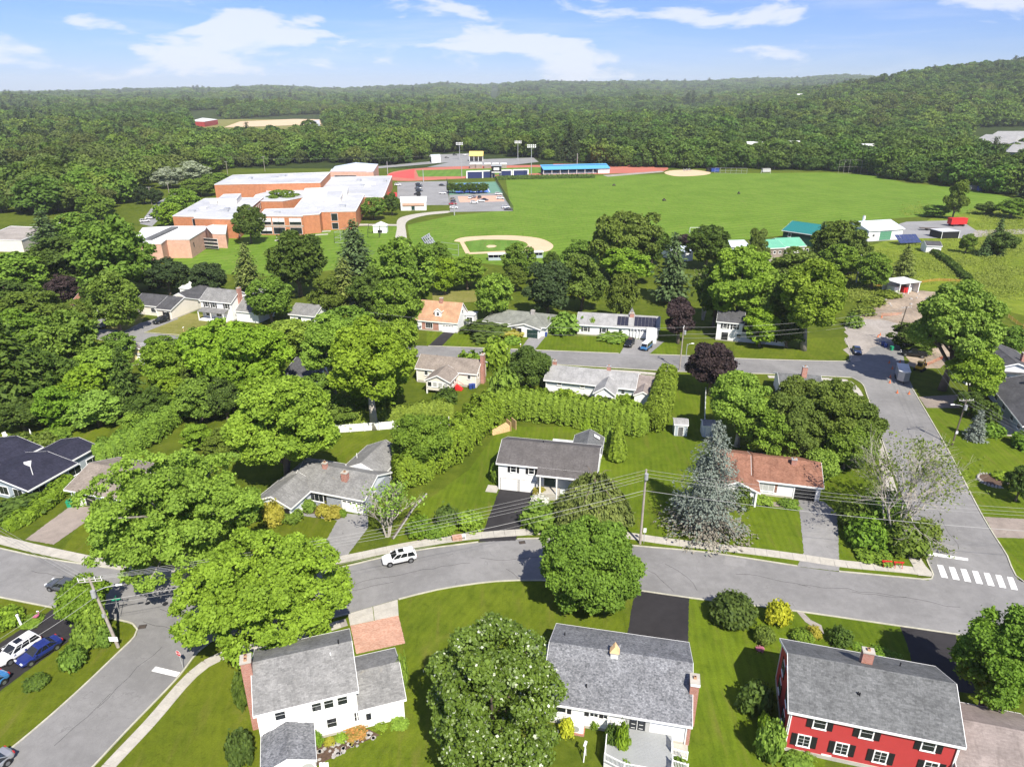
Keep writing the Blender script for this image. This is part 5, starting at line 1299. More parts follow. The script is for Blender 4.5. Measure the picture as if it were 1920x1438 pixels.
for i,x in enumerate((881,892,908,923,938)):
    r,P = hut('dugout',('first','second','third','fourth','fifth')[i] + ' low brown dugout from the left beyond the track',[(x,309),(x + 12,308.6),(x + 12,306),(x,306.4)],3.0,'drive_brown','membrane_white'); tag(r,group='dugouts beyond the track'); r['category'] = 'dugout'
r,P = hut('blue_roof_hut','white hut with blue grey roof in the lot beyond the track',[(809,296),(826,295),(825,290),(807,291)],4.5,'white','metal_pale')
# distant buildings in and beyond the woods
def far_hut(name,label,px,h,wall,roof,zb=0.0,cat='building'):
    r = thing(name,label,cat)
    P = [G(*p,h + zb) for p in px]
    MB().prism([(p.x,p.y,zb - 4) for p in P],(0,0,h + 4)).build('wall',M[wall],r); MB().prism([(p.x,p.y,zb + h) for p in P],(0,0,.6)).build('roof',M[roof],r)
    return r
far_hut('store','distant red fronted store with white roof among the woods',[(356,228),(383,229),(408,225),(380,222)],9,'red','membrane_white')
far_hut('store','distant white block beside the red fronted store',[(320,229),(332,229.5),(336,226),(322,226)],9,'white','membrane_white')
far_hut('warehouse','distant long pale warehouse in the clearing',[(573,234),(600,233),(599,226),(575,228)],7,'blue_grey','membrane')
far_hut('farm_building','lone white building high in the distant woods',[(917,191),(936,190.5),(935,187),(919,188)],12,'white','membrane_white',4)
def far_box(name,label,px,py,dist,w,d,h,wall,roof):
    a,b = (px - 960) / FPX,(719 - py) / FPX; k = dist / (CP + SP * b); p = Vector((a * k,dist,CAM_H + (-SP + CP * b) * k)); p.z = float(terrain_h(p.x,p.y)) + 13
    r = thing(name,label,'building',(p.x,p.y,p.z))
    MB().box(-w / 2,w / 2,-d / 2,d / 2,-14,h).build('wall',M[wall],r); MB().prism([(-w / 2 - .5,-d / 2 - .5,h),(-w / 2 - .5,d / 2 + .5,h),(-w / 2 - .5,0,h + 4)],(w + 1,0,0)).build('roof',M[roof],r)
    return r
far_box('farm_building','distant white building on the wooded slope to the right',1505,173,2000,28,16,6,'white','membrane_white')
for i,(px_,py_) in enumerate(((348,174),(365,173),(438,172.5),(500,171.5),(615,181))):
    far_box('hilltop_house',('tiny white house','second tiny white house','third tiny white house','widest tiny white house','lowest tiny white house')[i] + ' on the far left ridge',px_,py_ + 3,4200,26 if i == 3 else 13,10,5,'white','membrane_white')['group'] = 'tiny houses on the far left ridge'
for i,(x0,x1,y) in enumerate(((1385,1430,268),(1476,1500,266),(1588,1700,272))):
    far_hut('warehouse',('long white roof in the woods behind the treeline','short white roof between the trees behind the treeline','longest white roof behind the treeline')[i],[(x0,y + 1),(x1,y + 1),(x1,y - 1),(x0,y - 1)],14,'white','membrane_white')
ap = thing('apartment_block','large white apartment block with grey gabled roofs at the right edge of the woods','apartment block')
for px,hh in (([(1822,268),(1900,270),(1930,262),(1850,258)],17),([(1888,285),(1960,288),(1970,275),(1890,272)],17),([(1850,262),(1990,262),(1990,251),(1870,252)],19)):
    P = [G(*p,hh) for p in px]; MB().prism([(p.x,p.y,0) for p in P],(0,0,hh)).build('wall',M['white'],ap)
    c = centroid(P); q = [p + (c - p) * -.06 for p in P]; ra,rb = (q[0] + q[3]) / 2 + Vector((6,0,5)),(q[1] + q[2]) / 2 + Vector((-6,0,5))
    MB().add([tuple(q[0]),tuple(q[1]),tuple(q[2]),tuple(q[3]),tuple(ra),tuple(rb)],[(0,1,5,4),(1,2,5),(2,3,4,5),(3,0,4),(3,2,1,0)]).build('roof',M['sh_pale'],ap)
    a,b = Vector((P[0].x,P[0].y,0)),Vector((P[1].x,P[1].y,0))
    for i in range(8):
        for z in (4,9,14): wall_window(ap,a,b,.08 + i * .12,z,2.4,2.6)
for i,(px,w) in enumerate((((20,303),30),((45,300),24),((28,310),16),((130,300),14))):
    p = G(*px); r = far_hut('store',('pale roof among the trees at the far left edge','second pale roof from the left edge in the woods','low pale wall in the woods at the far left edge','white wall between the far left tree crowns')[i],[(px[0] - w / 2,px[1]),(px[0] + w / 2,px[1] + .5),(px[0] + w / 2,px[1] - 5),(px[0] - w / 2,px[1] - 4)],11,'white','membrane')
r,P = hut('long_shed','long tan flat roofed building at the left behind the trees',[(-40,450),(40,452),(100,428),(20,425)],4.5,'cream','gravel')

# ------------------------------------------------------------------ trees, shrubs and hedges
def leaf_mesh(name,C,N,S,tint,mat,rng,asp=1.35,U=None):
    n = len(C)
    N = N / np.maximum(np.linalg.norm(N,axis=1,keepdims=True),1e-6)
    T = rng.normal(size=(n,3)) if U is None else U
    u = T - N * np.sum(T * N,1,keepdims=True); u /= np.maximum(np.linalg.norm(u,axis=1,keepdims=True),1e-6)
    w = np.cross(N,u); S = np.broadcast_to(np.asarray(S,float),(n,))[:,None]
    fold = N * S * rng.uniform(-.35,.35,(n,1))
    V = np.stack([C - u * S * asp + fold,C - w * S,C + u * S * asp + fold,C + w * S],1).reshape(-1,3)
    me = bpy.data.meshes.new(name)
    me.vertices.add(n * 4); me.vertices.foreach_set('co',V.astype(np.float32).ravel())
    me.loops.add(n * 4); me.loops.foreach_set('vertex_index',np.arange(n * 4,dtype=np.int32))
    me.polygons.add(n); me.polygons.foreach_set('loop_start',np.arange(0,n * 4,4,dtype=np.int32))
    me.update(calc_edges=True)
    a = me.attributes.new('tint','FLOAT','FACE'); a.data.foreach_set('value',np.clip(tint,0,1).astype(np.float32))
    me.materials.append(mat)
    return me
def fib(n,rng,jit=.25):
    i = np.arange(n) + .5; ph = np.arccos(1 - 2 * i / n); th = math.pi * (1 + 5 ** .5) * i + rng.uniform(0,6.28)
    d = np.stack([np.cos(th) * np.sin(ph),np.sin(th) * np.sin(ph),np.cos(ph)],1) + rng.normal(size=(n,3)) * jit
    return d / np.linalg.norm(d,axis=1,keepdims=True)

def broad_tree(seed,R=5.0,V=5.5,hb=2.5,lobes=26,leaves=6000,leaf=.32,lobe_r=.36,flat=.85,shell=.70,zmin=-.75,per=13,spread=.42,mat='leaf_mid',bark='bark',up=.55,inner=.10,open_=.0,taper=0.0,limbs=9,jit=.25,lift=0.0,kmin=.64,pale=0.0):
    """crown of lobes made of twig clumps made of leaves; crown radius R, half height V, clear trunk hb; base at the origin"""
    rng = np.random.default_rng(seed); zc = hb + V
    d = fib(lobes,rng,jit); d = d[d[:,2] > zmin]
    k = rng.uniform(kmin,1.12,(len(d),1))
    wid = 1 - taper * np.clip(d[:,2:3],-1,1)
    lc = d * np.array([R,R,V]) * shell * k * np.concatenate([wid,wid,np.ones_like(wid)],1)
    lr = lobe_r * R * rng.uniform(.55,1.3,len(d))
    if V > R * 1.4: lr *= 1.0
    extra = rng.normal(size=(max(2,lobes // 6),3)) * np.array([R,R,V]) * .25
    lc = np.concatenate([lc,extra]); lr = np.concatenate([lr,lobe_r * R * rng.uniform(.9,1.2,len(extra))])
    nl = len(lc); ncl = max(8,leaves // per)
    share = lr ** 2 / np.sum(lr ** 2); cnt = np.maximum(2,(share * ncl * 1.55).astype(int))
    idx = np.repeat(np.arange(nl),cnt)
    dd = rng.normal(size=(len(idx),3)); dd[:,2] += .35; dd += lc[idx] / np.array([R,R,V]) * .8
    dd /= np.linalg.norm(dd,axis=1,keepdims=True)
    pos = lc[idx] + dd * lr[idx][:,None] * np.array([1,1,flat]) * rng.uniform(.80,1.12,(len(idx),1))
    dist = np.linalg.norm((pos[:,None,:] - lc[None]) / np.array([1,1,flat]),axis=2) / lr[None]
    dist[np.arange(len(idx)),idx] = 9
    keep = (dist.min(1) > .74) | (rng.random(len(idx)) < inner)
    if open_: keep &= rng.random(len(idx)) > open_
    pos,dd,idx = pos[keep],dd[keep],idx[keep]
    lt = rng.uniform(0,1,nl); ct = rng.uniform(0,1,len(pos))
    j = np.repeat(np.arange(len(pos)),per)
    off = rng.normal(size=(len(j),3)) * spread * max(leaf / .32,.85); off[:,2] *= .55
    off -= dd[j] * np.sum(off * dd[j],1,keepdims=True) * .45
    C = pos[j] + off; C[:,2] += zc + lift
    N = dd[j] * .7 + np.array([0,0,up * .8]) + rng.normal(size=(len(j),3)) * .72
    S = leaf * rng.uniform(.65,1.25,len(j))
    tint = .30 * lt[idx][j] + .35 * ct[j] + .35 * rng.random(len(j))
    ok = C[:,2] > .15
    crown = leaf_mesh('crown',C[ok],N[ok],S[ok],tint[ok],M[mat],rng)
    if pale:
        crown.materials.append(M['leaf_glint']); crown.polygons.foreach_set('material_index',(rng.random(len(crown.polygons)) < pale).astype(np.int32))  # random leaf faces coloured whitish as painted glints
    m = MB(); r0 = .055 * (2 * V + hb) * .5 + .06; top = hb + V * 1.15
    bend = rng.normal(size=2) * .05 * R
    tp = [(0,0,-.1),(bend[0] * .3,bend[1] * .3,hb * .6),(bend[0],bend[1],hb + V * .35),(bend[0] * 1.4,bend[1] * 1.2,top)]
    m.tube(tp,[r0 * 1.25,r0,r0 * .7,r0 * .2],8)
    order = np.argsort(-lr[:len(d)])[:limbs]
    for q in order:
        e = Vector(lc[q]) + Vector((0,0,zc + lift)); s = Vector((bend[0],bend[1],hb * .75 + rng.uniform(0,V * .6))); s.z = min(s.z,max(e.z - .3,.3))
        mid = s.lerp(e,.5) + Vector((0,0,.12 * (e - s).length))
        m.tube([s,mid,e],[r0 * .42,r0 * .28,r0 * .1],5)
    trunk = m.mesh('trunk',M[bark]); trunk.shade_smooth()
    return trunk,crown

def conifer(seed,H=14.,Rb=3.2,z0=.6,whorls=26,per=11,sprays=9,leaf=.34,mat='needle_dark',droop=.35,bark='bark',power=.85,upc=.15,brown=None,brown_to=0.0,rag=.2):
    rng = np.random.default_rng(seed); C,N,U,S,T,Z = [],[],[],[],[],[]
    m = MB(); m.tube([(0,0,-.1),(0,0,H * .5),(0,0,H * .985)],[.022 * H,.013 * H,.02],7)
    for i in range(whorls):
        t = i / (whorls - 1); z = z0 + (H - z0) * t ** .93
        r = Rb * (1 - t) ** power + .12; nb = max(4,int(per * (1 - .5 * t)))
        for k in range(nb):
            a = 6.283 * (k + rng.uniform(-.35,.35)) / nb + i * 2.4; L = r * rng.uniform(1 - rag,1 + rag * .7)
            dx,dy = math.cos(a),math.sin(a); bt = rng.random()
            ns = max(3,int(sprays * (L / Rb) + 3))
            if L > .8 and i % 2 == 0 and k % 2 == 0:
                m.tube([(0,0,z),(dx * L * .5,dy * L * .5,z - droop * L * .2),(dx * L * .95,dy * L * .95,z - droop * L * .8)],[.05,.035,.012],3,False)
            for q in range(ns):
                f = .18 + .82 * (q + rng.uniform(0,1)) / ns
                zz = z - droop * L * f ** 1.6 + upc * L * f ** 4 + rng.normal() * .06
                w = rng.normal() * .30 * L * f * (1.1 - f * .5)
                p = (dx * L * f - dy * w,dy * L * f + dx * w,zz - abs(w) * .25)
                for e in range(3):
                    o = rng.normal(size=3) * leaf * .75
                    C.append((p[0] + o[0],p[1] + o[1],p[2] + o[2] * .6)); N.append((dx * .35 + rng.normal() * .4,dy * .35 + rng.normal() * .4,.85 + rng.normal() * .3))
                    U.append((dx + rng.normal() * .45,dy + rng.normal() * .45,-.25 + rng.normal() * .2)); S.append(leaf * rng.uniform(.55,1.05) * (.65 + .35 * (1 - t))); T.append(.35 * bt + .65 * rng.random()); Z.append(z / H)
    C,N,U,S,T,Z = map(np.array,(C,N,U,S,T,Z))
    crown = leaf_mesh('crown',C,N,S * .64,T,M[mat],rng,1.9,U)
    if brown:
        crown.materials.append(M[brown]); p = np.clip((brown_to - Z) / .22,0,.85)
        mi = (rng.random(len(Z)) < p).astype(np.int32); crown.polygons.foreach_set('material_index',mi)
    tr = m.mesh('trunk',M[bark]); return tr,crown

def cedar(seed,H=5.,Rb=1.1,leaves=1500,leaf=.2,mat='cedar',power=.8):
    """columnar cedar: upright plumes on a pointed column"""
    rng = np.random.default_rng(seed)
    t = rng.random(leaves) ** 1.25; a = rng.uniform(0,6.283,leaves); plume = np.sin(a * 7 + t * 9) * .09 + np.sin(a * 13 - t * 21) * .07
    r = Rb * np.minimum(1,(1 - t) ** power * 1.12 + .02) * np.minimum(1,.55 + t * 5) * (1 + plume + rng.normal(size=leaves) * .06)
    C = np.stack([np.cos(a) * r,np.sin(a) * r,.1 + t * (H - .1)],1)
    N = np.stack([np.cos(a),np.sin(a),np.full(leaves,.45)],1) + rng.normal(size=(leaves,3)) * .4
    U = np.array([0,0,1.]) + rng.normal(size=(leaves,3)) * .35
    tint = .5 * rng.random(leaves) + .5 * (.5 + 3 * plume)
    cr = leaf_mesh('crown',C,N,leaf * rng.uniform(.7,1.2,leaves),tint,M[mat],rng,1.7,U)
    m = MB(); m.tube([(0,0,-.1),(0,0,H * .9)],[.14,.03],6); return m.mesh('trunk',M['bark']),cr

def shrub_mesh(seed,R=1.2,H=1.6,leaves=1200,leaf=.13,mat='leaf_mid',lobes=14,lobe_r=.42,loose=.0):
    rng = np.random.default_rng(seed)
    d = fib(lobes,rng,.3); d[:,2] = np.abs(d[:,2]) * 1.0 - .15
    lc = d * np.array([R,R,H * .55]) * .66 + np.array([0,0,H * .42]); lr = lobe_r * R * rng.uniform(.8,1.2,len(d))
    per = 7; n = leaves // per; idx = rng.integers(0,len(d),n)
    dd = rng.normal(size=(n,3)); dd += d[idx] * .9; dd /= np.linalg.norm(dd,axis=1,keepdims=True)
    pos = lc[idx] + dd * lr[idx][:,None] * np.array([1,1,min(1.2,H / R * .75)]) * rng.uniform(.8,1.05 + loose,(n,1))
    ct = rng.random(n); j = np.repeat(np.arange(n),per)
    C = pos[j] + rng.normal(size=(len(j),3)) * leaf * 1.2
    N = dd[j] + np.array([0,0,.45]) + rng.normal(size=(len(j),3)) * .5
    ok = C[:,2] > .02
    return leaf_mesh('foliage',C[ok],N[ok],(leaf * rng.uniform(.6,1.2,len(j)))[ok],(.5 * ct[j] + .5 * rng.random(len(j)))[ok],M[mat],rng)

TREES = [0]
def plant(name,label,cat,loc,trunk,crown,scale=(1,1,1),rz=0.0,group=None):
    t = thing(name,label,cat,loc,rz,group); t.scale = scale
    link('trunk',trunk,t); link('crown',crown,t); TREES[0] += 1; return t
def solve(cx,cy,w,h,hb,vmin=.5):
    """size and foot of a tree whose crown fills an outline of w by h pixels round (cx, cy)"""
    V,zc = 4.0,hb + 4
    for _ in range(12):
        p = G(cx,cy,zc); s = depth_of(p) / FPX; Rr = w / 2 * s; hh = h / 2 * s
        phi = math.atan2(CAM_H - zc,math.hypot(p.x,p.y))
        V = math.sqrt(max((hh ** 2 - (Rr * math.sin(phi)) ** 2),(vmin * Rr) ** 2 * math.cos(phi) ** 2)) / math.cos(phi); V = min(V,Rr * 2.6)
        zc = hb + V
    return Vector((p.x,p.y,0)),Rr,V
PROTO = {}
def proto(kind):
    """stock of crowns that the middle distance shares; unit size: R = 5 m, V = 5.5 m"""
    if kind not in PROTO:
        base,var = kind.rsplit('_',1); sd = sum(ord(c) * (i + 3) for i,c in enumerate(kind))
        if base.startswith('pine'): PROTO[kind] = (conifer(sd,16,4.2,2.0,20,9,7,.62,base.split(':')[1],.12,'bark',.7,.3,rag=.4),(4.2,16,'c'))
        elif base.startswith('spruce'): PROTO[kind] = (conifer(sd,14,3.2,.5,24,9,6,.5,base.split(':')[1],.3),(3.2,14,'c'))
        elif base.startswith('round'): PROTO[kind] = (broad_tree(sd,5,5.2,1.6,64,7600,.225,.215,.95,.80,-.9,mat=base.split(':')[1],per=10,spread=.36,kmin=.8),(5,5.2,1.6))
        else: PROTO[kind] = (broad_tree(sd,5,5.5,1.3,60,7600,.235,.23,.8,.82,-.92,mat=base.split(':')[1],per=11,spread=.42,kmin=.5),(5,5.5,1.3))
    return PROTO[kind]
def mid_tree(kind,cx,cy,w,h,label,hb=2.0,group=None,name=None,rz=None,cat='tree'):
    (tr,cr),dims = proto(kind)
    nm = name or ('conifer_tree' if dims[2] == 'c' else 'broadleaf_tree')
    rzz = random.Random(int(cx * 13 + cy)).uniform(0,6.28) if rz is None else rz
    if dims[2] == 'c':
        p = G(cx,cy + h / 2); s = depth_of(p) / FPX; Rr = w / 2 * s; phi = math.atan2(CAM_H,math.hypot(p.x,p.y)); Hh = max(h * s / math.cos(phi) - Rr * math.tan(phi) * .6,Rr * 1.4)
        p = G(cx,cy + h / 2 - Rr * math.sin(phi) * .7 / s); return plant(nm,label,cat,(p.x,p.y,0),tr,cr,(Rr / dims[0],Rr / dims[0],Hh / dims[1]),rzz,group)
    p,Rr,V = solve(cx,cy,w,h,hb)
    sc = Rr / dims[0]; zs = (hb + 2 * V) / (dims[2] + 2 * dims[1]); return plant(nm,label,cat,p,tr,cr,(sc,sc,zs),rzz,group)
def hero(name,label,cx,cy,w,h,hb,seed,rz=0,cat='tree',**k):
    p,Rr,V = solve(cx,cy,w,h,hb)
    tr,cr = broad_tree(seed,Rr * k.pop('rk',.95),V * k.pop('vk',.95),hb,**k)
    return plant(name,label,cat,p,tr,cr,rz=rz)

# near trees, each grown for its place
hero('street_tree','dense round green street tree standing by the curving road',1105,1054,182,174,1.0,11,kmin=.85,lobes=99,leaves=38000,leaf=0.145,lobe_r=0.220,shell=.84,zmin=-.92,spread=.30,mat='leaf_mid',per=9,inner=.05,jit=.12)
hero('lawn_tree','egg shaped glossy leaved tree on the lawn between the two white houses',930,1300,244,290,.9,12,kmin=.85,lobes=121,leaves=38000,leaf=0.121,lobe_r=0.200,shell=.85,zmin=-.92,spread=.28,mat='leaf_gloss',pale=.03,per=9,inner=.05,taper=.12,jit=.12)
hero('maple_tree','huge light green maple with layered boughs over the left road',322,955,335,262,2.6,13,lobes=190,leaves=56000,leaf=0.155,lobe_r=.13,flat=.50,shell=.90,zmin=-.75,spread=.36,kmin=.45,mat='leaf_lime',bark='bark_grey',per=12,open_=.24,inner=.12,limbs=40)
hero('maple_tree','light green maple spreading over the street corner beside the white colonial',492,1105,322,245,2.2,14,lobes=180,leaves=56000,leaf=0.15,lobe_r=.13,flat=.55,shell=.90,zmin=-.75,spread=.35,kmin=.45,mat='leaf_lime',bark='bark_grey',per=12,open_=.20,inner=.12,limbs=40)
hero('maple_tree','big bright green maple behind the pale blue house',524,792,222,232,1.8,15,lobes=73,leaves=45600,leaf=0.193,lobe_r=0.221,flat=.8,mat='leaf_bright',per=12,spread=.42)
hero('tall_tree','tall green tree with forked pale trunk left of the beige house',690,668,190,190,5.5,16,lobes=54,leaves=31350,leaf=0.218,lobe_r=0.246,flat=.8,mat='leaf_bright',bark='bark_pale',open_=.08,limbs=16)
hero('tall_tree','broad green tree right behind the crown of the bright maple',450,655,230,140,3.5,17,lobes=54,leaves=31350,leaf=0.230,lobe_r=0.246,flat=.75,mat='leaf_bright',bark='bark_pale')
hero('tall_tree','leaning pale trunked tree with open light crown',615,640,120,130,7.0,18,lobes=32,leaves=14250,leaf=0.218,lobe_r=0.246,flat=.7,mat='leaf_lime',bark='bark_pale',open_=.15,limbs=14)
hero('maple_tree','large bright maple shading the pickup at the dirt site',1800,602,172,190,5.0,19,lobes=64,leaves=37050,leaf=0.230,lobe_r=0.221,flat=.8,mat='leaf_lime',limbs=14)
hero('maple_tree','low hanging maple boughs over the white gable house',1830,690,110,100,2.5,20,lobes=38,leaves=17100,leaf=0.193,lobe_r=0.246,flat=.7,mat='leaf_lime')
hero('maple_tree','bright green maple on the corner lawn with bare grey trunk',1525,548,150,160,4.5,21,lobes=57,leaves=31350,leaf=0.242,lobe_r=0.230,flat=.8,mat='leaf_bright',bark='bark_grey')
hero('maple_tree','bright green maple in front of the corner house',1390,520,150,170,3.0,22,lobes=57,leaves=31350,leaf=0.254,lobe_r=0.230,flat=.8,mat='leaf_bright')
hero('maple_tree','fresh green maple behind the blue spruce',1393,755,138,142,2.0,23,lobes=57,leaves=31350,leaf=0.181,lobe_r=0.230,flat=.8,mat='leaf_bright',bark='bark_pale')
hero('lawn_tree','dense dark green tree at the lower right driveway',1878,1232,140,205,1.2,24,lobes=66,leaves=37050,leaf=0.133,lobe_r=0.213,shell=.8,mat='leaf_mid',per=10)
hero('corner_tree','small green tree beside the leaning utility pole',150,1118,100,82,1.6,25,lobes=41,leaves=17100,leaf=0.145,lobe_r=0.246,flat=.8,mat='leaf_mid')
hero('purple_tree','dark crimson maple at the back street pole',1336,684,98,92,1.8,26,lobes=48,leaves=21375,leaf=0.193,lobe_r=0.246,flat=.85,mat='leaf_crimson')
hero('purple_tree','dark crimson maple behind the solar roofed house',1276,590,54,88,1.6,27,lobes=38,leaves=11400,leaf=0.254,lobe_r=0.295,mat='leaf_crimson')
hero('dense_tree','dense dark green tree between beige house and pale roof',990,684,88,76,.8,28,lobes=54,leaves=22800,leaf=0.170,lobe_r=0.230,mat='leaf_deep',shell=.78)
hero('yard_tree','feathery green tree among the cedars right of the pale blue house',790,820,130,120,1.2,29,lobes=54,leaves=24225,leaf=0.151,lobe_r=0.230,flat=.7,mat='leaf_mid',open_=.15)
hero('dense_tree','dark olive conifer mass right of the fresh green maple',1480,800,125,130,.6,30,lobes=80,leaves=34200,leaf=0.170,lobe_r=0.197,shell=.78,mat='leaf_olive')
hero('dense_tree','tall olive green thicket tree beside the cross street',1560,775,130,150,.6,31,lobes=80,leaves=34200,leaf=0.170,lobe_r=0.205,shell=.78,mat='leaf_olive')
hero('dense_tree','olive tree at the right end of the thicket by the cross street',1615,800,90,120,.6,32,lobes=64,leaves=22800,leaf=0.170,lobe_r=0.213,shell=.78,mat='leaf_olive')
hero('dense_tree','olive green crown at the top of the thicket',1520,750,150,90,.8,34,lobes=80,leaves=21000,leaf=0.168,lobe_r=0.205,shell=.78,mat='leaf_olive')
hero('dense_tree','green tree filling the thicket behind the brown roof',1452,815,100,110,.6,35,lobes=64,leaves=16500,leaf=0.168,lobe_r=0.213,shell=.78,mat='leaf_mid')
hero('dense_tree','low green tree filling the thicket beside the sidewalk',1590,835,100,90,.5,36,lobes=64,leaves=16500,leaf=0.168,lobe_r=0.213,shell=.78,mat='leaf_mid')
hero('yard_shrub','light green shrub at the corner of the brown roofed house',1540,870,70,62,.3,33,lobes=48,leaves=14250,leaf=0.133,lobe_r=0.246,mat='leaf_lime',cat='shrub')

# blue spruce on the brown-roofed house's lawn
p = G(1322,992); q_top = 790
lo,hi = 5,40
for _ in range(40):
    mmid = (lo + hi) / 2
    if to_px((p.x,p.y,mmid))[1] > q_top: lo = mmid
    else: hi = mmid
tr,cr = conifer(41,lo,5.5,.5,38,13,24,.22,'needle_blue',.42,'bark_grey',.62,.12,'needle_brown',.34,.55)
plant('spruce_tree','tall blue spruce with browned lower boughs in front of the brown roof','tree',(p.x,p.y,0),tr,cr)
p = G(1826,823); tr,cr = conifer(42,5.6,1.9,.2,18,10,7,.26,'needle_blue',.25,'bark',.85,.1)
plant('spruce_tree','small young blue spruce on the right lawn','tree',(p.x,p.y,0),tr,cr)
# weeping olive larch beside the split level house
def weeping(seed,R=6,H=8,n=14000,leaf=.16,mat='needle_olive'):
    rng = np.random.default_rng(seed); nb = 260
    a = rng.uniform(0,6.283,nb); rr_ = R * np.sqrt(rng.uniform(.02,1,nb)); zt = H * (1 - .55 * (rr_ / R) ** 2) * rng.uniform(.8,1.02,nb)
    i = rng.integers(0,nb,n); f = rng.random(n)
    r = rr_[i] * (.72 + .28 * f ** .7) + rng.normal(size=n) * .22; z = zt[i] - f ** 1.3 * zt[i] * .55 + rng.normal(size=n) * .12; aa = a[i] + rng.normal(size=n) * .05
    C = np.stack([np.cos(aa) * r,np.sin(aa) * r,np.maximum(z,.2)],1)
    N = np.stack([np.cos(aa) * .7,np.sin(aa) * .7,np.full(n,.6)],1) + rng.normal(size=(n,3)) * .5
    U = np.stack([np.cos(aa) * .4,np.sin(aa) * .4,np.full(n,-1.)],1) + rng.normal(size=(n,3)) * .3
    cr = leaf_mesh('crown',C,N,leaf * rng.uniform(.6,1.3,n),.5 * rng.random(nb)[i] + .5 * rng.random(n),M[mat],rng,1.7,U)
    m = MB(); m.tube([(0,0,-.1),(.2,0,H * .5),(0,.1,H * .93)],[.28,.18,.04],7)
    for k in range(16):
        a0 = k * .4 * 2.4; L = R * .75; z0 = H * (.35 + .035 * k)
        m.tube([(0,0,z0),(math.cos(a0) * L * .6,math.sin(a0) * L * .6,z0 + .6),(math.cos(a0) * L,math.sin(a0) * L,z0 - .2)],[.09,.06,.02],4)
    return m.mesh('trunk',M['bark']),cr
p = G(1110,990); tr,cr = weeping(43,6.0,9.4,20000,.17)
plant('weeping_tree','olive weeping larch hiding the right half of the split level house','tree',(p.x,p.y,0),tr,cr)

# half-bare trees
def sparse(seed,H=10,R=5,leaves=2500,leaf=.14,mat='leaf_meadow',bark='bark_grey',stems=5,depth=4,spreadv=.55,patch=0.55,thick=1.0):
    rng = np.random.default_rng(seed); m = MB(); tips = []
    def grow(p,d,L,r,lev):
        q = p + d * L; mid = p.lerp(q,.5) + Vector(rng.normal(size=3) * L * .05)
        m.tube([p,mid,q],[r,r * .82,r * .62],5 if lev < 2 else 3,False)
        if lev >= depth: tips.append((q,d)); return
        n = 3 if lev < 2 else (4 if lev == 2 else 3)
        for k in range(n):
            nd = (d + Vector(rng.normal(size=3)) * spreadv * .62 + Vector((0,0,.10))).normalized()
            st = p.lerp(q,rng.uniform(.55,1.0)); grow(st,nd,L * rng.uniform(.55,.82),r * .55,lev + 1)
        if lev >= 2: tips.append((q,d))
    for k in range(stems):
        a = 6.283 * k / stems + rng.uniform(-.3,.3); t = rng.uniform(.12,.45)
        d = Vector((math.cos(a) * t * R / H * 2,math.sin(a) * t * R / H * 2,1)).normalized()
        grow(Vector((math.cos(a) * .25,math.sin(a) * .25,-.1)),d,H * .36,.13 * thick,0)
    P = np.array([list(t[0]) for t in tips]); n = len(P)
    w = rng.random(n); ang = np.arctan2(P[:,1],P[:,0]); pref = (np.sin(ang * 1.0 + 1.2) * .5 + .5) * .6 + (1 - P[:,2] / H) * .6
    sel = np.where(w < patch * np.clip(pref + .25,.15,1.0))[0]; 
    i = sel[rng.integers(0,len(sel),leaves)]; C = P[i] + rng.normal(size=(leaves,3)) * .42
    C[:,2] = np.maximum(C[:,2],.2); N = rng.normal(size=(leaves,3)) * .6 + np.array([0,0,.7])
    cr = leaf_mesh('crown',C,N,leaf * rng.uniform(.6,1.25,leaves),rng.random(leaves),M[mat],rng,1.6)
    return m.mesh('trunk',M[bark]),cr
p = G(1672,1012); tr,cr = sparse(44,18.0,9.0,3000,.13,'leaf_olive','bark_pale',stems=10,depth=4,spreadv=.66,patch=.3,thick=1.1)
plant('bare_tree','thin half bare tree with grey branches at the crosswalk corner','tree',(p.x,p.y,0),tr,cr)
p = G(727,1005); tr,cr = sparse(45,9.5,3.0,900,.15,'leaf_lime','bark_pale',stems=5,depth=4,spreadv=.4,patch=.4)
plant('bare_tree','dead looking grey tree beside the pale blue garage driveway','tree',(p.x,p.y,0),tr,cr)
p = G(1318,600); tr,cr = sparse(46,17,5,1600,.3,'leaf_olive','bark_pale',4,4,.5,.5,1.3)
plant('bare_tree','bare pale branched tree among green maples on the back street','tree',(p.x,p.y,0),tr,cr)

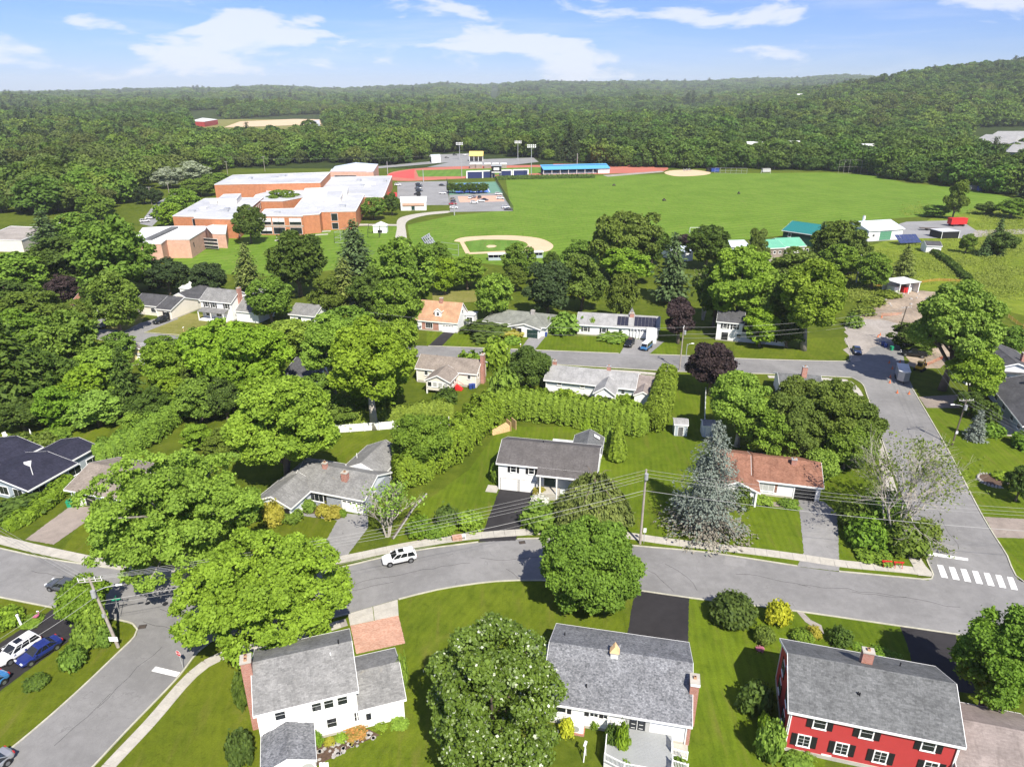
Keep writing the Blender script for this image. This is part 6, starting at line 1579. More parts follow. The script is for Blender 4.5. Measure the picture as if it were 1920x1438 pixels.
# middle distance, from a shared stock of crowns
MID = [
 ('round:leaf_mid_1',213,563,86,106,'full round maple in front of the charcoal roofed ranch',1.5),('round:leaf_mid_2',505,560,80,82,'round bushy tree right of the porch house',1.0),
 ('round:leaf_deep_1',556,490,108,112,'large dark maple on the school lawn edge',2.0),('round:leaf_mid_3',762,508,112,120,'big leafy tree left of the nearer ball diamond',2.0),
 ('round:leaf_dark_round_1',392,521,66,62,'dark round tree behind the porch house',1.0),('round:leaf_dark_round_2',312,518,80,62,'dark domed tree behind the charcoal ranch roof',1.0),
 ('round:leaf_mid_1',275,510,60,56,'green tree beside the dark domed tree',1.0),('round:leaf_deep_2',466,420,58,66,'dark egg shaped tree by the school wing',1.0),
 ('round:leaf_mid_2',530,375,62,38,'round tree in the school courtyard',.5),('pine:needle_dark_1',669,470,66,104,'tall dark pine on the school lawn',1.5),
 ('tall:leaf_mid_4',205,470,140,135,'tall spreading tree left of the school annex',4.0),('pine:needle_olive_1',468,505,50,88,'slim ragged pine behind the porch house',1.5),
 ('tall:leaf_bright_1',925,552,76,92,'bright round tree behind the hip roofed house',1.5),('tall:leaf_dark_round_1',1030,540,92,100,'dark spreading tree between the two low houses',1.5),
 ('tall:leaf_olive_1',1092,525,84,96,'olive green tree behind the solar roofed house',1.5),('tall:leaf_olive_3',1150,458,84,112,'grey green tree at the field edge',1.0),
 ('tall:leaf_olive_4',1192,446,92,100,'second grey green tree at the field edge',1.0),('tall:leaf_deep_3',1226,455,56,76,'darker tree at the right of the pair',1.0),('tall:leaf_bright_2',1172,497,96,62,'bright low tree before the grey green trees',1.0),
 ('pine:needle_dark_1',1256,510,66,130,'tall dark grey spruce right of the grey green trees',1.0),('tall:leaf_olive_2',1168,548,60,90,'thin olive birch behind the solar roofed house',2.5),
 ('round:leaf_deep_1',1328,462,80,76,'dark round tree at the field edge',1.0),('tall:leaf_olive_1',1420,465,42,70,'slender pale poplar at the field edge',2.0),('tall:leaf_crimson_1',1285,452,46,24,'low reddish tree at the field edge',.5),
 ('tall:leaf_olive_2',1570,448,84,84,'olive tree right of the green barn',1.5),('tall:leaf_olive_1',1600,470,66,80,'olive tree before the white barn',1.0),('spruce:needle_dark_1',1535,450,36,62,'small dark spruce before the green barn',.5),
 ('tall:leaf_olive_1',1490,500,96,66,'wide olive crown before the green roofed shed',1.5),('tall:leaf_mid_1',1640,505,66,66,'green tree left of the dirt site',1.0),('pine:needle_olive_2',1690,497,42,66,'stubby pine left of the dirt site',.5),('tall:leaf_mid_2',1580,490,70,60,'green crown behind the corner maple',1.0),
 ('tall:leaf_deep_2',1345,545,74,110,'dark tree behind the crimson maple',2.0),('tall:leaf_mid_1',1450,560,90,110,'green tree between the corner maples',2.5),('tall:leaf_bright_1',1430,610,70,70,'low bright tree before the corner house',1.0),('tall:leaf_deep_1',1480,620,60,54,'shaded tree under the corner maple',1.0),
 ('tall:leaf_mid_2',1085,478,60,56,'green tree beside the diamond',1.0),('round:leaf_deep_2',1035,490,30,34,'small dark tree beside the diamond',.5),('round:leaf_mid_3',975,492,62,70,'round green tree before the diamond',1.0),('tall:leaf_mid_1',875,508,70,62,'green tree left of the dry grass patch',1.0),('tall:leaf_bright_2',833,515,50,66,'light green tree beside the dry grass patch',1.0),
 ('round:leaf_mid_2',815,480,60,50,'low green tree by the bleachers',.5),('tall:leaf_olive_2',965,520,44,50,'olive shrub tree behind the hip roof',.5),('tall:leaf_mid_1',745,570,90,110,'tall green tree left of the brick cape house',2.5),('tall:leaf_deep_2',690,545,70,90,'dark tree left of the brick cape house',1.5),('pine:needle_olive_1',650,540,66,100,'ragged olive pine beside the dark tree',1.0),('tall:leaf_olive_1',610,555,60,70,'olive tree beside the ragged pine',1.0),
 ('tall:leaf_bright_1',745,640,80,100,'green tree left of the black driveway',2.0),('tall:leaf_bright_2',710,720,110,100,'lower green crown beside the beige house',1.0),('tall:leaf_mid_2',640,610,110,70,'green crown behind the pale trunked tree',3.0),('tall:leaf_bright_1',540,625,110,70,'light crown behind the broad green tree',2.5),('tall:leaf_mid_1',395,655,90,100,'green tree left of the broad green tree',2.0),
 # left wooded slope
 ('pine:leaf_deep_1',48,700,120,190,'tall dark evergreen at the left edge',1.5),('tall:leaf_mid_2',118,640,110,110,'big round tree left of the far street',2.0),('pine:leaf_deep_2',248,722,62,130,'dark slender spruce among the left trees',.5),('tall:leaf_lime_1',190,690,100,76,'yellow green tree among the left trees',1.5),('tall:leaf_mid_1',305,690,84,110,'full green tree right of the dark spruce',1.5),('round:leaf_mid_2',300,652,64,46,'round crown above the full green tree',1.0),
 ('tall:leaf_lime_2',180,765,90,66,'lime green shrub tree at the lawn edge',.8),('tall:leaf_mid_2',110,760,80,76,'small pale stemmed tree at the lawn edge',1.0),('tall:leaf_deep_1',40,775,90,60,'dark tree at the left lawn edge',.8),('tall:leaf_bright_2',330,735,70,60,'green bush tree before the full green tree',.8),('tall:leaf_mid_1',370,745,80,80,'leafy tree left of the bright maple',1.0),('tall:leaf_deep_2',420,745,60,80,'shaded tree left of the bright maple',1.0),('tall:leaf_mid_2',640,770,60,60,'leafy tree right of the bright maple',.8),('tall:leaf_bright_1',370,815,60,50,'green bush above the layered maple',.5),('tall:leaf_olive_1',415,830,66,50,'olive shrub above the layered maple',.5),
 ('tall:leaf_olive_2',60,580,120,90,'wide olive tree at the left edge',2.0),('tall:leaf_crimson_1',115,540,56,50,'dark purple tree at the far left',1.5),('tall:leaf_mid_1',30,510,110,80,'pale green tree at the left edge of the woods',2.0),('tall:leaf_deep_1',110,485,110,90,'dark tree behind the purple tree',2.0),('pine:needle_dark_2',95,440,60,80,'dark pine above the left trees',1.5),('tall:leaf_mid_2',150,430,90,60,'green crown beside the dark pine',2.0),
 ('round:leaf_mid_1',343,378,62,46,'bushy tree at the corner of the school wing',1.0),('round:leaf_bright_1',312,402,46,42,'light green tree by the school road',1.0),('round:leaf_mid_2',372,350,60,30,'low tree beside the school gym',.8),('round:leaf_mid_3',405,338,50,26,'low tree at the gym corner',.8),('tall:leaf_silver_1',316,330,56,36,'silvery tree left of the school gym',1.5),('tall:leaf_silver_2',358,325,66,40,'second silvery tree left of the school gym',1.5),('round:leaf_dark_round_1',268,365,34,32,'dark round street tree left of the school road',.6),('round:leaf_dark_round_2',292,368,30,26,'second dark round street tree by the school road',.6),
 ('round:leaf_mid_3',700,390,46,40,'round tree beside the school entrance wing',.6),('round:leaf_deep_1',734,382,30,40,'dark tree beside the concession hut',.6),
 # more of the left wooded slope
 ('tall:leaf_mid_1',20,625,110,100,'leafy tree at the left edge below the olive tree',.6),
 ('tall:leaf_deep_1',90,705,96,110,'dark leafy tree beside the tall evergreen',.6),
 ('tall:leaf_bright_1',150,722,90,80,'bright tree between spruce and evergreen',.6),
 ('tall:leaf_mid_2',215,655,70,60,'leafy tree before the yellow house wall',.6),
 ('tall:leaf_deep_2',280,760,80,70,'dark tree at the foot of the cedar row',.6),
 ('tall:leaf_olive_2',345,700,70,90,'olive tree right of the full green tree',.6),
 ('tall:leaf_mid_4',400,705,80,90,'leafy tree under the broad green crown',.6),
 ('tall:leaf_olive_1',140,600,80,70,'olive tree left of the slim street pole',.6),
 ('tall:leaf_deep_1',10,560,90,80,'dark tree at the left edge of the slope',.6),
 ('tall:leaf_bright_2',255,790,60,44,'low bright bush tree at the cedar row',.6),
 ('tall:leaf_mid_1',470,735,70,70,'leafy tree behind the bright maple',.6),
 ('tall:leaf_mid_2',590,735,70,70,'leafy tree below the pale trunks',.6),
 ('tall:leaf_deep_2',175,555,50,60,'dark tree beside the red roofed house',.6),
 # right side
 ('tall:leaf_olive_1',1795,372,40,66,'pale feathery tree at the right end of the field',1.5),('spruce:needle_dark_1',1862,447,36,66,'dark spruce in the right meadow',.3),('spruce:needle_dark_2',1845,462,26,40,'small dark spruce in the right meadow',.3),('tall:leaf_deep_1',1880,455,50,46,'dark bushy tree right of the meadow spruces',.5),('tall:leaf_mid_1',1815,455,30,36,'small green tree before the open shed',.5),('tall:leaf_mid_2',1900,390,60,34,'bushy tree at the right field corner',.5),('tall:leaf_deep_2',1850,390,36,24,'low dark bush at the field end',.3),('tall:leaf_mid_1',1755,395,44,20,'low bush row end at the field edge',.3),
 ('tall:leaf_deep_2',1705,627,64,50,'dark bush tree behind the dark pole',.5),('tall:leaf_mid_1',1735,640,50,40,'low bush beside the dark pole',.4),('round:leaf_deep_1',1822,757,56,46,'round dark bush at the right utility pole',.2),('round:leaf_deep_2',1915,905,50,60,'dark tree cut by the right edge',.8),('tall:leaf_mid_2',1900,640,60,60,'tree behind the white gable house',1.0),
]
for k,cx,cy,w,hh,lab,hb in MID:
    mid_tree(k,cx,cy,w,hh,lab,hb)
# row of trees before the tennis courts
for i,x in enumerate((848,864,880,893,906)):
    mid_tree('round:leaf_deep_%d' % (1 + i % 2),x,352 + (i % 2),22,17,('leftmost tree of the row before the tennis court','second tree of the row before the tennis court','middle tree of the row before the tennis court','fourth tree of the row before the tennis court','rightmost tree of the row before the tennis court')[i],.6,'tennis court trees')

# shrubs
SHR = {}
def shrub(px,w,h,mat,label,name='shrub',leaves=1400,leaf=.13,seed=None,cat='shrub',group=None,loose=0.0,lobes=14):
    p = G(px[0],px[1]); s = depth_of(p) / FPX; phi = math.atan2(CAM_H,math.hypot(p.x,p.y)); Rr = w / 2 * s * .86
    H = max(Rr * .45,(h * s - Rr * math.sin(phi) * 1.1) / math.cos(phi))
    key = (mat,leaves,lobes,loose,seed)
    if key not in SHR: SHR[key] = shrub_mesh(hash(key) % 9999 if seed is None else seed,1.0,1.3,leaves,leaf,mat,lobes,.42,loose)
    t = thing(name,label,cat,(p.x,p.y,0),random.Random(int(px[0] * 3 + px[1])).uniform(0,6.28),group); t.scale = (Rr,Rr,H / 1.3)
    link('foliage',SHR[key],t); return t
def S_(px,w,h,mat,label,**k): return shrub(px,w,h,mat,label,**k)
S_((1372,1165),82,66,'leaf_deep','large dark round bush by the near kerb',leaves=5200,leaf=.075,seed=3,lobes=30)
S_((1457,1167),46,46,'leaf_yellow','bright yellow round bush by the near kerb',leaves=3000,leaf=.10,seed=4,lobes=30)
S_((1431,1203),38,34,'leaf_olive','clipped olive ball bush above the red house',leaves=3000,leaf=.09,seed=5,lobes=24)
S_((1502,1200),42,26,'leaf_mid','low green bush at the red house path',leaves=2200,leaf=.1,seed=6)
S_((1524,1192),28,22,'leaf_gold','small yellow clump beside the garden path',leaves=1200,leaf=.13,seed=7)
S_((1575,1206),42,36,'leaf_deep','dark bush behind the red house roof',leaves=2200,leaf=.1,seed=8)
S_((1610,1215),26,12,'leaf_mid','ground plants along the red house front',leaves=900,seed=9); S_((1655,1228),40,14,'leaf_mid','low leafy border at the red house driveway',leaves=900,seed=10); S_((1680,1236),22,16,'leaf_lime','pale hosta clump at the red house driveway',leaves=700,seed=11)
S_((1425,1219),16,10,'petal_pink','pink flower clump beside the red house',leaves=500,seed=12)
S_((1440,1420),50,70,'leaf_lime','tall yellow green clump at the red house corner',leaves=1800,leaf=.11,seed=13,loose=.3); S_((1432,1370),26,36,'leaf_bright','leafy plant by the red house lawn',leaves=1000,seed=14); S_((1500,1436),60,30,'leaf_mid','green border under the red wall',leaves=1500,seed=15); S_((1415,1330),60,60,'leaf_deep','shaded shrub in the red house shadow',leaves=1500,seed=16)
S_((1147,1398),32,42,'leaf_deep','dark clipped egg bush beside the grey deck',leaves=3200,leaf=.085,seed=17,lobes=30); S_((1062,1378),30,34,'leaf_yellow','yellow green bush under the white ranch window',leaves=1800,leaf=.11,seed=18); S_((1080,1372),12,18,'leaf_mid','small climbing plant by the white ranch wall',leaves=600,seed=19); S_((1115,1364),20,22,'leaf_mid','rose bush under the white ranch window',leaves=700,seed=20); S_((1165,1410),26,50,'leaf_bright','leafy edge plants along the deck side',leaves=1400,seed=21,loose=.3); S_((1175,1440),36,24,'leaf_mid','shrub before the deck corner',leaves=1200,seed=22); S_((1270,1440),26,24,'leaf_mid','shrub at the foot of the deck steps',leaves=1200,seed=23)
S_((462,1322),40,66,'leaf_deep','dark tall bush beside the colonial chimney',leaves=3000,leaf=.1,seed=24); S_((455,1430),50,66,'leaf_deep','dark bush beside the arched porch',leaves=3000,leaf=.1,seed=25)
for i,(x,y,w,h,mt,lab) in enumerate(((757,1295,20,60,'leaf_lime','pale leafy border along the colonial garage'),(748,1358,36,18,'leaf_lime','hosta row under the colonial garage wall'),(714,1366,24,14,'leaf_bright','leafy clump by the colonial back door'),(668,1378,40,22,'petal_orange','orange day lilies behind the colonial house'),(640,1386,24,14,'leaf_bright','green clump behind the colonial house'),(594,1396,26,26,'leaf_mid','small bush at the arched porch corner'),(618,1392,22,12,'leaf_gold','yellowish weeds behind the colonial house'))):
    S_((x,y),w,h,mt,lab,leaves=900,leaf=.12,seed=30 + i,loose=.2)
for i,(x,y,w,h,mt,lab) in enumerate(((515,978),(0,0)) and ((515,980,40,44,'leaf_gold','large golden cypress left of the pale blue porch'),(488,972,34,40,'leaf_lime','green gold bush at the pale blue house corner'),(549,976,38,26,'leaf_mid','green bush before the pale blue porch'),(579,958,26,24,'leaf_mid','dark bush under the pale blue picture window'),(608,966,30,24,'leaf_gold','golden bush under the pale blue window'),(626,968,32,22,'leaf_gold','second golden bush toward the pale blue garage'),(643,968,14,14,'leaf_mid','small green bush beside the pale blue garage door'))):
    S_((x,y),w,h,mt,lab,leaves=1800,leaf=.13,seed=50 + i)
for i,(x,y,w,h,mt,lab) in enumerate(((785,1002,44,40,'leaf_mid','green bush at the kerb by the timber edging'),(838,985,44,40,'leaf_deep','dark leafy bush on the bank by the sidewalk'),(838,1000,34,24,'leaf_bright','light bush on the bank by the sidewalk'),(880,988,52,38,'leaf_bright','bright bush left of the sealed driveway'),(815,1004,34,24,'leaf_mid','low bush on the bank by the sidewalk'),(1010,985,70,50,'leaf_mid','wide green bush right of the sealed driveway'),(1012,946,34,22,'petal_white','white flowering bush by the split level stoop'),(1012,930,26,20,'leaf_gold','yellow green bush by the split level stoop'),(930,905,22,36,'leaf_mid','climbing plant beside the split level garage'),(1060,990,30,24,'leaf_mid','flowering bush under the weeping larch'))):
    S_((x,y),w,h,mt,lab,leaves=1600,leaf=.13,seed=60 + i)
for i,(x,y,w,h,mt,lab) in enumerate(((1425,942,40,18,'leaf_lime','pale hostas along the brown roofed house'),(1480,948,36,16,'leaf_mid','low shrubs along the brown roofed house'),(1385,950,40,40,'leaf_deep','dark shrub at the brown house porch'),(1860,815,42,24,'leaf_mid','rounded bush on the right lawn'),(1918,838,44,30,'leaf_mid','bush at the right house corner'),(1850,790,40,34,'leaf_deep','dark shrub against the teal wall'),(1880,897,40,12,'leaf_bright','plants in the round stone bed'))):
    S_((x,y),w,h,mt,lab,leaves=1200,leaf=.14,seed=80 + i)
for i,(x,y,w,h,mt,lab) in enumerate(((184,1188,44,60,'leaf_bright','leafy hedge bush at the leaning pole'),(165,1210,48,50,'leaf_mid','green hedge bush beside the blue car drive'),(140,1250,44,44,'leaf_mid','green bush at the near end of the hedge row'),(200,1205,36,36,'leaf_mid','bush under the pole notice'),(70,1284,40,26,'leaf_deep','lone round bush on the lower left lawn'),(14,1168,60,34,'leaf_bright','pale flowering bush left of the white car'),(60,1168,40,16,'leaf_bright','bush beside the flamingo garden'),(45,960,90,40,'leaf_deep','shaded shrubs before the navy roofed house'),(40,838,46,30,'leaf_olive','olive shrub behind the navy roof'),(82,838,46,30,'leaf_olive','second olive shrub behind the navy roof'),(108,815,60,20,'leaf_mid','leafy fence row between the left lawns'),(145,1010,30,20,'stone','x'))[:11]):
    S_((x,y),w,h,mt,lab,leaves=2400,leaf=.12,seed=90 + i)
for i,(x,y,w,h,mt,lab) in enumerate(((913,628,90,16,'leaf_deep','clipped dark hedge under the hip roofed house'),(972,628,26,12,'leaf_deep','low clipped bush beside the green garage door'),(948,632,60,8,'leaf_gold','yellow flowers before the hip roofed house'),(961,643,30,14,'leaf_lime','pale ornamental grass on the hip house lawn'),(1060,622,60,34,'leaf_mid','green thicket between the two low houses'),(1150,636,50,16,'leaf_mid','shrubs under the solar roofed house'),(1110,626,12,26,'leaf_bright','small cone bush under the solar roofed house'),(838,752,40,26,'leaf_deep','dark bush under the sunroom'),(880,700,50,40,'leaf_mid','green bush at the brick chimney'),(930,690,46,50,'leaf_bright','light tree bush right of the brick chimney'),(1060,748,44,20,'leaf_bright','green bush before the long pale house'),(1180,752,60,20,'leaf_bright','tall weeds before the pale house sunroom'),(945,755,50,60,'leaf_mid','overgrown bush at the hedge corner'))):
    S_((x,y),w,h,mt,lab,leaves=1500,leaf=.16,seed=110 + i)

for i,(x,y,w,h,mt,lab) in enumerate(((1625,1020,70,56,'leaf_mid','green undergrowth at the foot of the half bare tree'),(1690,1030,80,60,'leaf_olive','olive undergrowth at the crosswalk corner'),(1650,985,80,70,'leaf_mid','thick bush under the half bare tree'),(1600,985,60,50,'leaf_olive','bush beside the grey driveway'),(1735,1005,50,34,'leaf_olive','low boughs reaching over the cross street'),(1640,1046,60,20,'leaf_mid','low plants by the corner sidewalk'))):
    S_((x,y),w,h,mt,lab,leaves=2600,leaf=.11,seed=150 + i,loose=.35)
# hedges: clipped or wild cedar rows
def hedge(name,label,px,width,height,mat,dens=26,leaf=.2,seed=1,wild=.15,name2='hedge',scallop=.12,period=1.3):
    rng = np.random.default_rng(seed); P = line(px,0.5); P = [Vector(p) for p in P]
    seglen = np.array([(b - a).length for a,b in zip(P,P[1:])]); L = seglen.sum(); n = int(L * (width + 2 * height) * dens)
    s = rng.random(n) * L; cum = np.concatenate([[0],np.cumsum(seglen)]); i = np.clip(np.searchsorted(cum,s) - 1,0,len(seglen) - 1)
    A = np.array([list(p) for p in P]); t = ((s - cum[i]) / seglen[i])[:,None]; base = A[i] * (1 - t) + A[i + 1] * t
    tan = (A[i + 1] - A[i]) / seglen[i][:,None]; nor = np.stack([-tan[:,1],tan[:,0],np.zeros(n)],1)
    th = rng.uniform(0,math.pi,n)
    ce = np.sign(np.cos(th)) * np.abs(np.cos(th)) ** .55; se = np.abs(np.sin(th)) ** .6
    bump = scallop * (np.abs(np.sin(s * math.pi / period + seed)) - .5) + scallop * .7 * np.sin(s * 1.7 + th * 3) + rng.normal(size=n) * .035 + wild * np.sin(s * .45 + seed * 2) * .5
    w = width / 2 * (1 + bump); hgt = height * (1 + bump * .8)
    end = np.minimum(1,np.minimum(s,L - s) / (width * .5)) ** .4
    C = base + nor * (ce * w * end)[:,None]; C[:,2] = .05 + se * hgt * (.6 + .4 * end)
    N = nor * ce[:,None] + np.array([0,0,1.]) * (se[:,None] * .9 + .15) + rng.normal(size=(n,3)) * .42
    U = np.array([0,0,1.]) + rng.normal(size=(n,3)) * .5
    tint = .45 * rng.random(n) + .3 * (.5 + .5 * np.sin(s * math.pi * 2 / period + seed)) + .25 * rng.random(n)
    me = leaf_mesh('foliage',C,N,leaf * rng.uniform(.6,1.25,n),tint,M[mat],rng,1.5,U)
    t_ = thing(name2,label,'hedge'); link('foliage',me,t_)
    m = MB()
    for k in range(max(2,int(L / 1.6))):
        f = (k + .5) / max(2,int(L / 1.6)) * L; ii = min(len(seglen) - 1,max(0,int(np.searchsorted(cum,f)) - 1)); q = A[ii]
        m.tube([(q[0],q[1],-.05),(q[0],q[1],height * .7)],[.09,.03],5,False)
    m.build('stem',M['bark'],t_); return t_
hedge('hedge','tall clipped cedar hedge beside the narrow side lawn',[(1250,722),(1243,750),(1232,790),(1215,812)],4.4,5.2,'cedar',40,.18,1,.05,scallop=.07)
hedge('hedge','long cedar hedge running behind the split level house',[(925,775),(1000,783),(1080,793),(1160,806),(1215,815)],4.6,5.2,'cedar',34,.19,2,.12)
hedge('hedge','wild cedar hedge slanting down to the pale blue house',[(925,780),(890,815),(850,850),(800,885),(745,915)],5.2,5.2,'cedar',34,.19,3,.22,scallop=.2,period=2.2)
hedge('hedge','row of cedars slanting behind the left lawn',[(350,765),(315,800),(270,835),(215,862),(180,872)],4.0,4.2,'hedge_green',34,.19,4,.12)
hedge('hedge','long clipped hedge beside the worn brown driveway',[(8,998),(40,982),(80,955),(110,930),(135,905)],2.6,1.9,'hedge_green',40,.17,5,.15)
hedge('hedge','green hedge behind the white fence',[(625,805),(700,796),(780,788),(850,780)],3.4,3.2,'cedar',36,.18,6,.2)
hedge('hedge','dark hedge row dividing the right meadow',[(1750,475),(1775,492),(1800,515),(1815,528)],2.6,1.6,'leaf_deep',16,.3,7,.2)
hedge('hedge','long low hedge under the blue roofed stand',[(928,338),(1000,336),(1115,334)],3.0,2.4,'leaf_deep',9,.5,8,.05)
# cedars beside the split level house
for i,(x,y,hh,rr_,lab) in enumerate(((1157,862,7.5,1.5,'pointed young cedar right of the split level house'),(1138,845,5.2,1.2,'smaller cedar behind the weeping larch'),(1100,805,3.0,1.1,'short cedar tip behind the rear wing'),(1120,806,3.2,1.1,'second short cedar behind the rear wing'),(1085,800,3.0,1.1,'third short cedar behind the white flat roof'))):
    p = G(x,y); tr,cr = cedar(200 + i,hh,rr_,2600,.2,'cedar'); plant('cedar_tree',lab,'tree',(p.x,p.y,0),tr,cr)
# meadow weeds at the right
rng = np.random.default_rng(77)
pts = []
cent = [(rng.uniform(1600,1930),rng.uniform(390,560),rng.uniform(5,26)) for _ in range(70)]
while len(pts) < 5200:
    cx_,cy_,cr_ = cent[rng.integers(0,70)]; x,y = cx_ + rng.normal() * cr_,cy_ + rng.normal() * cr_ * .35
    if rng.random() < .15: x,y = rng.uniform(1590,1930),rng.uniform(385,560)
    q = G(x,y)
    if (x > 1690 or y > 470) and not (1690 < x < 1835 and 405 < y < 450) and not (1640 < x < 1760 and y > 535): pts.append((q.x,q.y))
P2 = np.array(pts); j = np.repeat(np.arange(len(P2)),7); C = np.stack([P2[j,0],P2[j,1],np.zeros(len(j))],1) + rng.normal(size=(len(j),3)) * np.array([1.1,1.1,.3]); C[:,2] = np.abs(C[:,2]) + .1
me = leaf_mesh('weeds',C,rng.normal(size=(len(j),3)) * .5 + np.array([0,-.3,.8]),.20 * rng.uniform(.5,1.2,len(j)),.6 * rng.random(len(P2))[j] + .4 * rng.random(len(j)),M['leaf_meadow'],rng)
tag(link('weeds',me),'tall yellow green weeds covering the right meadow','weeds',kind='stuff')

# ------------------------------------------------------------------ woods
def in_poly(x,y,poly):
    poly = np.array(poly); n = len(poly); c = np.zeros(len(x),bool); j = n - 1
    for i in range(n):
        xi,yi = poly[i]; xj,yj = poly[j]
        c ^= ((yi > y) != (yj > y)) & (x < (xj - xi) * (y - yi) / (yj - yi + 1e-12) + xi); j = i
    return c
far_protos = []
for i,(mt,kind) in enumerate((('wood_a','b'),('wood_b','b'),('wood_a','b2'),('wood_b','b2'),('wood_c','b'),('wood_d','c'))):
    if kind == 'c': far_protos.append(conifer(300 + i,16,4.2,1.5,13,8,5,.9,mt,.2,'bark',.75,.15))
    else: far_protos.append(broad_tree(300 + i,6.4,5.6,1.0,30 if kind == 'b' else 42,3200,.50,.32 if kind == 'b' else .27,.9,.76,-.8,per=6,spread=.4,mat=mt,inner=.04,limbs=3))
FRONT = [(-400,300),(0,400),(60,405),(165,402),(205,425),(258,372),(300,345),(420,318),(620,305),(745,312),(800,296),(870,284),(1000,298),(1100,307),(1150,312),(1240,317),(1380,318),(1560,322),(1640,328),(1700,342),(1790,349),(1880,366),(1960,378),(2400,430)]
CLEAR = [[(355,262),(362,226),(450,224),(610,218),(622,262),(480,268),(390,268)],[(795,300),(800,288),(880,284),(895,296),(880,305)],[(1700,300),(1840,292),(1990,300),(1990,262),(1830,258)],[(345,244),(420,240),(415,218),(350,220)],[(310,240),(340,240),(340,224),(310,224)],[(912,206),(942,206),(940,186),(914,187)],[(1585,285),(1590,268),(1610,268),(1605,285)],
         [(0,335),(80,335),(80,294),(0,294)],[(118,325),(145,325),(145,294),(118,294)],[(230,400),(290,425),(340,370),(300,340),(262,352)]]
rng = np.random.default_rng(2024)
def scatter(y0,y1,sp,half):
    ny = int((y1 - y0) / sp); out = []
    for r in range(ny):
        y = y0 + r * sp; w = y * half; x = np.arange(-w,w,sp) + rng.uniform(-.42,.42,int(math.ceil(2 * w / sp)))[: len(np.arange(-w,w,sp))] * sp
        out.append(np.stack([x,y + rng.uniform(-.42,.42,len(x)) * sp],1))
    return np.concatenate(out)
F = np.concatenate([scatter(300,950,11.5,.86),scatter(950,2400,15.5,.80),scatter(2400,4200,21,.78),scatter(4200,7600,36,.76)])
dcam = F[:,1]; fz = terrain_h(F[:,0],F[:,1]); dep = F[:,1] * CP + CAM_H * SP
gx = 960 + FPX * F[:,0] / dep; gy = 719 - FPX * (F[:,1] * SP - CAM_H * CP) / dep
fl = np.interp(gx,*zip(*FRONT)); ok = (gy < fl)
for c in CLEAR: ok &= ~in_poly(gx,gy,c)
ok &= ~((gx > 1822) & (gy > 255) & (gy < 300) & (F[:,1] < 1500))
F,fz,gx,gy,fl = F[ok],fz[ok],gx[ok],gy[ok],fl[ok]
sc_ = (.8 + 1.1 * rng.random(len(F)) ** 1.5) * np.where(F[:,1] > 950,1.2,1.0) * np.where(F[:,1] > 4200,2.6,np.where(F[:,1] > 2400,1.75,1.0)); 
hs = np.where(F[:,1] > 4200,.45,np.where(F[:,1] > 2400,.7,.86)) * rng.uniform(.85,1.2,len(F))
patch = np.sin(F[:,0] / 90 + 1) * np.sin(F[:,1] / 130 + 2) + .6 * np.sin(F[:,0] / 37 - F[:,1] / 53)
p2 = np.sin(F[:,0] / 160 + 3) + np.sin(F[:,1] / 210 + F[:,0] / 300) + .7 * np.sin(F[:,0] / 61 + F[:,1] / 83) + rng.normal(size=len(F)) * .8
kind = np.where(p2 > 1.0,rng.choice([1,3,4],len(F)),np.where(p2 < -.8,rng.choice([0,2],len(F)),rng.choice([0,1,2,3],len(F)))); con = rng.random(len(F)) < np.where(patch > .85,.55,.02); kind[con] = 5
rot = rng.uniform(0,6.283,len(F))
near = np.argsort(F[:,1] / np.clip(sc_,.5,1.2) + np.where((fl - gy) > 9,260,0) + np.where((gx < -20) | (gx > 1940),9999,0))[:215]
mask = np.zeros(len(F),bool); mask[near] = True
def zone(x):
    return ('left of the school','woods left of the school') if x < 430 else ('behind the school and stadium','woods behind the stadium') if x < 1010 else ('in the treeline behind the playing field','treeline behind the field') if x < 1650 else ('at the right end of the playing field','woods right of the field')
for i in np.where(mask)[0]:
    tr,cr = far_protos[kind[i]]; z,g = zone(gx[i]); k = kind[i]
    nm = 'conifer_tree' if k == 5 else 'woodland_tree'
    what = 'dark pointed conifer' if k == 5 else 'olive leaved tree' if k == 4 else 'mid green leafy tree' if k in (1,3) else 'dark green leafy tree'; lab = what + ' ' + z
    plant(nm,lab,'tree',(F[i,0],F[i,1],fz[i]),tr,cr,(sc_[i],sc_[i],sc_[i] * hs[i]),rot[i],what + 's, ' + g)
FO = F[~mask]; me = bpy.data.meshes.new('forest'); pts = np.concatenate([FO,fz[~mask][:,None]],1)
me.vertices.add(len(pts)); me.vertices.foreach_set('co',pts.astype(np.float32).ravel())
for nm,arr,ty in (('sxy',sc_[~mask],'FLOAT'),('sz',(sc_ * hs)[~mask],'FLOAT'),('rotz',rot[~mask],'FLOAT'),('pick',kind[~mask],'INT')):
    a = me.attributes.new(nm,ty,'POINT'); a.data.foreach_set('value',arr.astype(np.float32 if ty == 'FLOAT' else np.int32))
forest = link('forest',me); tag(forest,'rolling mixed woods filling the distance to the hills','forest',kind='stuff')
ng = bpy.data.node_groups.new('forest_nodes','GeometryNodeTree')
ng.interface.new_socket('Geometry',in_out='INPUT',socket_type='NodeSocketGeometry'); ng.interface.new_socket('Geometry',in_out='OUTPUT',socket_type='NodeSocketGeometry')
gn,gl = ng.nodes,ng.links
gi,go = gn.new('NodeGroupInput'),gn.new('NodeGroupOutput')
def attr(nm,ty='FLOAT'):
    n = gn.new('GeometryNodeInputNamedAttribute'); n.data_type = ty; n.inputs['Name'].default_value = nm; return n.outputs[0]
join = gn.new('GeometryNodeJoinGeometry')
holders = {}
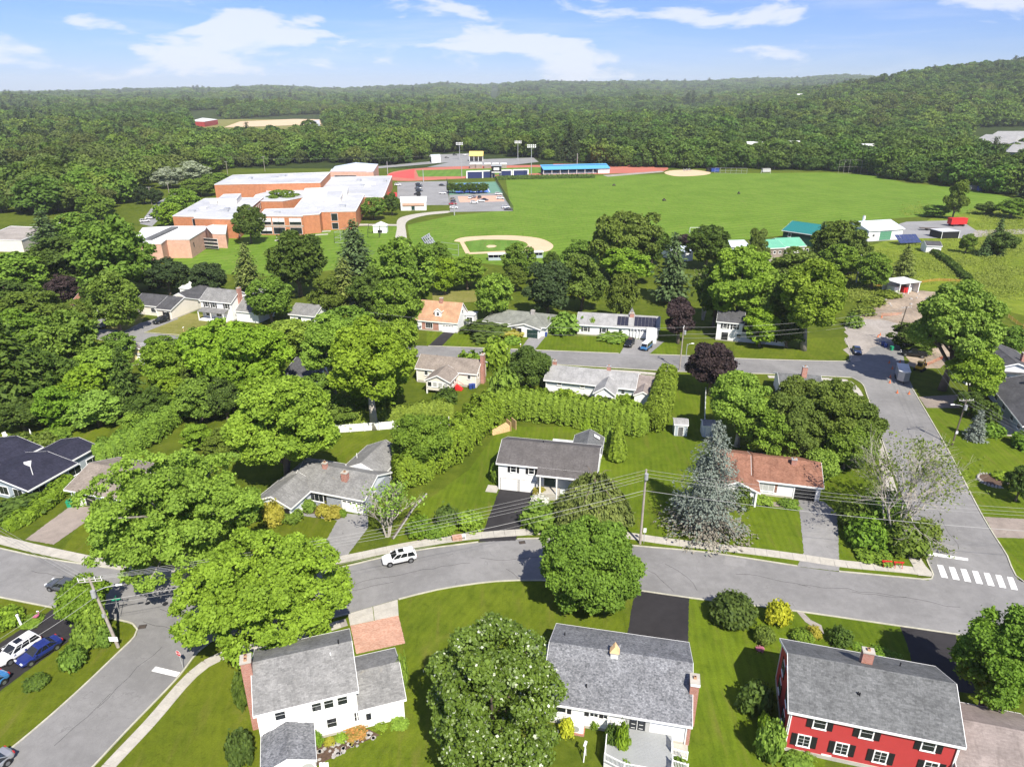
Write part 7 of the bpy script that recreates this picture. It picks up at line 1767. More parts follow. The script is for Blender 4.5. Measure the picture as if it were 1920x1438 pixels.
for o in bpy.data.objects:
    if o.type == 'MESH' and o.name.split('.')[0] == 'crown':
        for k,(tr,cr) in enumerate(far_protos):
            if o.data == cr and k not in holders: holders[k] = o
pk = attr('pick','INT'); cx_ = gn.new('ShaderNodeCombineXYZ'); s_xy,s_z = attr('sxy'),attr('sz')
gl.new(s_xy,cx_.inputs[0]); gl.new(s_xy,cx_.inputs[1]); gl.new(s_z,cx_.inputs[2])
rx_ = gn.new('ShaderNodeCombineXYZ'); gl.new(attr('rotz'),rx_.inputs[2])
for k in range(len(far_protos)):
    if k not in holders: continue
    cmpn = gn.new('FunctionNodeCompare'); cmpn.data_type = 'INT'; cmpn.operation = 'EQUAL'; gl.new(pk,cmpn.inputs[2]); cmpn.inputs[3].default_value = k
    oi = gn.new('GeometryNodeObjectInfo'); oi.inputs['Object'].default_value = holders[k]; oi.transform_space = 'ORIGINAL'; oi.inputs['As Instance'].default_value = True
    ins = gn.new('GeometryNodeInstanceOnPoints'); gl.new(gi.outputs[0],ins.inputs['Points']); gl.new(cmpn.outputs[0],ins.inputs['Selection']); gl.new(oi.outputs['Geometry'],ins.inputs['Instance'])
    gl.new(rx_.outputs[0],ins.inputs['Rotation']); gl.new(cx_.outputs[0],ins.inputs['Scale']); gl.new(ins.outputs[0],join.inputs[0])
gl.new(join.outputs[0],go.inputs[0])
md = forest.modifiers.new('woods','NODES'); md.node_group = ng
print('TRIS',sum(sum(len(p.vertices) - 2 for p in m.polygons) for m in bpy.data.meshes if m.users))
print('TREES',TREES[0],'FOREST',len(FO))

# ------------------------------------------------------------------ vehicles
def paint(name,col,metal=0.25):
    t = NT(name); c = t.coord('Object'); n = t.noise(c,2.0,3)
    t.color(t.mix(n,tuple(q * .92 for q in col),tuple(min(1,q * 1.06) for q in col))).rough(.25)
    t.b.inputs['Metallic'].default_value = metal; t.b.inputs['Coat Weight'].default_value = .6; t.b.inputs['Specular IOR Level'].default_value = .5
    return t.m
PAINT = {k: paint('paint_' + k,c,mtl) for k,c,mtl in (('white',(.78,.78,.78),0),('blue',(.02,.035,.20),.3),('black',(.012,.013,.016),.2),('grey',(.10,.11,.12),.4),('silver',(.42,.43,.45),.5),('navy',(.03,.05,.12),.3),('sky',(.05,.19,.42),.1),('red',(.38,.02,.02),.1),('tan',(.34,.28,.20),.2))}
SHAPES = {  # lower body stations (x, z bottom, z top, half width); cabin (x rear base, x rear top, x front top, x front base, z top)
 'suv': (4.65,[(-2.32,.48,.92,.74),(-2.2,.36,1.02,.86),(-1.2,.27,1.06,.92),(0,.27,1.05,.93),(1.1,.27,1.03,.92),(1.8,.30,.98,.88),(2.2,.38,.86,.78),(2.32,.45,.72,.70)],(-2.18,-1.85,.25,1.15,1.68),.36),
 'sedan': (4.6,[(-2.3,.45,.86,.70),(-2.1,.34,.98,.83),(-1.2,.24,.97,.90),(0,.24,.92,.91),(1.0,.24,.90,.90),(1.8,.27,.82,.86),(2.2,.34,.70,.76),(2.3,.42,.60,.66)],(-1.75,-1.0,.15,1.05,1.42),.33),
 'van': (4.6,[(-2.3,.45,1.05,.80),(-2.2,.36,1.15,.86),(-1.0,.3,1.18,.88),(0,.3,1.18,.88),(1.4,.3,1.16,.88),(2.1,.34,1.1,.84),(2.3,.45,.95,.78)],(-2.22,-2.1,1.75,2.18,1.95),.34)}
def loft(m,secs):
    n = len(secs[0]); b = len(m.v)
    for s in secs: m.v += s
    for i in range(len(secs) - 1):
        for k in range(n):
            k2 = (k + 1) % n; m.f.append((b + i * n + k,b + i * n + k2,b + (i + 1) * n + k2,b + (i + 1) * n + k))
    m.f.append(tuple(b + k for k in range(n))[::-1]); m.f.append(tuple(b + (len(secs) - 1) * n + k for k in range(n)))
def sec(x,zb,zt,hw):
    return [(x,-hw * .86,zb),(x,hw * .86,zb),(x,hw,zb + (zt - zb) * .35),(x,hw * .985,zb + (zt - zb) * .72),(x,hw * .90,zt - .02),(x,hw * .6,zt + .02),(x,-hw * .6,zt + .02),(x,-hw * .90,zt - .02),(x,-hw * .985,zb + (zt - zb) * .72),(x,-hw,zb + (zt - zb) * .35)]
def make_car(kind,col,roofcol=None):
    L,st,cb,wr = SHAPES[kind]; r = bpy.data.objects.new('car',None); COL.objects.link(r)
    m = MB(); loft(m,[sec(*s) for s in st]); m.sm = False; body = m.build('body',PAINT[col],r)
    xa,xb,xc,xd,zt = cb; zb = 1.0 if kind != 'sedan' else .9; hb = .84; ht = .66 if kind != 'van' else .74
    def cs(x,z,w,zl): return [(x,-w,z),(x,w,z),(x,w,zl),(x,-w,zl)]
    g = MB(); g.add([(xa,-hb,zb),(xa,hb,zb),(xd,hb,zb),(xd,-hb,zb),(xb,-ht,zt - .07),(xb,ht,zt - .07),(xc,ht,zt - .07),(xc,-ht,zt - .07)],[(4,5,6,7)[::-1],(0,1,5,4),(1,2,6,5),(2,3,7,6),(3,0,4,7)])
    g.build('cabin_glass',M['car_glass'],r)
    rm = PAINT[roofcol or col]; t = MB(); t.add([(xb - .1,-ht - .02,zt - .09),(xb - .1,ht + .02,zt - .09),(xc + .12,ht + .02,zt - .1),(xc + .12,-ht - .02,zt - .1),(xb + .12,-ht + .08,zt),(xb + .12,ht - .08,zt),(xc - .05,ht - .08,zt),(xc - .05,-ht + .08,zt)],[(0,1,2,3),(7,6,5,4),(0,4,5,1),(1,5,6,2),(2,6,7,3),(3,7,4,0)])
    rf = t.build('car_roof',rm,r)
    if kind == 'suv':
        for s in (-1,1): MB().tube([(xb + .2,s * (ht - .06),zt + .05),(xc - .1,s * (ht - .06),zt + .05)],.025,4).build('roof_rail',M['black'],rf)
        MB().box(xc - .9,xc - .15,-.42,.42,zt + .003,zt + .012).build('sunroof',M['car_glass'],rf)
    for s in (-1,1):
        for f0,w in ((.0,.10),(.36,.07),(.68,.07),(1.0,.10)):
            xl = xa + (xd - xa) * f0; xt = xb + (xc - xb) * f0
            MB().add([(xl - w / 2,s * (hb + .006),zb),(xl + w / 2,s * (hb + .006),zb),(xt + w / 2,s * (ht + .008),zt - .07),(xt - w / 2,s * (ht + .008),zt - .07),(xl - w / 2,s * (hb - .05),zb),(xl + w / 2,s * (hb - .05),zb),(xt + w / 2,s * (ht - .05),zt - .07),(xt - w / 2,s * (ht - .05),zt - .07)],[(0,1,2,3),(7,6,5,4),(0,4,5,1),(1,5,6,2),(2,6,7,3),(3,7,4,0)]).build('pillar',PAINT[col] if kind != 'van' else rm,r)
        MB().box(xd - .35,xd - .15,s * .98 - .1,s * .98 + .1,zb + .02,zb + .16).build('wing_mirror',PAINT[col],r)
        MB().box(2.12,2.27,s * .58 - .16,s * .58 + .16,.66,.80).build('headlight',M['lamp_white'],r)
        MB().box(-2.31,-2.2,s * .64 - .13,s * .64 + .13,.72,.92).build('tail_light',M['lamp_red'],r)
        MB().box(-1.0,1.0,s * .91 - .02,s * .91 + .02,.30,.42).build('sill_trim',M['black'],r)
    for x in (-1.42,1.42):
        for s in (-1,1):
            w = link('wheel',shared(('tyre',wr),lambda: MB().tube([(0,-.11,0),(0,.11,0)],wr,16).mesh('tyre',M['tyre'])),r,(x,s * .83,wr))
            link('rim',shared(('rim',wr),lambda: MB().tube([(0,-.125,0),(0,.125,0)],wr * .62,10).mesh('rim',M['rim'])),w)
            MB().tube([(x,s * .86,wr + .02),(x,s * .925,wr + .02)],wr + .07,16).build('wheel_arch',M['black'],r)
    MB().box(2.2,2.335,-.45,.45,.45,.60).build('grille',M['black'],r)
    return r
CARS = {}
def car(kind,col,px,head,label,group=None,roofcol=None,z=Z_MARK):
    key = (kind,col,roofcol); p = G(*px)
    if isinstance(head,tuple): d = G(*head) - p; a = math.atan2(d.y,d.x)
    else: a = R(head)
    if key not in CARS: CARS[key] = make_car(*key); o = CARS[key]
    else: o = copy_tree(CARS[key])
    o.location = (p.x,p.y,z); o.rotation_euler = (0,0,a); o.name = {'suv': 'parked_car','sedan': 'parked_car','van': 'camper_van'}[kind]
    for k in ('label','category','group'):
        if k in o: del o[k]
    return tag(o,label,'van' if kind == 'van' else 'car',group)
car('suv','white',(749,1052),(718,1058.5),'white estate car parked on the curving road')
car('suv','white',(36,1226),(-30,1270),'white estate car in the black driveway beside the blue saloon')
car('sedan','blue',(76,1228),(30,1257),'dark blue saloon in the black driveway')
car('sedan','sky',(-26,1298),(-80,1338),'bright blue car cut by the left edge')
car('sedan','grey',(122,1104),(60,1093),'dark grey car half hidden under the corner tree')
car('sedan','silver',(-24,1452),(-60,1480),'pale car at the lower left picture corner')
car('sedan','navy',(1606,661),(1612,676),'navy car parked by the corner lawn')
car('van','sky',(1212,654),(1203,662),'blue camper van with white roof before the solar house',roofcol='white')
car('suv','black',(1180,648),(1172,658),'black car beside the blue camper van')
car('suv','black',(303,605),(290,609),'black car before the charcoal roofed ranch')
car('sedan','black',(198,613),(186,618),'black car shaded by the round maple')
LOT = [('sedan','black',785,347,5),('suv','black',786,351,5),('sedan','grey',784,355,5),('suv','black',786,359.5,5),('sedan','black',783,366,5),('sedan','black',829,349,3),('suv','white',830,364.5,0),('suv','white',746,348.5,8)]
LOTL = ['black car at the top of the row in the school lot','second black car of the row in the school lot','grey car in the middle of the school lot row','black car fourth in the school lot row','black car at the foot of the school lot row','lone black car at the far side of the school lot','white car at the right edge of the school lot','white car beside the red school canopy']
for (k,c,x,y,a),lab in zip(LOT,LOTL): car(k,c,(x,y),a,lab,'cars in the school lot',z=.06)
LOT2 = [('suv','tan',849,376,70),('suv','grey',850,380.5,70),('sedan','red',849,384.5,20),('sedan','white',851,391.5,0),('suv','white',882,373,80),('sedan','silver',889,371.5,75),('suv','grey',899,372.5,80),('suv','white',889,382,0),('sedan','white',902,379,0),('sedan','black',909,376.5,0),('suv','white',935,366,0),('suv','white',938,374,0),('suv','white',948,391,20),('sedan','black',953,394.5,10)]
LOT2L = ['tan car at the left of the far lot','grey car beside the tan car in the far lot','red car in the far lot','white car at the lower left of the far lot','white car left in the middle cluster of the far lot','silver car in the middle cluster of the far lot','grey car in the middle cluster of the far lot','white car in front of the middle cluster','white saloon in front of the middle cluster','black car right of the middle cluster','upper white car at the right of the far lot','lower white car at the right of the far lot','white car at the lower right lot corner','black car at the lower right lot corner']
for (k,c,x,y,a),lab in zip(LOT2,LOT2L): car(k,c,(x,y),a,lab,'cars in the far lot',z=.07)
for i,(x,y,c,k) in enumerate(((272,417,'white','suv'),(281,411,'white','sedan'),(289,408,'black','suv'),(96,430,'white','sedan'),(108,427,'silver','sedan'),(118,424,'white','suv'),(128,421,'grey','sedan'),(112,436,'navy','sedan'),(838,297,'black','sedan'),(853,292,'black','suv'),(872,292,'white','suv'),(1208,312,'white','suv'),(1192,309,'tan','suv'),(1216,313,'grey','sedan'))):
    car(k,c,(x,y),40 if x < 300 else 10,('white car on the school road','second white car on the school road','black car on the school road','white car by the long tan roof','silver car by the long tan roof','white van like car by the long tan roof','grey car by the long tan roof','navy car by the long tan roof','black car on the lane past the stadium','black car in the lot beyond the track','white car in the lot beyond the track','white car at the farther ball field','tan car at the farther ball field','grey car at the farther ball field')[i],z=.07)
def pickup(px,head,label):
    p = G(*px); d = G(*head) - p; r = thing('pickup_truck',label,'pickup',(p.x,p.y,Z_MARK),math.atan2(d.y,d.x)); pm = PAINT['black']
    m = MB(); loft(m,[sec(*s) for s in [(-2.8,.55,1.05,.85),(-2.7,.42,1.1,.93),(0,.38,1.1,.96),(1.2,.38,1.15,.96),(2.5,.45,1.08,.92),(2.8,.55,.9,.85)]]); m.build('body',pm,r)
    MB().add([(-.7,-.88,1.1),(-.7,.88,1.1),(1.45,.88,1.12),(1.45,-.88,1.12),(-.5,-.72,1.8),(-.5,.72,1.8),(.7,.72,1.8),(.7,-.72,1.8)],[(7,6,5,4),(0,1,5,4),(1,2,6,5),(2,3,7,6),(3,0,4,7)]).build('cabin_glass',M['car_glass'],r)
    MB().box(-.6,.75,-.74,.74,1.78,1.86).build('car_roof',pm,r); MB().box(-2.6,-.85,-.75,.75,1.06,1.16).build('bed',M['grey'] if 'grey' in M else M['black'],r)
    for s in (-1,1): MB().box(-2.7,-.75,s * .86 - .07,s * .86 + .07,1.05,1.3).build('bed_side',pm,r); MB().box(2.68,2.82,s * .6 - .2,s * .6 + .2,.8,1.0).build('headlight',M['lamp_white'],r)
    for x in (-1.8,1.8):
        for s in (-1,1):
            w = MB().tube([(0,-.13,0),(0,.13,0)],.42,14).build('wheel',M['tyre'],r,loc=(x,s * .88,.42)); MB().tube([(0,-.14,0),(0,.14,0)],.24,10).build('rim',M['rim'],w)
    return r
pickup((1712,668),(1680,664),'black pickup truck in the maple shade')
p = G(1690,711); d = G(1694,722) - G(1688,700)
t = thing('cargo_trailer','silver enclosed cargo trailer ringed by orange cones','trailer',(p.x,p.y,Z_MARK),math.atan2(d.y,d.x))
MB().prism([(-2.8,-1.15,.5),(2.3,-1.15,.5),(3.2,0,.5),(2.3,1.15,.5),(-2.8,1.15,.5)],(0,0,2.1)).build('body',M['metal'],t); MB().prism([(-2.9,-1.2,2.6),(2.35,-1.2,2.6),(3.3,0,2.6),(2.35,1.2,2.6),(-2.9,1.2,2.6)],(0,0,.1)).build('roof',M['membrane_white'],t)
MB().box(3.1,4.4,-.06,.06,.45,.58).build('drawbar',M['black'],t); MB().box(-2.84,-2.79,-1.0,1.0,.6,2.4).build('rear_door',M['white_plain'],t)
for x in (-.9,.1):
    for s in (-1,1): MB().tube([(0,-.1,0),(0,.1,0)],.34,12).build('wheel',M['tyre'],t,loc=(x,s * 1.2,.34))
p = G(1724,694); t = thing('excavator','small yellow machine under the maple by the trailer','digger',(p.x,p.y,0),.7)
MB().box(-1.1,1.1,-.7,.7,.6,1.2).build('deck',M['yellow'],t); MB().box(-.9,-.1,-.45,.45,1.2,2.1).build('cab',M['black'],t); MB().box(-1.0,0,-.55,.55,2.1,2.2).build('canopy',M['yellow'],t)
for s in (-1,1): MB().box(-1.2,1.2,s * .75 - .18,s * .75 + .18,0,.55).build('crawler_track',M['tyre'],t)
MB().tube([(.9,0,1.1),(2.0,0,2.2),(2.9,0,1.0)],[.14,.12,.1],6).build('boom',M['yellow'],t); MB().box(2.7,3.2,-.3,.3,.4,1.0).build('bucket',M['black'],t)
p = G(1793,424); t = thing('red_trailer','red box trailer parked in the yard','trailer',(p.x,p.y,0),.1)
MB().box(-4,4,-1.5,1.5,1.0,3.6).build('body',M['red_paint'],t); MB().box(-4.2,4.2,-1.6,1.6,3.6,3.8).build('roof',M['red_paint'],t)
for x in (-2.5,2.5): MB().tube([(x,-1.6,.5),(x,1.6,.5)],.5,12).build('wheel',M['tyre'],t)
MB().box(4,6,-.15,.15,.8,1.0).build('drawbar',M['black'],t)
p = G(1746,432); t = thing('flatbed_trailer','dark flatbed trailer in the pale yard','trailer',(p.x,p.y,0),-.2); MB().box(-5,5,-1.2,1.2,.8,1.0).build('bed',M['wood_dark'],t)
for x in (-2,0): MB().tube([(x,-1.3,.45),(x,1.3,.45)],.45,10).build('wheel',M['tyre'],t)
p = G(1700,458); t = thing('solar_array','tilted ground solar array in the meadow','solar panel',(p.x,p.y,0),.15)
for i in range(5):
    for j in range(3):
        x0,y0 = -5 + i * 2,-2.4 + j * 1.6; z = lambda y: 1.0 + (y + 2.4) * .55
        MB().add([(x0 + .05,y0,z(y0)),(x0 + 1.95,y0,z(y0)),(x0 + 1.95,y0 + 1.5,z(y0 + 1.5)),(x0 + .05,y0 + 1.5,z(y0 + 1.5)),(x0 + .05,y0,z(y0) + .06),(x0 + 1.95,y0,z(y0) + .06),(x0 + 1.95,y0 + 1.5,z(y0 + 1.5) + .06),(x0 + .05,y0 + 1.5,z(y0 + 1.5) + .06)],[(3,2,1,0),(4,5,6,7),(0,1,5,4),(1,2,6,5),(2,3,7,6),(3,0,4,7)]).build('panel',M['panel_blue'],t)
for x in (-4,0,4): MB().tube([(x,0,0),(x,0,2.3)],.1,6).build('post',M['metal'],t)

# ------------------------------------------------------------------ poles and wires
def height_at(p,py):
    lo,hi = 0,60
    for _ in range(40):
        m = (lo + hi) / 2
        if to_px((p.x,p.y,m))[1] > py: lo = m
        else: hi = m
    return lo
def pole(name,label,base,top_y,lean=(0,0),r0=.17,mat='wood_pole',arms=((.4,1.2),),arm_dir=0.0,can=False,light=None,plate=None,cat='utility pole'):
    p = G(*base); H = height_at(p,top_y) if top_y > 0 else -top_y
    t = thing(name,label,cat,p,0); top = Vector((lean[0],lean[1],H))
    MB().tube([(0,0,-.1),top * .5,top],[r0,r0 * .85,r0 * .68],9).build('pole',M[mat],t)
    u = Vector((math.cos(arm_dir),math.sin(arm_dir),0))
    for dz,hw in arms:
        c = top * ((H - dz) / H); a = MB().tube([c - u * hw,c + u * hw],.07,4).build('crossarm',M['wood_grey'],t)
        for k in (-1,-.45,.45,1):
            q = c + u * hw * k * .95; MB().cyl((q.x,q.y),.05,q.z + .05,q.z + .26,6).build('insulator',M['white_plain'],a)
    if can:
        c = top * ((H - can) / H) + Vector((-u.y,u.x,0)) * -.38; MB().cyl((c.x,c.y),.26,c.z - .45,c.z + .45,10).build('transformer',M['metal'],t)
    if light:
        dx,dy,z = light; c = top * (z / H); e = c + Vector((dx,dy,.5))
        MB().tube([c,c.lerp(e,.5) + Vector((0,0,.15)),e],.045,6).build('lamp_arm',M['metal'],t); v = Vector((dx,dy,0)).normalized()
        MB().tube([e,e + v * .65],[.14,.1],8).build('lamp_head',M['white_plain'],t)
    if plate:
        for z,w,h,mt in plate: c = top * (z / H); MB().box(c.x - w / 2,c.x + w / 2,c.y - r0 - .06,c.y - r0 - .01,z - h / 2,z + h / 2).build('notice',M[mt],t)
    return t,p + top
t1,top1 = pole('utility_pole','leaning utility pole with double crossarm and lamp at the left corner',(222,1213),-9.6,(-1.35,.35),.19,arms=((.25,1.25),(.55,1.25)),arm_dir=.15,can=1.9,light=(2.2,.5,7.7),plate=((1.35,1.0,.62,'white_plain'),(4.6,.34,.5,'metal')))
t2,top2 = pole('utility_pole','tall pale utility pole at the sidewalk before the weeping larch',(1200,1019),880,(0,0),.19,arms=(),can=.9)
t3,top3 = pole('utility_pole','utility pole with lamp arm on the right lawn',(1785,835),749,(.35,0),.16,'bark',arms=((.2,1.3),),arm_dir=.05,can=1.4,light=(-1.9,0,7.6),plate=((2.7,.4,.5,'white_plain'),))
t4,top4 = pole('utility_pole','dark utility pole at the edge of the dirt site',(1677,648),575,(.9,0),.17,'wood_dark',arms=((.25,1.3),),arm_dir=.1)
t5,top5 = pole('utility_pole','pale utility pole on the back street before the crimson maple',(1274,694),613,(0,0),.17,'wood_pole',arms=((.15,.8),),arm_dir=1.2,can=1.3)
pole('lamp_post','short street lamp pole beside the back street pole',(1284,690),645,(0,0),.1,'metal',arms=(),light=(.9,0,5.5),cat='street lamp')
t6,top6 = pole('utility_pole','slim utility pole on the far left street',(163,607),575,(-.6,0),.16,'wood_pole',arms=((.2,.9),))
for i,(b,ty,lab) in enumerate((((427,327),303,'utility pole left of the school gym'),((497,322),294,'utility pole behind the school gym'),((285,384),351,'tall pole by the school road'),((317,362),343,'pole beside the pink school road wall'),((318,328),304,'thin pole among the silvery trees'))):
    pole('utility_pole',lab,b,ty,(0,0),.18,'wood_pole',arms=((.3,1.2),))
def light_mast(base,ty,label,heads=True):
    p = G(*base); H = height_at(p,ty); t = thing('light_mast',label,'light mast',p)
    MB().tube([(0,0,0),(0,0,H)],[.3,.18],8).build('mast',M['metal'],t)
    if heads:
        for z in (H - .5,H - 1.8):
            MB().box(-3.2,3.2,-.12,.12,z - .1,z + .1).build('bracket',M['metal'],t)
            for k in range(5): MB().box(-3 + k * 1.35,-2.2 + k * 1.35,-.5,.3,z - .1,z + .75).build('floodlight',M['white_plain'],t)
    return t
light_mast((996,335),272,'tall floodlight mast right of the navy wall'); light_mast((971,301),265,'floodlight mast beyond the track'); light_mast((866,333),300,'thin mast left of the navy wall',False); light_mast((794,342),318,'flag mast at the school lot',False); light_mast((852,404),380,'thin pole at the lot edge',False); light_mast((1082,310),288,'thin mast at the red bend',False); light_mast((1110,505),462,'white pole behind the solar house trees',False); light_mast((862,300),268,'floodlight mast over the lot beyond the track'); light_mast((727,327),303,'flagpole by the red track bend',False); light_mast((1605,530),478,'white pole beside the dirt site trees',False); light_mast((1590,480),448,'dark thin pole before the white barn',False)
def wire(a,b,sag,label,r=.03,group='overhead wires'):
    r *= .5
    pts = [a.lerp(b,k / 16) - Vector((0,0,sag * 4 * (k / 16) * (1 - k / 16))) for k in range(17)]
    return tag(MB().tube(pts,r,4,False).build('power_line',M['wire']),label,'wire',group)
far_r = G(2180,1118); far_r = Vector((far_r.x,far_r.y,top2.z)); far_l = G(-260,905); far_l = Vector((far_l.x,far_l.y,top1.z))
dz = lambda v,z,x=0,y=0: v + Vector((x,y,z))
for i,z in enumerate((0.0,-.55,-1.05,-1.5)):
    wire(dz(top1,-.2 - z * 0,-1.1 + .7 * i,0),dz(top2,z - .1),1.1 + .15 * i,('highest wire between leaning pole and middle pole','second wire between leaning pole and middle pole','third wire between leaning pole and middle pole','fourth wire between leaning pole and middle pole')[i])
    if i < 3: wire(dz(top2,z - .1),dz(far_r,z),1.2,('highest wire running right from the middle pole','second wire running right from the middle pole','third wire running right from the middle pole')[i])
wire(dz(top1,-3.3,.3),dz(top2,-3.3),1.0,'thick cable between leaning pole and middle pole',.055); wire(dz(top2,-3.3),dz(far_r,-3.4),1.1,'thick cable running right from the middle pole',.055); wire(dz(top1,-3.8,.3),dz(top2,-3.8),1.3,'lowest cable between leaning pole and middle pole',.03)
for i in range(3): wire(dz(top1,-.2,-1.1 + .7 * i),dz(far_l,-.2,.8 * i),1.0,('left wire running up from the leaning pole','middle wire running up from the leaning pole','right wire running up from the leaning pole')[i],.028)
a_ = G(-160,1440); a_ = Vector((a_.x,a_.y,8.5))
for i in range(3): wire(dz(top1,-.2 - 1.2 * i,-.8 + .5 * i),dz(a_,-1.0 * i,-.8 * i),1.0,('upper wire running down left from the leaning pole','middle wire running down left from the leaning pole','lower wire running down left from the leaning pole')[i],.03 + .015 * (i == 2))
b_ = G(2130,1010); b_ = Vector((b_.x,b_.y,9))
for i in range(3):
    wire(dz(top3,-.1,-1.1 + 1.1 * i),dz(top4,-.2,-1.1 + 1.1 * i),1.0,('left wire from lawn pole to dark pole','middle wire from lawn pole to dark pole','right wire from lawn pole to dark pole')[i],.03)
    wire(dz(top3,-.1,-1.1 + 1.1 * i),dz(b_,0,-1.1 + 1.1 * i),1.0,('left wire from lawn pole toward the lower right','middle wire from lawn pole toward the lower right','right wire from lawn pole toward the lower right')[i],.03)
for i,z in enumerate((0,-1.6,-2.6)): wire(dz(top4,z - .2),dz(top5,z - .1),1.4,('upper wire over the back street','middle wire over the back street','lower wire over the back street')[i],.04)
c_ = G(700,655); c_ = Vector((c_.x,c_.y,9.5))
for i,z in enumerate((0,-1.8)): wire(dz(top5,z - .1),dz(c_,z),1.6,('upper wire left of the back street pole','lower wire left of the back street pole')[i],.035)
e_ = G(285,384); e_.z = 11; f_ = G(427,327); f_.z = 12; wire(f_,dz(f_,0,190,40),2,'thin wire behind the school gym',.05); wire(f_,dz(f_,0,-90,0),1.5,'thin wire left of the school gym',.05)

# ------------------------------------------------------------------ signs and small things
p = G(345,1256); t = thing('stop_sign','red octagonal stop sign at the side street corner','sign',p,-.45); t.rotation_euler = (0,-.10,-.45)
MB().tube([(0,0,0),(0,0,2.75)],.035,6).build('post',M['metal'],t)
oc = [(math.cos(math.pi / 8 + k * math.pi / 4),math.sin(math.pi / 8 + k * math.pi / 4)) for k in range(8)]
pl = MB().prism([(x * .40,-.05,2.35 + y * .40) for x,y in oc],(0,.012,0)).build('border',M['white_plain'],t); MB().prism([(x * .365,-.058,2.35 + y * .365) for x,y in oc],(0,.006,0)).build('face',M['red_paint'],t)
def text(body,size,mat,parent,loc,rot):
    c = bpy.data.curves.new('lettering','FONT'); c.body = body; c.size = size; c.align_x = 'CENTER'; c.align_y = 'CENTER'; c.extrude = .004; c.materials.append(M[mat])
    o = bpy.data.objects.new('lettering',c); COL.objects.link(o); dg = bpy.context.evaluated_depsgraph_get(); me = bpy.data.meshes.new_from_object(o.evaluated_get(dg)); bpy.data.objects.remove(o)
    if not me.materials: me.materials.append(M[mat])
    return link('lettering',me,parent,loc,rot)
text('STOP',.30,'white_plain',t,(0,-.066,2.35),(math.pi / 2,0,0))
p = G(226,1157); t = thing('street_sign','green street name sign under the leaning pole','sign',p,.3); MB().tube([(0,0,0),(0,0,2.9)],.035,6).build('post',M['metal'],t); MB().box(-.5,.5,-.02,.02,2.6,2.8).build('name_blade',M['green_plastic'],t); MB().box(-.02,.02,-.5,.5,2.82,3.02).build('name_blade',M['green_plastic'],t)
p = G(1207,1019); t = thing('street_sign','small white sign post beside the middle pole','sign',p); MB().tube([(0,0,0),(0,0,2.6)],.035,6).build('post',M['metal'],t); MB().box(-.2,.2,-.03,.01,1.9,2.6).build('plate',M['white_plain'],t)
p = G(1735,1040); t = thing('street_sign','thin sign post at the crosswalk corner','sign',p); MB().tube([(0,0,0),(0,0,2.4)],.035,6).build('post',M['metal'],t); MB().box(-.02,.01,-.3,.3,1.8,2.4).build('plate',M['white_plain'],t)
for i,x in enumerate((1661,1683)):
    p = G(x,1062 + i * 2); t = thing('barricade',('left red trestle on the corner sidewalk','right red trestle on the corner sidewalk')[i],'trestle',p,-.1)
    for s in (-.45,.45): MB().tube([(s,-.3,0),(s,0,.95)],.04,4).build('leg',M['red_paint'],t); MB().tube([(s,.3,0),(s,0,.95)],.04,4).build('leg',M['red_paint'],t)
    MB().box(-.65,.65,-.05,.05,.78,.98).build('board',M['red_paint'],t)
# white board fence
f0,f1 = G(630,812),G(842,797); ft = thing('board_fence','white board fence behind the pale blue house','fence',f0,math.atan2((f1 - f0).y,(f1 - f0).x)); L = (f1 - f0).length; n = int(L / 2.4)
for k in range(n + 1): MB().box(k * L / n - .07,k * L / n + .07,-.07,.07,0,1.8).build('post',M['white_plain'],ft)
bm_ = MB().box(0,.19,-.015,.015,.06,1.65).mesh('board',M['white_plain'])
for k in range(n):
    for q in range(11): link('board',bm_,ft,(k * L / n + .09 + q * (L / n - .2) / 11,0,0))
    MB().box(k * L / n,(k + 1) * L / n,.02,.06,1.35,1.45).build('rail',M['white_plain'],ft)
f0,f1 = G(1320,800),G(1322,742); ft = thing('board_fence','white fence line left of the fresh green maple','fence',f0,math.atan2((f1 - f0).y,(f1 - f0).x)); L = (f1 - f0).length; n = int(L / 2.4)
for k in range(n + 1): MB().box(k * L / n - .07,k * L / n + .07,-.07,.07,0,1.9).build('post',M['white_plain'],ft)
for k in range(n): MB().box(k * L / n + .07,(k + 1) * L / n - .07,-.02,.02,.06,1.8).build('panel',M['white_plain'],ft)
# timber edging on the bank
for i,(pxs,lab) in enumerate((([(735,1011),(752,985),(772,955),(798,927)],'dark round timber edging on the grassy bank'),([(738,1011),(756,984),(776,954),(800,927)],'pale round timber edging on the grassy bank'))):
    P = line(pxs,3); t = thing('timber_edging',lab,'edging')
    for a,b in zip(P,P[1:]): MB().tube([dz(a,.14),dz(b,.14)],.12,6).build('log',M['wood_dark' if i == 0 else 'wood_grey'],t)
p = G(942,808); t = thing('timber_ramp','new timber ramp at the hedge corner','ramp',p,.5)
for k in range(8): MB().add([(-2.4 + k * .45,-.8,.1 + k * .14),(-1.98 + k * .45,-.8,.1 + k * .14 + .13),(-1.98 + k * .45,.8,.1 + k * .14 + .13),(-2.4 + k * .45,.8,.1 + k * .14),(-2.4 + k * .45,-.8,0),(-1.98 + k * .45,-.8,0),(-1.98 + k * .45,.8,0),(-2.4 + k * .45,.8,0)],[(0,1,2,3),(4,7,6,5),(0,4,5,1),(1,5,6,2),(2,6,7,3),(3,7,4,0)]).build('plank',M['wood_new'],t)
for x in (1.3,2.4): MB().box(x,x + .1,-.9,.9,0,1.9).build('frame',M['wood_new'],t)
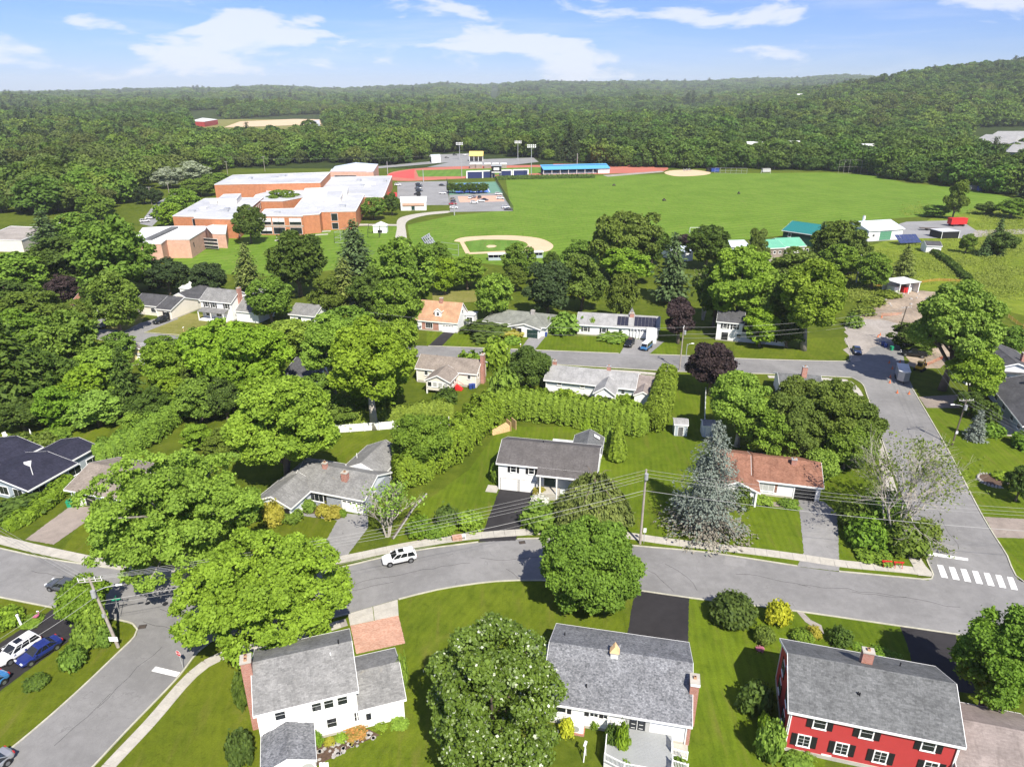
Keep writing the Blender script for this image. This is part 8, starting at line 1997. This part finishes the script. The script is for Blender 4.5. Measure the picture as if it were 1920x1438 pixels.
# kerbside furniture
p = G(857,1011); t = thing('kerbside_crate','brown crate left out on the verge','crate',p,.2)
for k in range(5): MB().box(-.7,.7,-.45,.45,k * .12,k * .12 + .09).build('slat',M['paver'],t)
p = G(868,1010); t = thing('kerbside_table','white side table left out on the verge','table',p,.2); MB().box(-.4,.4,-.3,.3,.5,.56).build('top',M['white_plain'],t)
for x in (-.35,.35):
    for y in (-.25,.25): MB().box(x - .04,x + .04,y - .04,y + .04,0,.5).build('leg',M['white_plain'],t)
def bin_(px,mat,label):
    p = G(*px); t = thing('wheelie_bin',label,'bin',p,.3); MB().add([(-.26,-.28,.05),(.26,-.28,.05),(.26,.28,.05),(-.26,.28,.05),(-.32,-.36,1.0),(.32,-.36,1.0),(.32,.36,1.0),(-.32,.36,1.0)],[(3,2,1,0),(4,5,6,7),(0,1,5,4),(1,2,6,5),(2,3,7,6),(3,0,4,7)]).build('body',M[mat],t)
    MB().box(-.34,.34,-.38,.38,1.0,1.08).build('lid',M[mat],t)
    for s in (-.3,.3): MB().tube([(s - .04,.3,.12),(s + .04,.3,.12)],.12,8).build('wheel',M['tyre'],t)
bin_((131,950),'green_plastic','green bin beside the worn brown driveway'); bin_((137,948),'green_plastic','second green bin against the brown roofed garage'); bin_((1023,631),'blue_plastic','blue bin beside the dark green garage door'); bin_((882,729),'blue_plastic','blue bin behind the beige house'); bin_((888,728),'blue_plastic','second blue bin behind the beige house'); bin_((1655,648),'blue_plastic','blue bin at the dirt site'); bin_((1660,652),'blue_plastic','second blue bin at the dirt site'); bin_((1671,657),'green_plastic','green bin beside the black pickup')
cone_m = MB().tube([(0,0,.03),(0,0,.72)],[.2,.04],10).mesh('cone_body',M['orange'])
for i,(x,y) in enumerate(((1682,737),(1704,739),(1668,718),(1669,708),(1673,692),(1667,681),(1687,680),(1646,632),(1650,629),(1653,596))):
    p = G(x,y); t = thing('traffic_cone','orange traffic cone around the silver trailer' if i < 7 else 'orange traffic cone at the dirt site entrance','cone',dz(p,Z_MARK),group='cones round the trailer' if i < 7 else 'cones at the dirt site'); link('cone_body',cone_m,t); MB().tube([(0,0,.34),(0,0,.5)],[.125,.085],10,False).build('collar',M['white_plain'],t); MB().box(-.24,.24,-.24,.24,0,.05).build('base',M['orange'],t)
def orange_fence(px,label):
    P = line(px,3.0); t = thing('barrier_fence',label,'fence')
    for a,b in zip(P,P[1:]):
        MB().tube([a,dz(a,1.2)],.04,5).build('stake',M['wood_new'],t)
        for z in (.35,.65,.95): MB().tube([dz(a,z),dz(b,z)],.035,4,False).build('mesh_band',M['orange'],t)
orange_fence([(1628,541),(1660,536),(1690,531)],'orange barrier fence left of the white shelter'); orange_fence([(1652,594),(1670,594),(1690,592)],'orange barrier fence across the dirt site'); orange_fence([(1890,596),(1905,608),(1930,625)],'orange barrier fence at the right edge'); orange_fence([(1725,693),(1750,682),(1772,672)],'orange barrier fence behind the yellow machine'); orange_fence([(1727,532),(1760,528),(1800,530)],'orange barrier fence right of the white shelter')
# garden things
def adirondack(px,label,rz=0.5):
    p = G(*px); t = thing('garden_chair',label,'chair',p,rz); w = M['white_plain']
    for k in range(5): MB().add([(-.3 + k * .13,.2,.35),(-.19 + k * .13,.2,.35),(-.19 + k * .13,.55,1.15),(-.3 + k * .13,.55,1.15),(-.3 + k * .13,.23,.35),(-.19 + k * .13,.23,.35),(-.19 + k * .13,.58,1.15),(-.3 + k * .13,.58,1.15)],[(0,1,2,3),(7,6,5,4),(0,4,5,1),(1,5,6,2),(2,6,7,3),(3,7,4,0)]).build('back_slat',w,t)
    MB().box(-.32,.36,-.35,.25,.34,.4).build('seat',w,t)
    for s in (-.36,.36):
        MB().box(s - .06,s + .06,-.4,.35,.58,.62).build('armrest',w,t)
        for y in (-.34,.2): MB().box(s - .04,s + .04,y - .04,y + .04,0,.58).build('leg',w,t)
adirondack((6,833),'white garden chair on the far left lawn'); adirondack((12,822),'second white garden chair on the far left lawn',1.0); adirondack((1238,1358),'white garden chair on the grey deck',2.0)
o = bpy.data.objects['garden_chair.002']; o.location.z = .98
p = G(62,828); t = thing('closed_parasol','closed white parasol on the left lawn','parasol',p); MB().tube([(0,0,0),(0,0,2.6)],.03,6).build('pole',M['metal'],t); MB().tube([(0,0,.9),(0,0,1.4),(0,0,2.6)],[.16,.2,.04],8).build('canopy',M['white_plain'],t)
p = G(70,1163); t = thing('flamingo_ornament','pink garden ornament beside the white car','ornament',p,.4)
MB().tube([(-.1,0,0),(-.08,0,.5)],.03,5).build('leg',M['white_plain'],t); MB().tube([(.1,0,0),(.08,0,.5)],.03,5).build('leg',M['white_plain'],t)
for nm,pts_,rad,mt in (('body',[(-.35,0,.6),(0,0,.65),(.3,0,.75)],[.08,.24,.1],'petal_pink'),('neck',[(.28,0,.75),(.4,0,1.05),(.28,0,1.3)],[.08,.06,.08],'petal_pink'),('head',[(.2,0,1.3),(.45,0,1.28)],[.1,.04],'white_plain')): m = MB(); m.tube(pts_,rad,8); m.build(nm,M[mt],t)
p = G(42,1176); t = thing('white_post','short white post beside the white car','post',p); MB().tube([(0,0,0),(-.15,0,1.8)],[.14,.12],8).build('shaft',M['white_plain'],t); MB().cyl((-.15,0),.16,1.78,1.9,8).build('cap',M['white_plain'],t)
p = G(1096,1422); t = thing('garden_windmill','white wooden garden ornament frame on the ranch back lawn','ornament',p,1.2)
for s in (-1,1): MB().tube([(s * .4,0,0),(0,0,2.0)],[.06,.05],4).build('leg',M['white_plain'],t)
MB().box(-.26,.26,-.05,.05,.9,1.02).build('crossbar',M['white_plain'],t); MB().box(-.3,.3,-.12,.12,1.95,2.05).build('top_plate',M['white_plain'],t)
p = G(1861,902); t = thing('stone_bed','round stone edged flower bed on the right lawn','flower bed',p); rr = random.Random(3)
MB().cyl((0,0),2.0,0,.2,18).build('soil',M['mulch'],t)
for k in range(26):
    a = k * 6.283 / 26; r0 = rr.uniform(.2,.3); MB().tube([(math.cos(a) * 2.1,math.sin(a) * 2.1,-.05),(math.cos(a) * 2.1,math.sin(a) * 2.1,.38)],[r0,r0 * .6],6).build('stone',M['stone'],t)
p = G(1884,899); t = thing('garden_statue','pale garden statue at the round stone bed','statue',p); MB().tube([(0,0,0),(0,0,.3),(.05,0,.8),(.1,0,1.1)],[.3,.2,.26,.1],8).build('figure',M['concrete'],t); MB().box(-.35,.35,-.35,.35,-.02,.12).build('plinth',M['stone'],t)
for i,(x,y,lab) in enumerate(((976,654,'mailbox at the grey driveway of the hip roofed house'),(345,622,'mailbox on the dry lawn'))):
    p = G(x,y); t = thing('mailbox',lab,'mailbox',p); MB().box(-.05,.05,-.05,.05,0,1.1).build('post',M['wood_new'],t); MB().tube([(0,-.25,1.2),(0,.25,1.2)],.13,8).build('box',M['white_plain'],t)
# rubble and weeds at the dirt site
rr = random.Random(21)
for k in range(40):
    x,y = rr.choice([(rr.uniform(1590,1640),rr.uniform(580,612)),(rr.uniform(1660,1760),rr.uniform(548,575)),(rr.uniform(1700,1780),rr.uniform(600,640))]); p = G(x,y); r0 = rr.uniform(.15,.6)
    m = MB(); m.tube([(0,0,-.1),(0,0,r0 * .6),(rr.uniform(-.1,.1),0,r0)],[r0 * 1.1,r0,r0 * .4],6); tag(m.build('rubble_stone',M['stone'],loc=(p.x,p.y,0),rot=rr.uniform(0,6)),'grey rubble stone on the dirt site','stone','rubble on the dirt site')
for i,(x,y,w,h,mt) in enumerate(((1618,590,34,18,'leaf_meadow'),(1600,612,30,20,'leaf_mid'),(1636,572,40,16,'leaf_meadow'),(1665,556,36,12,'leaf_meadow'),(1745,612,40,20,'leaf_mid'),(1770,590,40,18,'leaf_meadow'),(1720,660,40,14,'leaf_olive'))):
    S_((x,y),w,h,mt,'weedy clump at the rim of the dirt site',leaves=1100,leaf=.16,seed=170 + i,loose=.5,name='weed_clump',group='weedy clumps round the dirt site')
# ball-field things
def bleacher(px0,px1,label,tiers=5,depth=.75):
    a,b = G(*px0),G(*px1); t = thing('bleachers',label,'bleachers',a,math.atan2((b - a).y,(b - a).x)); L = (b - a).length
    for k in range(tiers): MB().box(0,L,k * depth,k * depth + .4,.4 + k * .4,.46 + k * .4).build('bench',M['metal'],t)
    for x in (0,L / 2,L): MB().add([(x - .06,0,0),(x + .06,0,0),(x + .06,tiers * depth,0),(x - .06,tiers * depth,0),(x - .06,0,.4),(x + .06,0,.4),(x + .06,tiers * depth,.4 + tiers * .4),(x - .06,tiers * depth,.4 + tiers * .4)],[(3,2,1,0),(4,5,6,7),(0,1,5,4),(1,2,6,5),(2,3,7,6),(3,0,4,7)]).build('frame',M['metal'],t)
    return t
bleacher((790,448),(802,466),'metal bleachers beside the nearer ball diamond'); bleacher((1285,321),(1296,320),'small bleachers at the farther ball field',3)
for i,(x0,x1,y,lab) in enumerate(((916,962,489,'left roofed dugout of the nearer ball diamond'),(978,1018,485,'right roofed dugout of the nearer ball diamond'))):
    a,b = G(x0,y),G(x1,y - 1); t = thing('dugout',lab,'dugout',a,math.atan2((b - a).y,(b - a).x)); L = (b - a).length
    MB().box(-.2,L + .2,-.3,2.6,2.2,2.4).build('roof',M['membrane_white'],t); MB().box(0,L,0,.15,0,1.1).build('front_wall',M['blue_grey'],t); MB().box(0,L,2.3,2.4,0,2.2).build('back_wall',M['navy'],t); MB().box(.2,L - .2,1.6,2.1,0,.5).build('bench',M['metal'],t)
    for k in range(6): MB().box(k * L / 5 - .08,k * L / 5 + .08,0,.16,1.1,2.2).build('post',M['metal'],t)
def netting(px,H,label,n=9,cat='fence',mat='metal'):
    P = [G(*q) for q in px]; t = thing('backstop_fence',label,cat)
    for a,b in zip(P,P[1:]):
        m = max(1,int((b - a).length / 4))
        for k in range(m + 1): q = a.lerp(b,k / m); MB().tube([q,dz(q,H)],.09,5).build('post',M[mat],t)
        for z in (H,H * .5,.1): MB().tube([dz(a,z),dz(b,z)],.05,4).build('rail',M[mat],t)
netting([(800,478),(830,476),(860,480)],4.5,'chain fence backstop of the nearer ball diamond'); netting([(1571,326),(1600,325.5),(1640,328),(1646,331)],10,'tall netting posts at the far edge of the field',mat='wood_grey'); netting([(1340,325),(1400,326)],4,'chain fence at the farther ball field')
netting([(628,456),(646,456),(668,447),(650,446),(628,456)],4.5,'netted batting cage on the school lawn'); netting([(690,446),(712,446),(714,437),(692,437)],4.0,'second netted cage on the school lawn',mat='black'); netting([(838,345),(842,367)],4,'dark fence left of the tennis court',mat='black'); netting([(930,341),(962,397)],3.0,'long fence right of the far lot',mat='black')
p = G(714,436); t = thing('play_hut','small white hut on the school lawn','hut',p); MB().box(-3,3,-2,2,0,3.2).build('wall',M['white_plain'],t); MB().prism([(-3.3,-2.3,3.2),(3.3,-2.3,3.2),(0,-2.3,4.6)],(0,4.6,0)).build('roof',M['membrane_white'],t); MB().box(-1,1,-2.06,-2,.2,1.4).build('hatch',M['black'],t)
for i,(x,y,lab) in enumerate(((1308,437,'soccer goal at the near edge of the field'),(1436,326,'white goal at the far edge of the field'))):
    p = G(x,y); t = thing('soccer_goal',lab,'goal',p); 
    for s in (-3.6,3.6): MB().tube([(s,0,0),(s,0,2.4)],.08,6).build('post',M['white_plain'],t); MB().tube([(s,0,2.4),(s,2,0)],.06,6).build('stay',M['white_plain'],t)
    MB().tube([(-3.6,0,2.4),(3.6,0,2.4)],.08,6).build('crossbar',M['white_plain'],t); MB().box(-3.6,3.6,1.9,2,0,.1).build('back_bar',M['white_plain'],t)
for i,(x,y) in enumerate(((1151,349),(1245,377),(1385,364),(1620,416))):
    p = G(x,y); t = thing('field_mower',('small mower on the left of the field','small mower in the middle of the field','small mower on the right of the field','small cart near the white barn')[i],'mower',p,.5 * i); MB().box(-1,1,-.5,.5,.4,.9).build('body',M['wood_dark'],t); MB().box(-.4,.3,-.3,.3,.9,1.4).build('seat',M['black'],t)
    for x_ in (-.7,.7):
        for s in (-.55,.55): MB().tube([(x_,s - .1,.3),(x_,s + .1,.3)],.3,10).build('wheel',M['tyre'],t)
for i,(x,y,mt,lab) in enumerate(((1826,356,'wood_grey','pale container at the right end of the field'),(1842,358,'blue_plastic','blue container at the right end of the field'),(1332,322,'black','dark dugout of the farther ball diamond'),(1340,322.5,'blue_plastic','blue shed at the farther ball diamond'),(1436,323,'blind','pale storage box at the far field edge'))):
    p = G(x,y); t = thing('storage_container',lab,'container',p,.1); MB().box(-3.2,3.2,-1.3,1.3,.1,2.6).build('body',M[mt],t); MB().box(-3.3,3.3,-1.4,1.4,2.6,2.75).build('lid',M[mt],t)
for i,(x,y) in enumerate(((548,446),(585,444),(545,452),(590,438))):
    a,b = G(x - 30,y),G(x + 30,y - 4); t = tag(MB().box(0,(b - a).length,-.5,.5,0,.35).build('planting_bed',M['concrete'],loc=a,rot=math.atan2((b - a).y,(b - a).x)),('long pale planting strip on the school lawn','second pale planting strip on the school lawn','front pale planting strip on the school lawn','rear pale planting strip on the school lawn')[i],'planting bed')

# ------------------------------------------------------------------ the air
hz = NT('haze'); hz.n.remove(hz.b); vol = hz.n.new('ShaderNodeVolumePrincipled')
vol.inputs['Color'].default_value = (.86,.91,1.0,1); vol.inputs['Density'].default_value = HAZE; vol.inputs['Anisotropy'].default_value = 0.0
hz.l.new(vol.outputs[0],hz.out.inputs['Volume'])
haze = MB().box(-11800,11800,-900,9800,-30,235).build('haze',hz.m)
tag(haze,'thin blue summer haze over the whole valley','haze',kind='stuff')
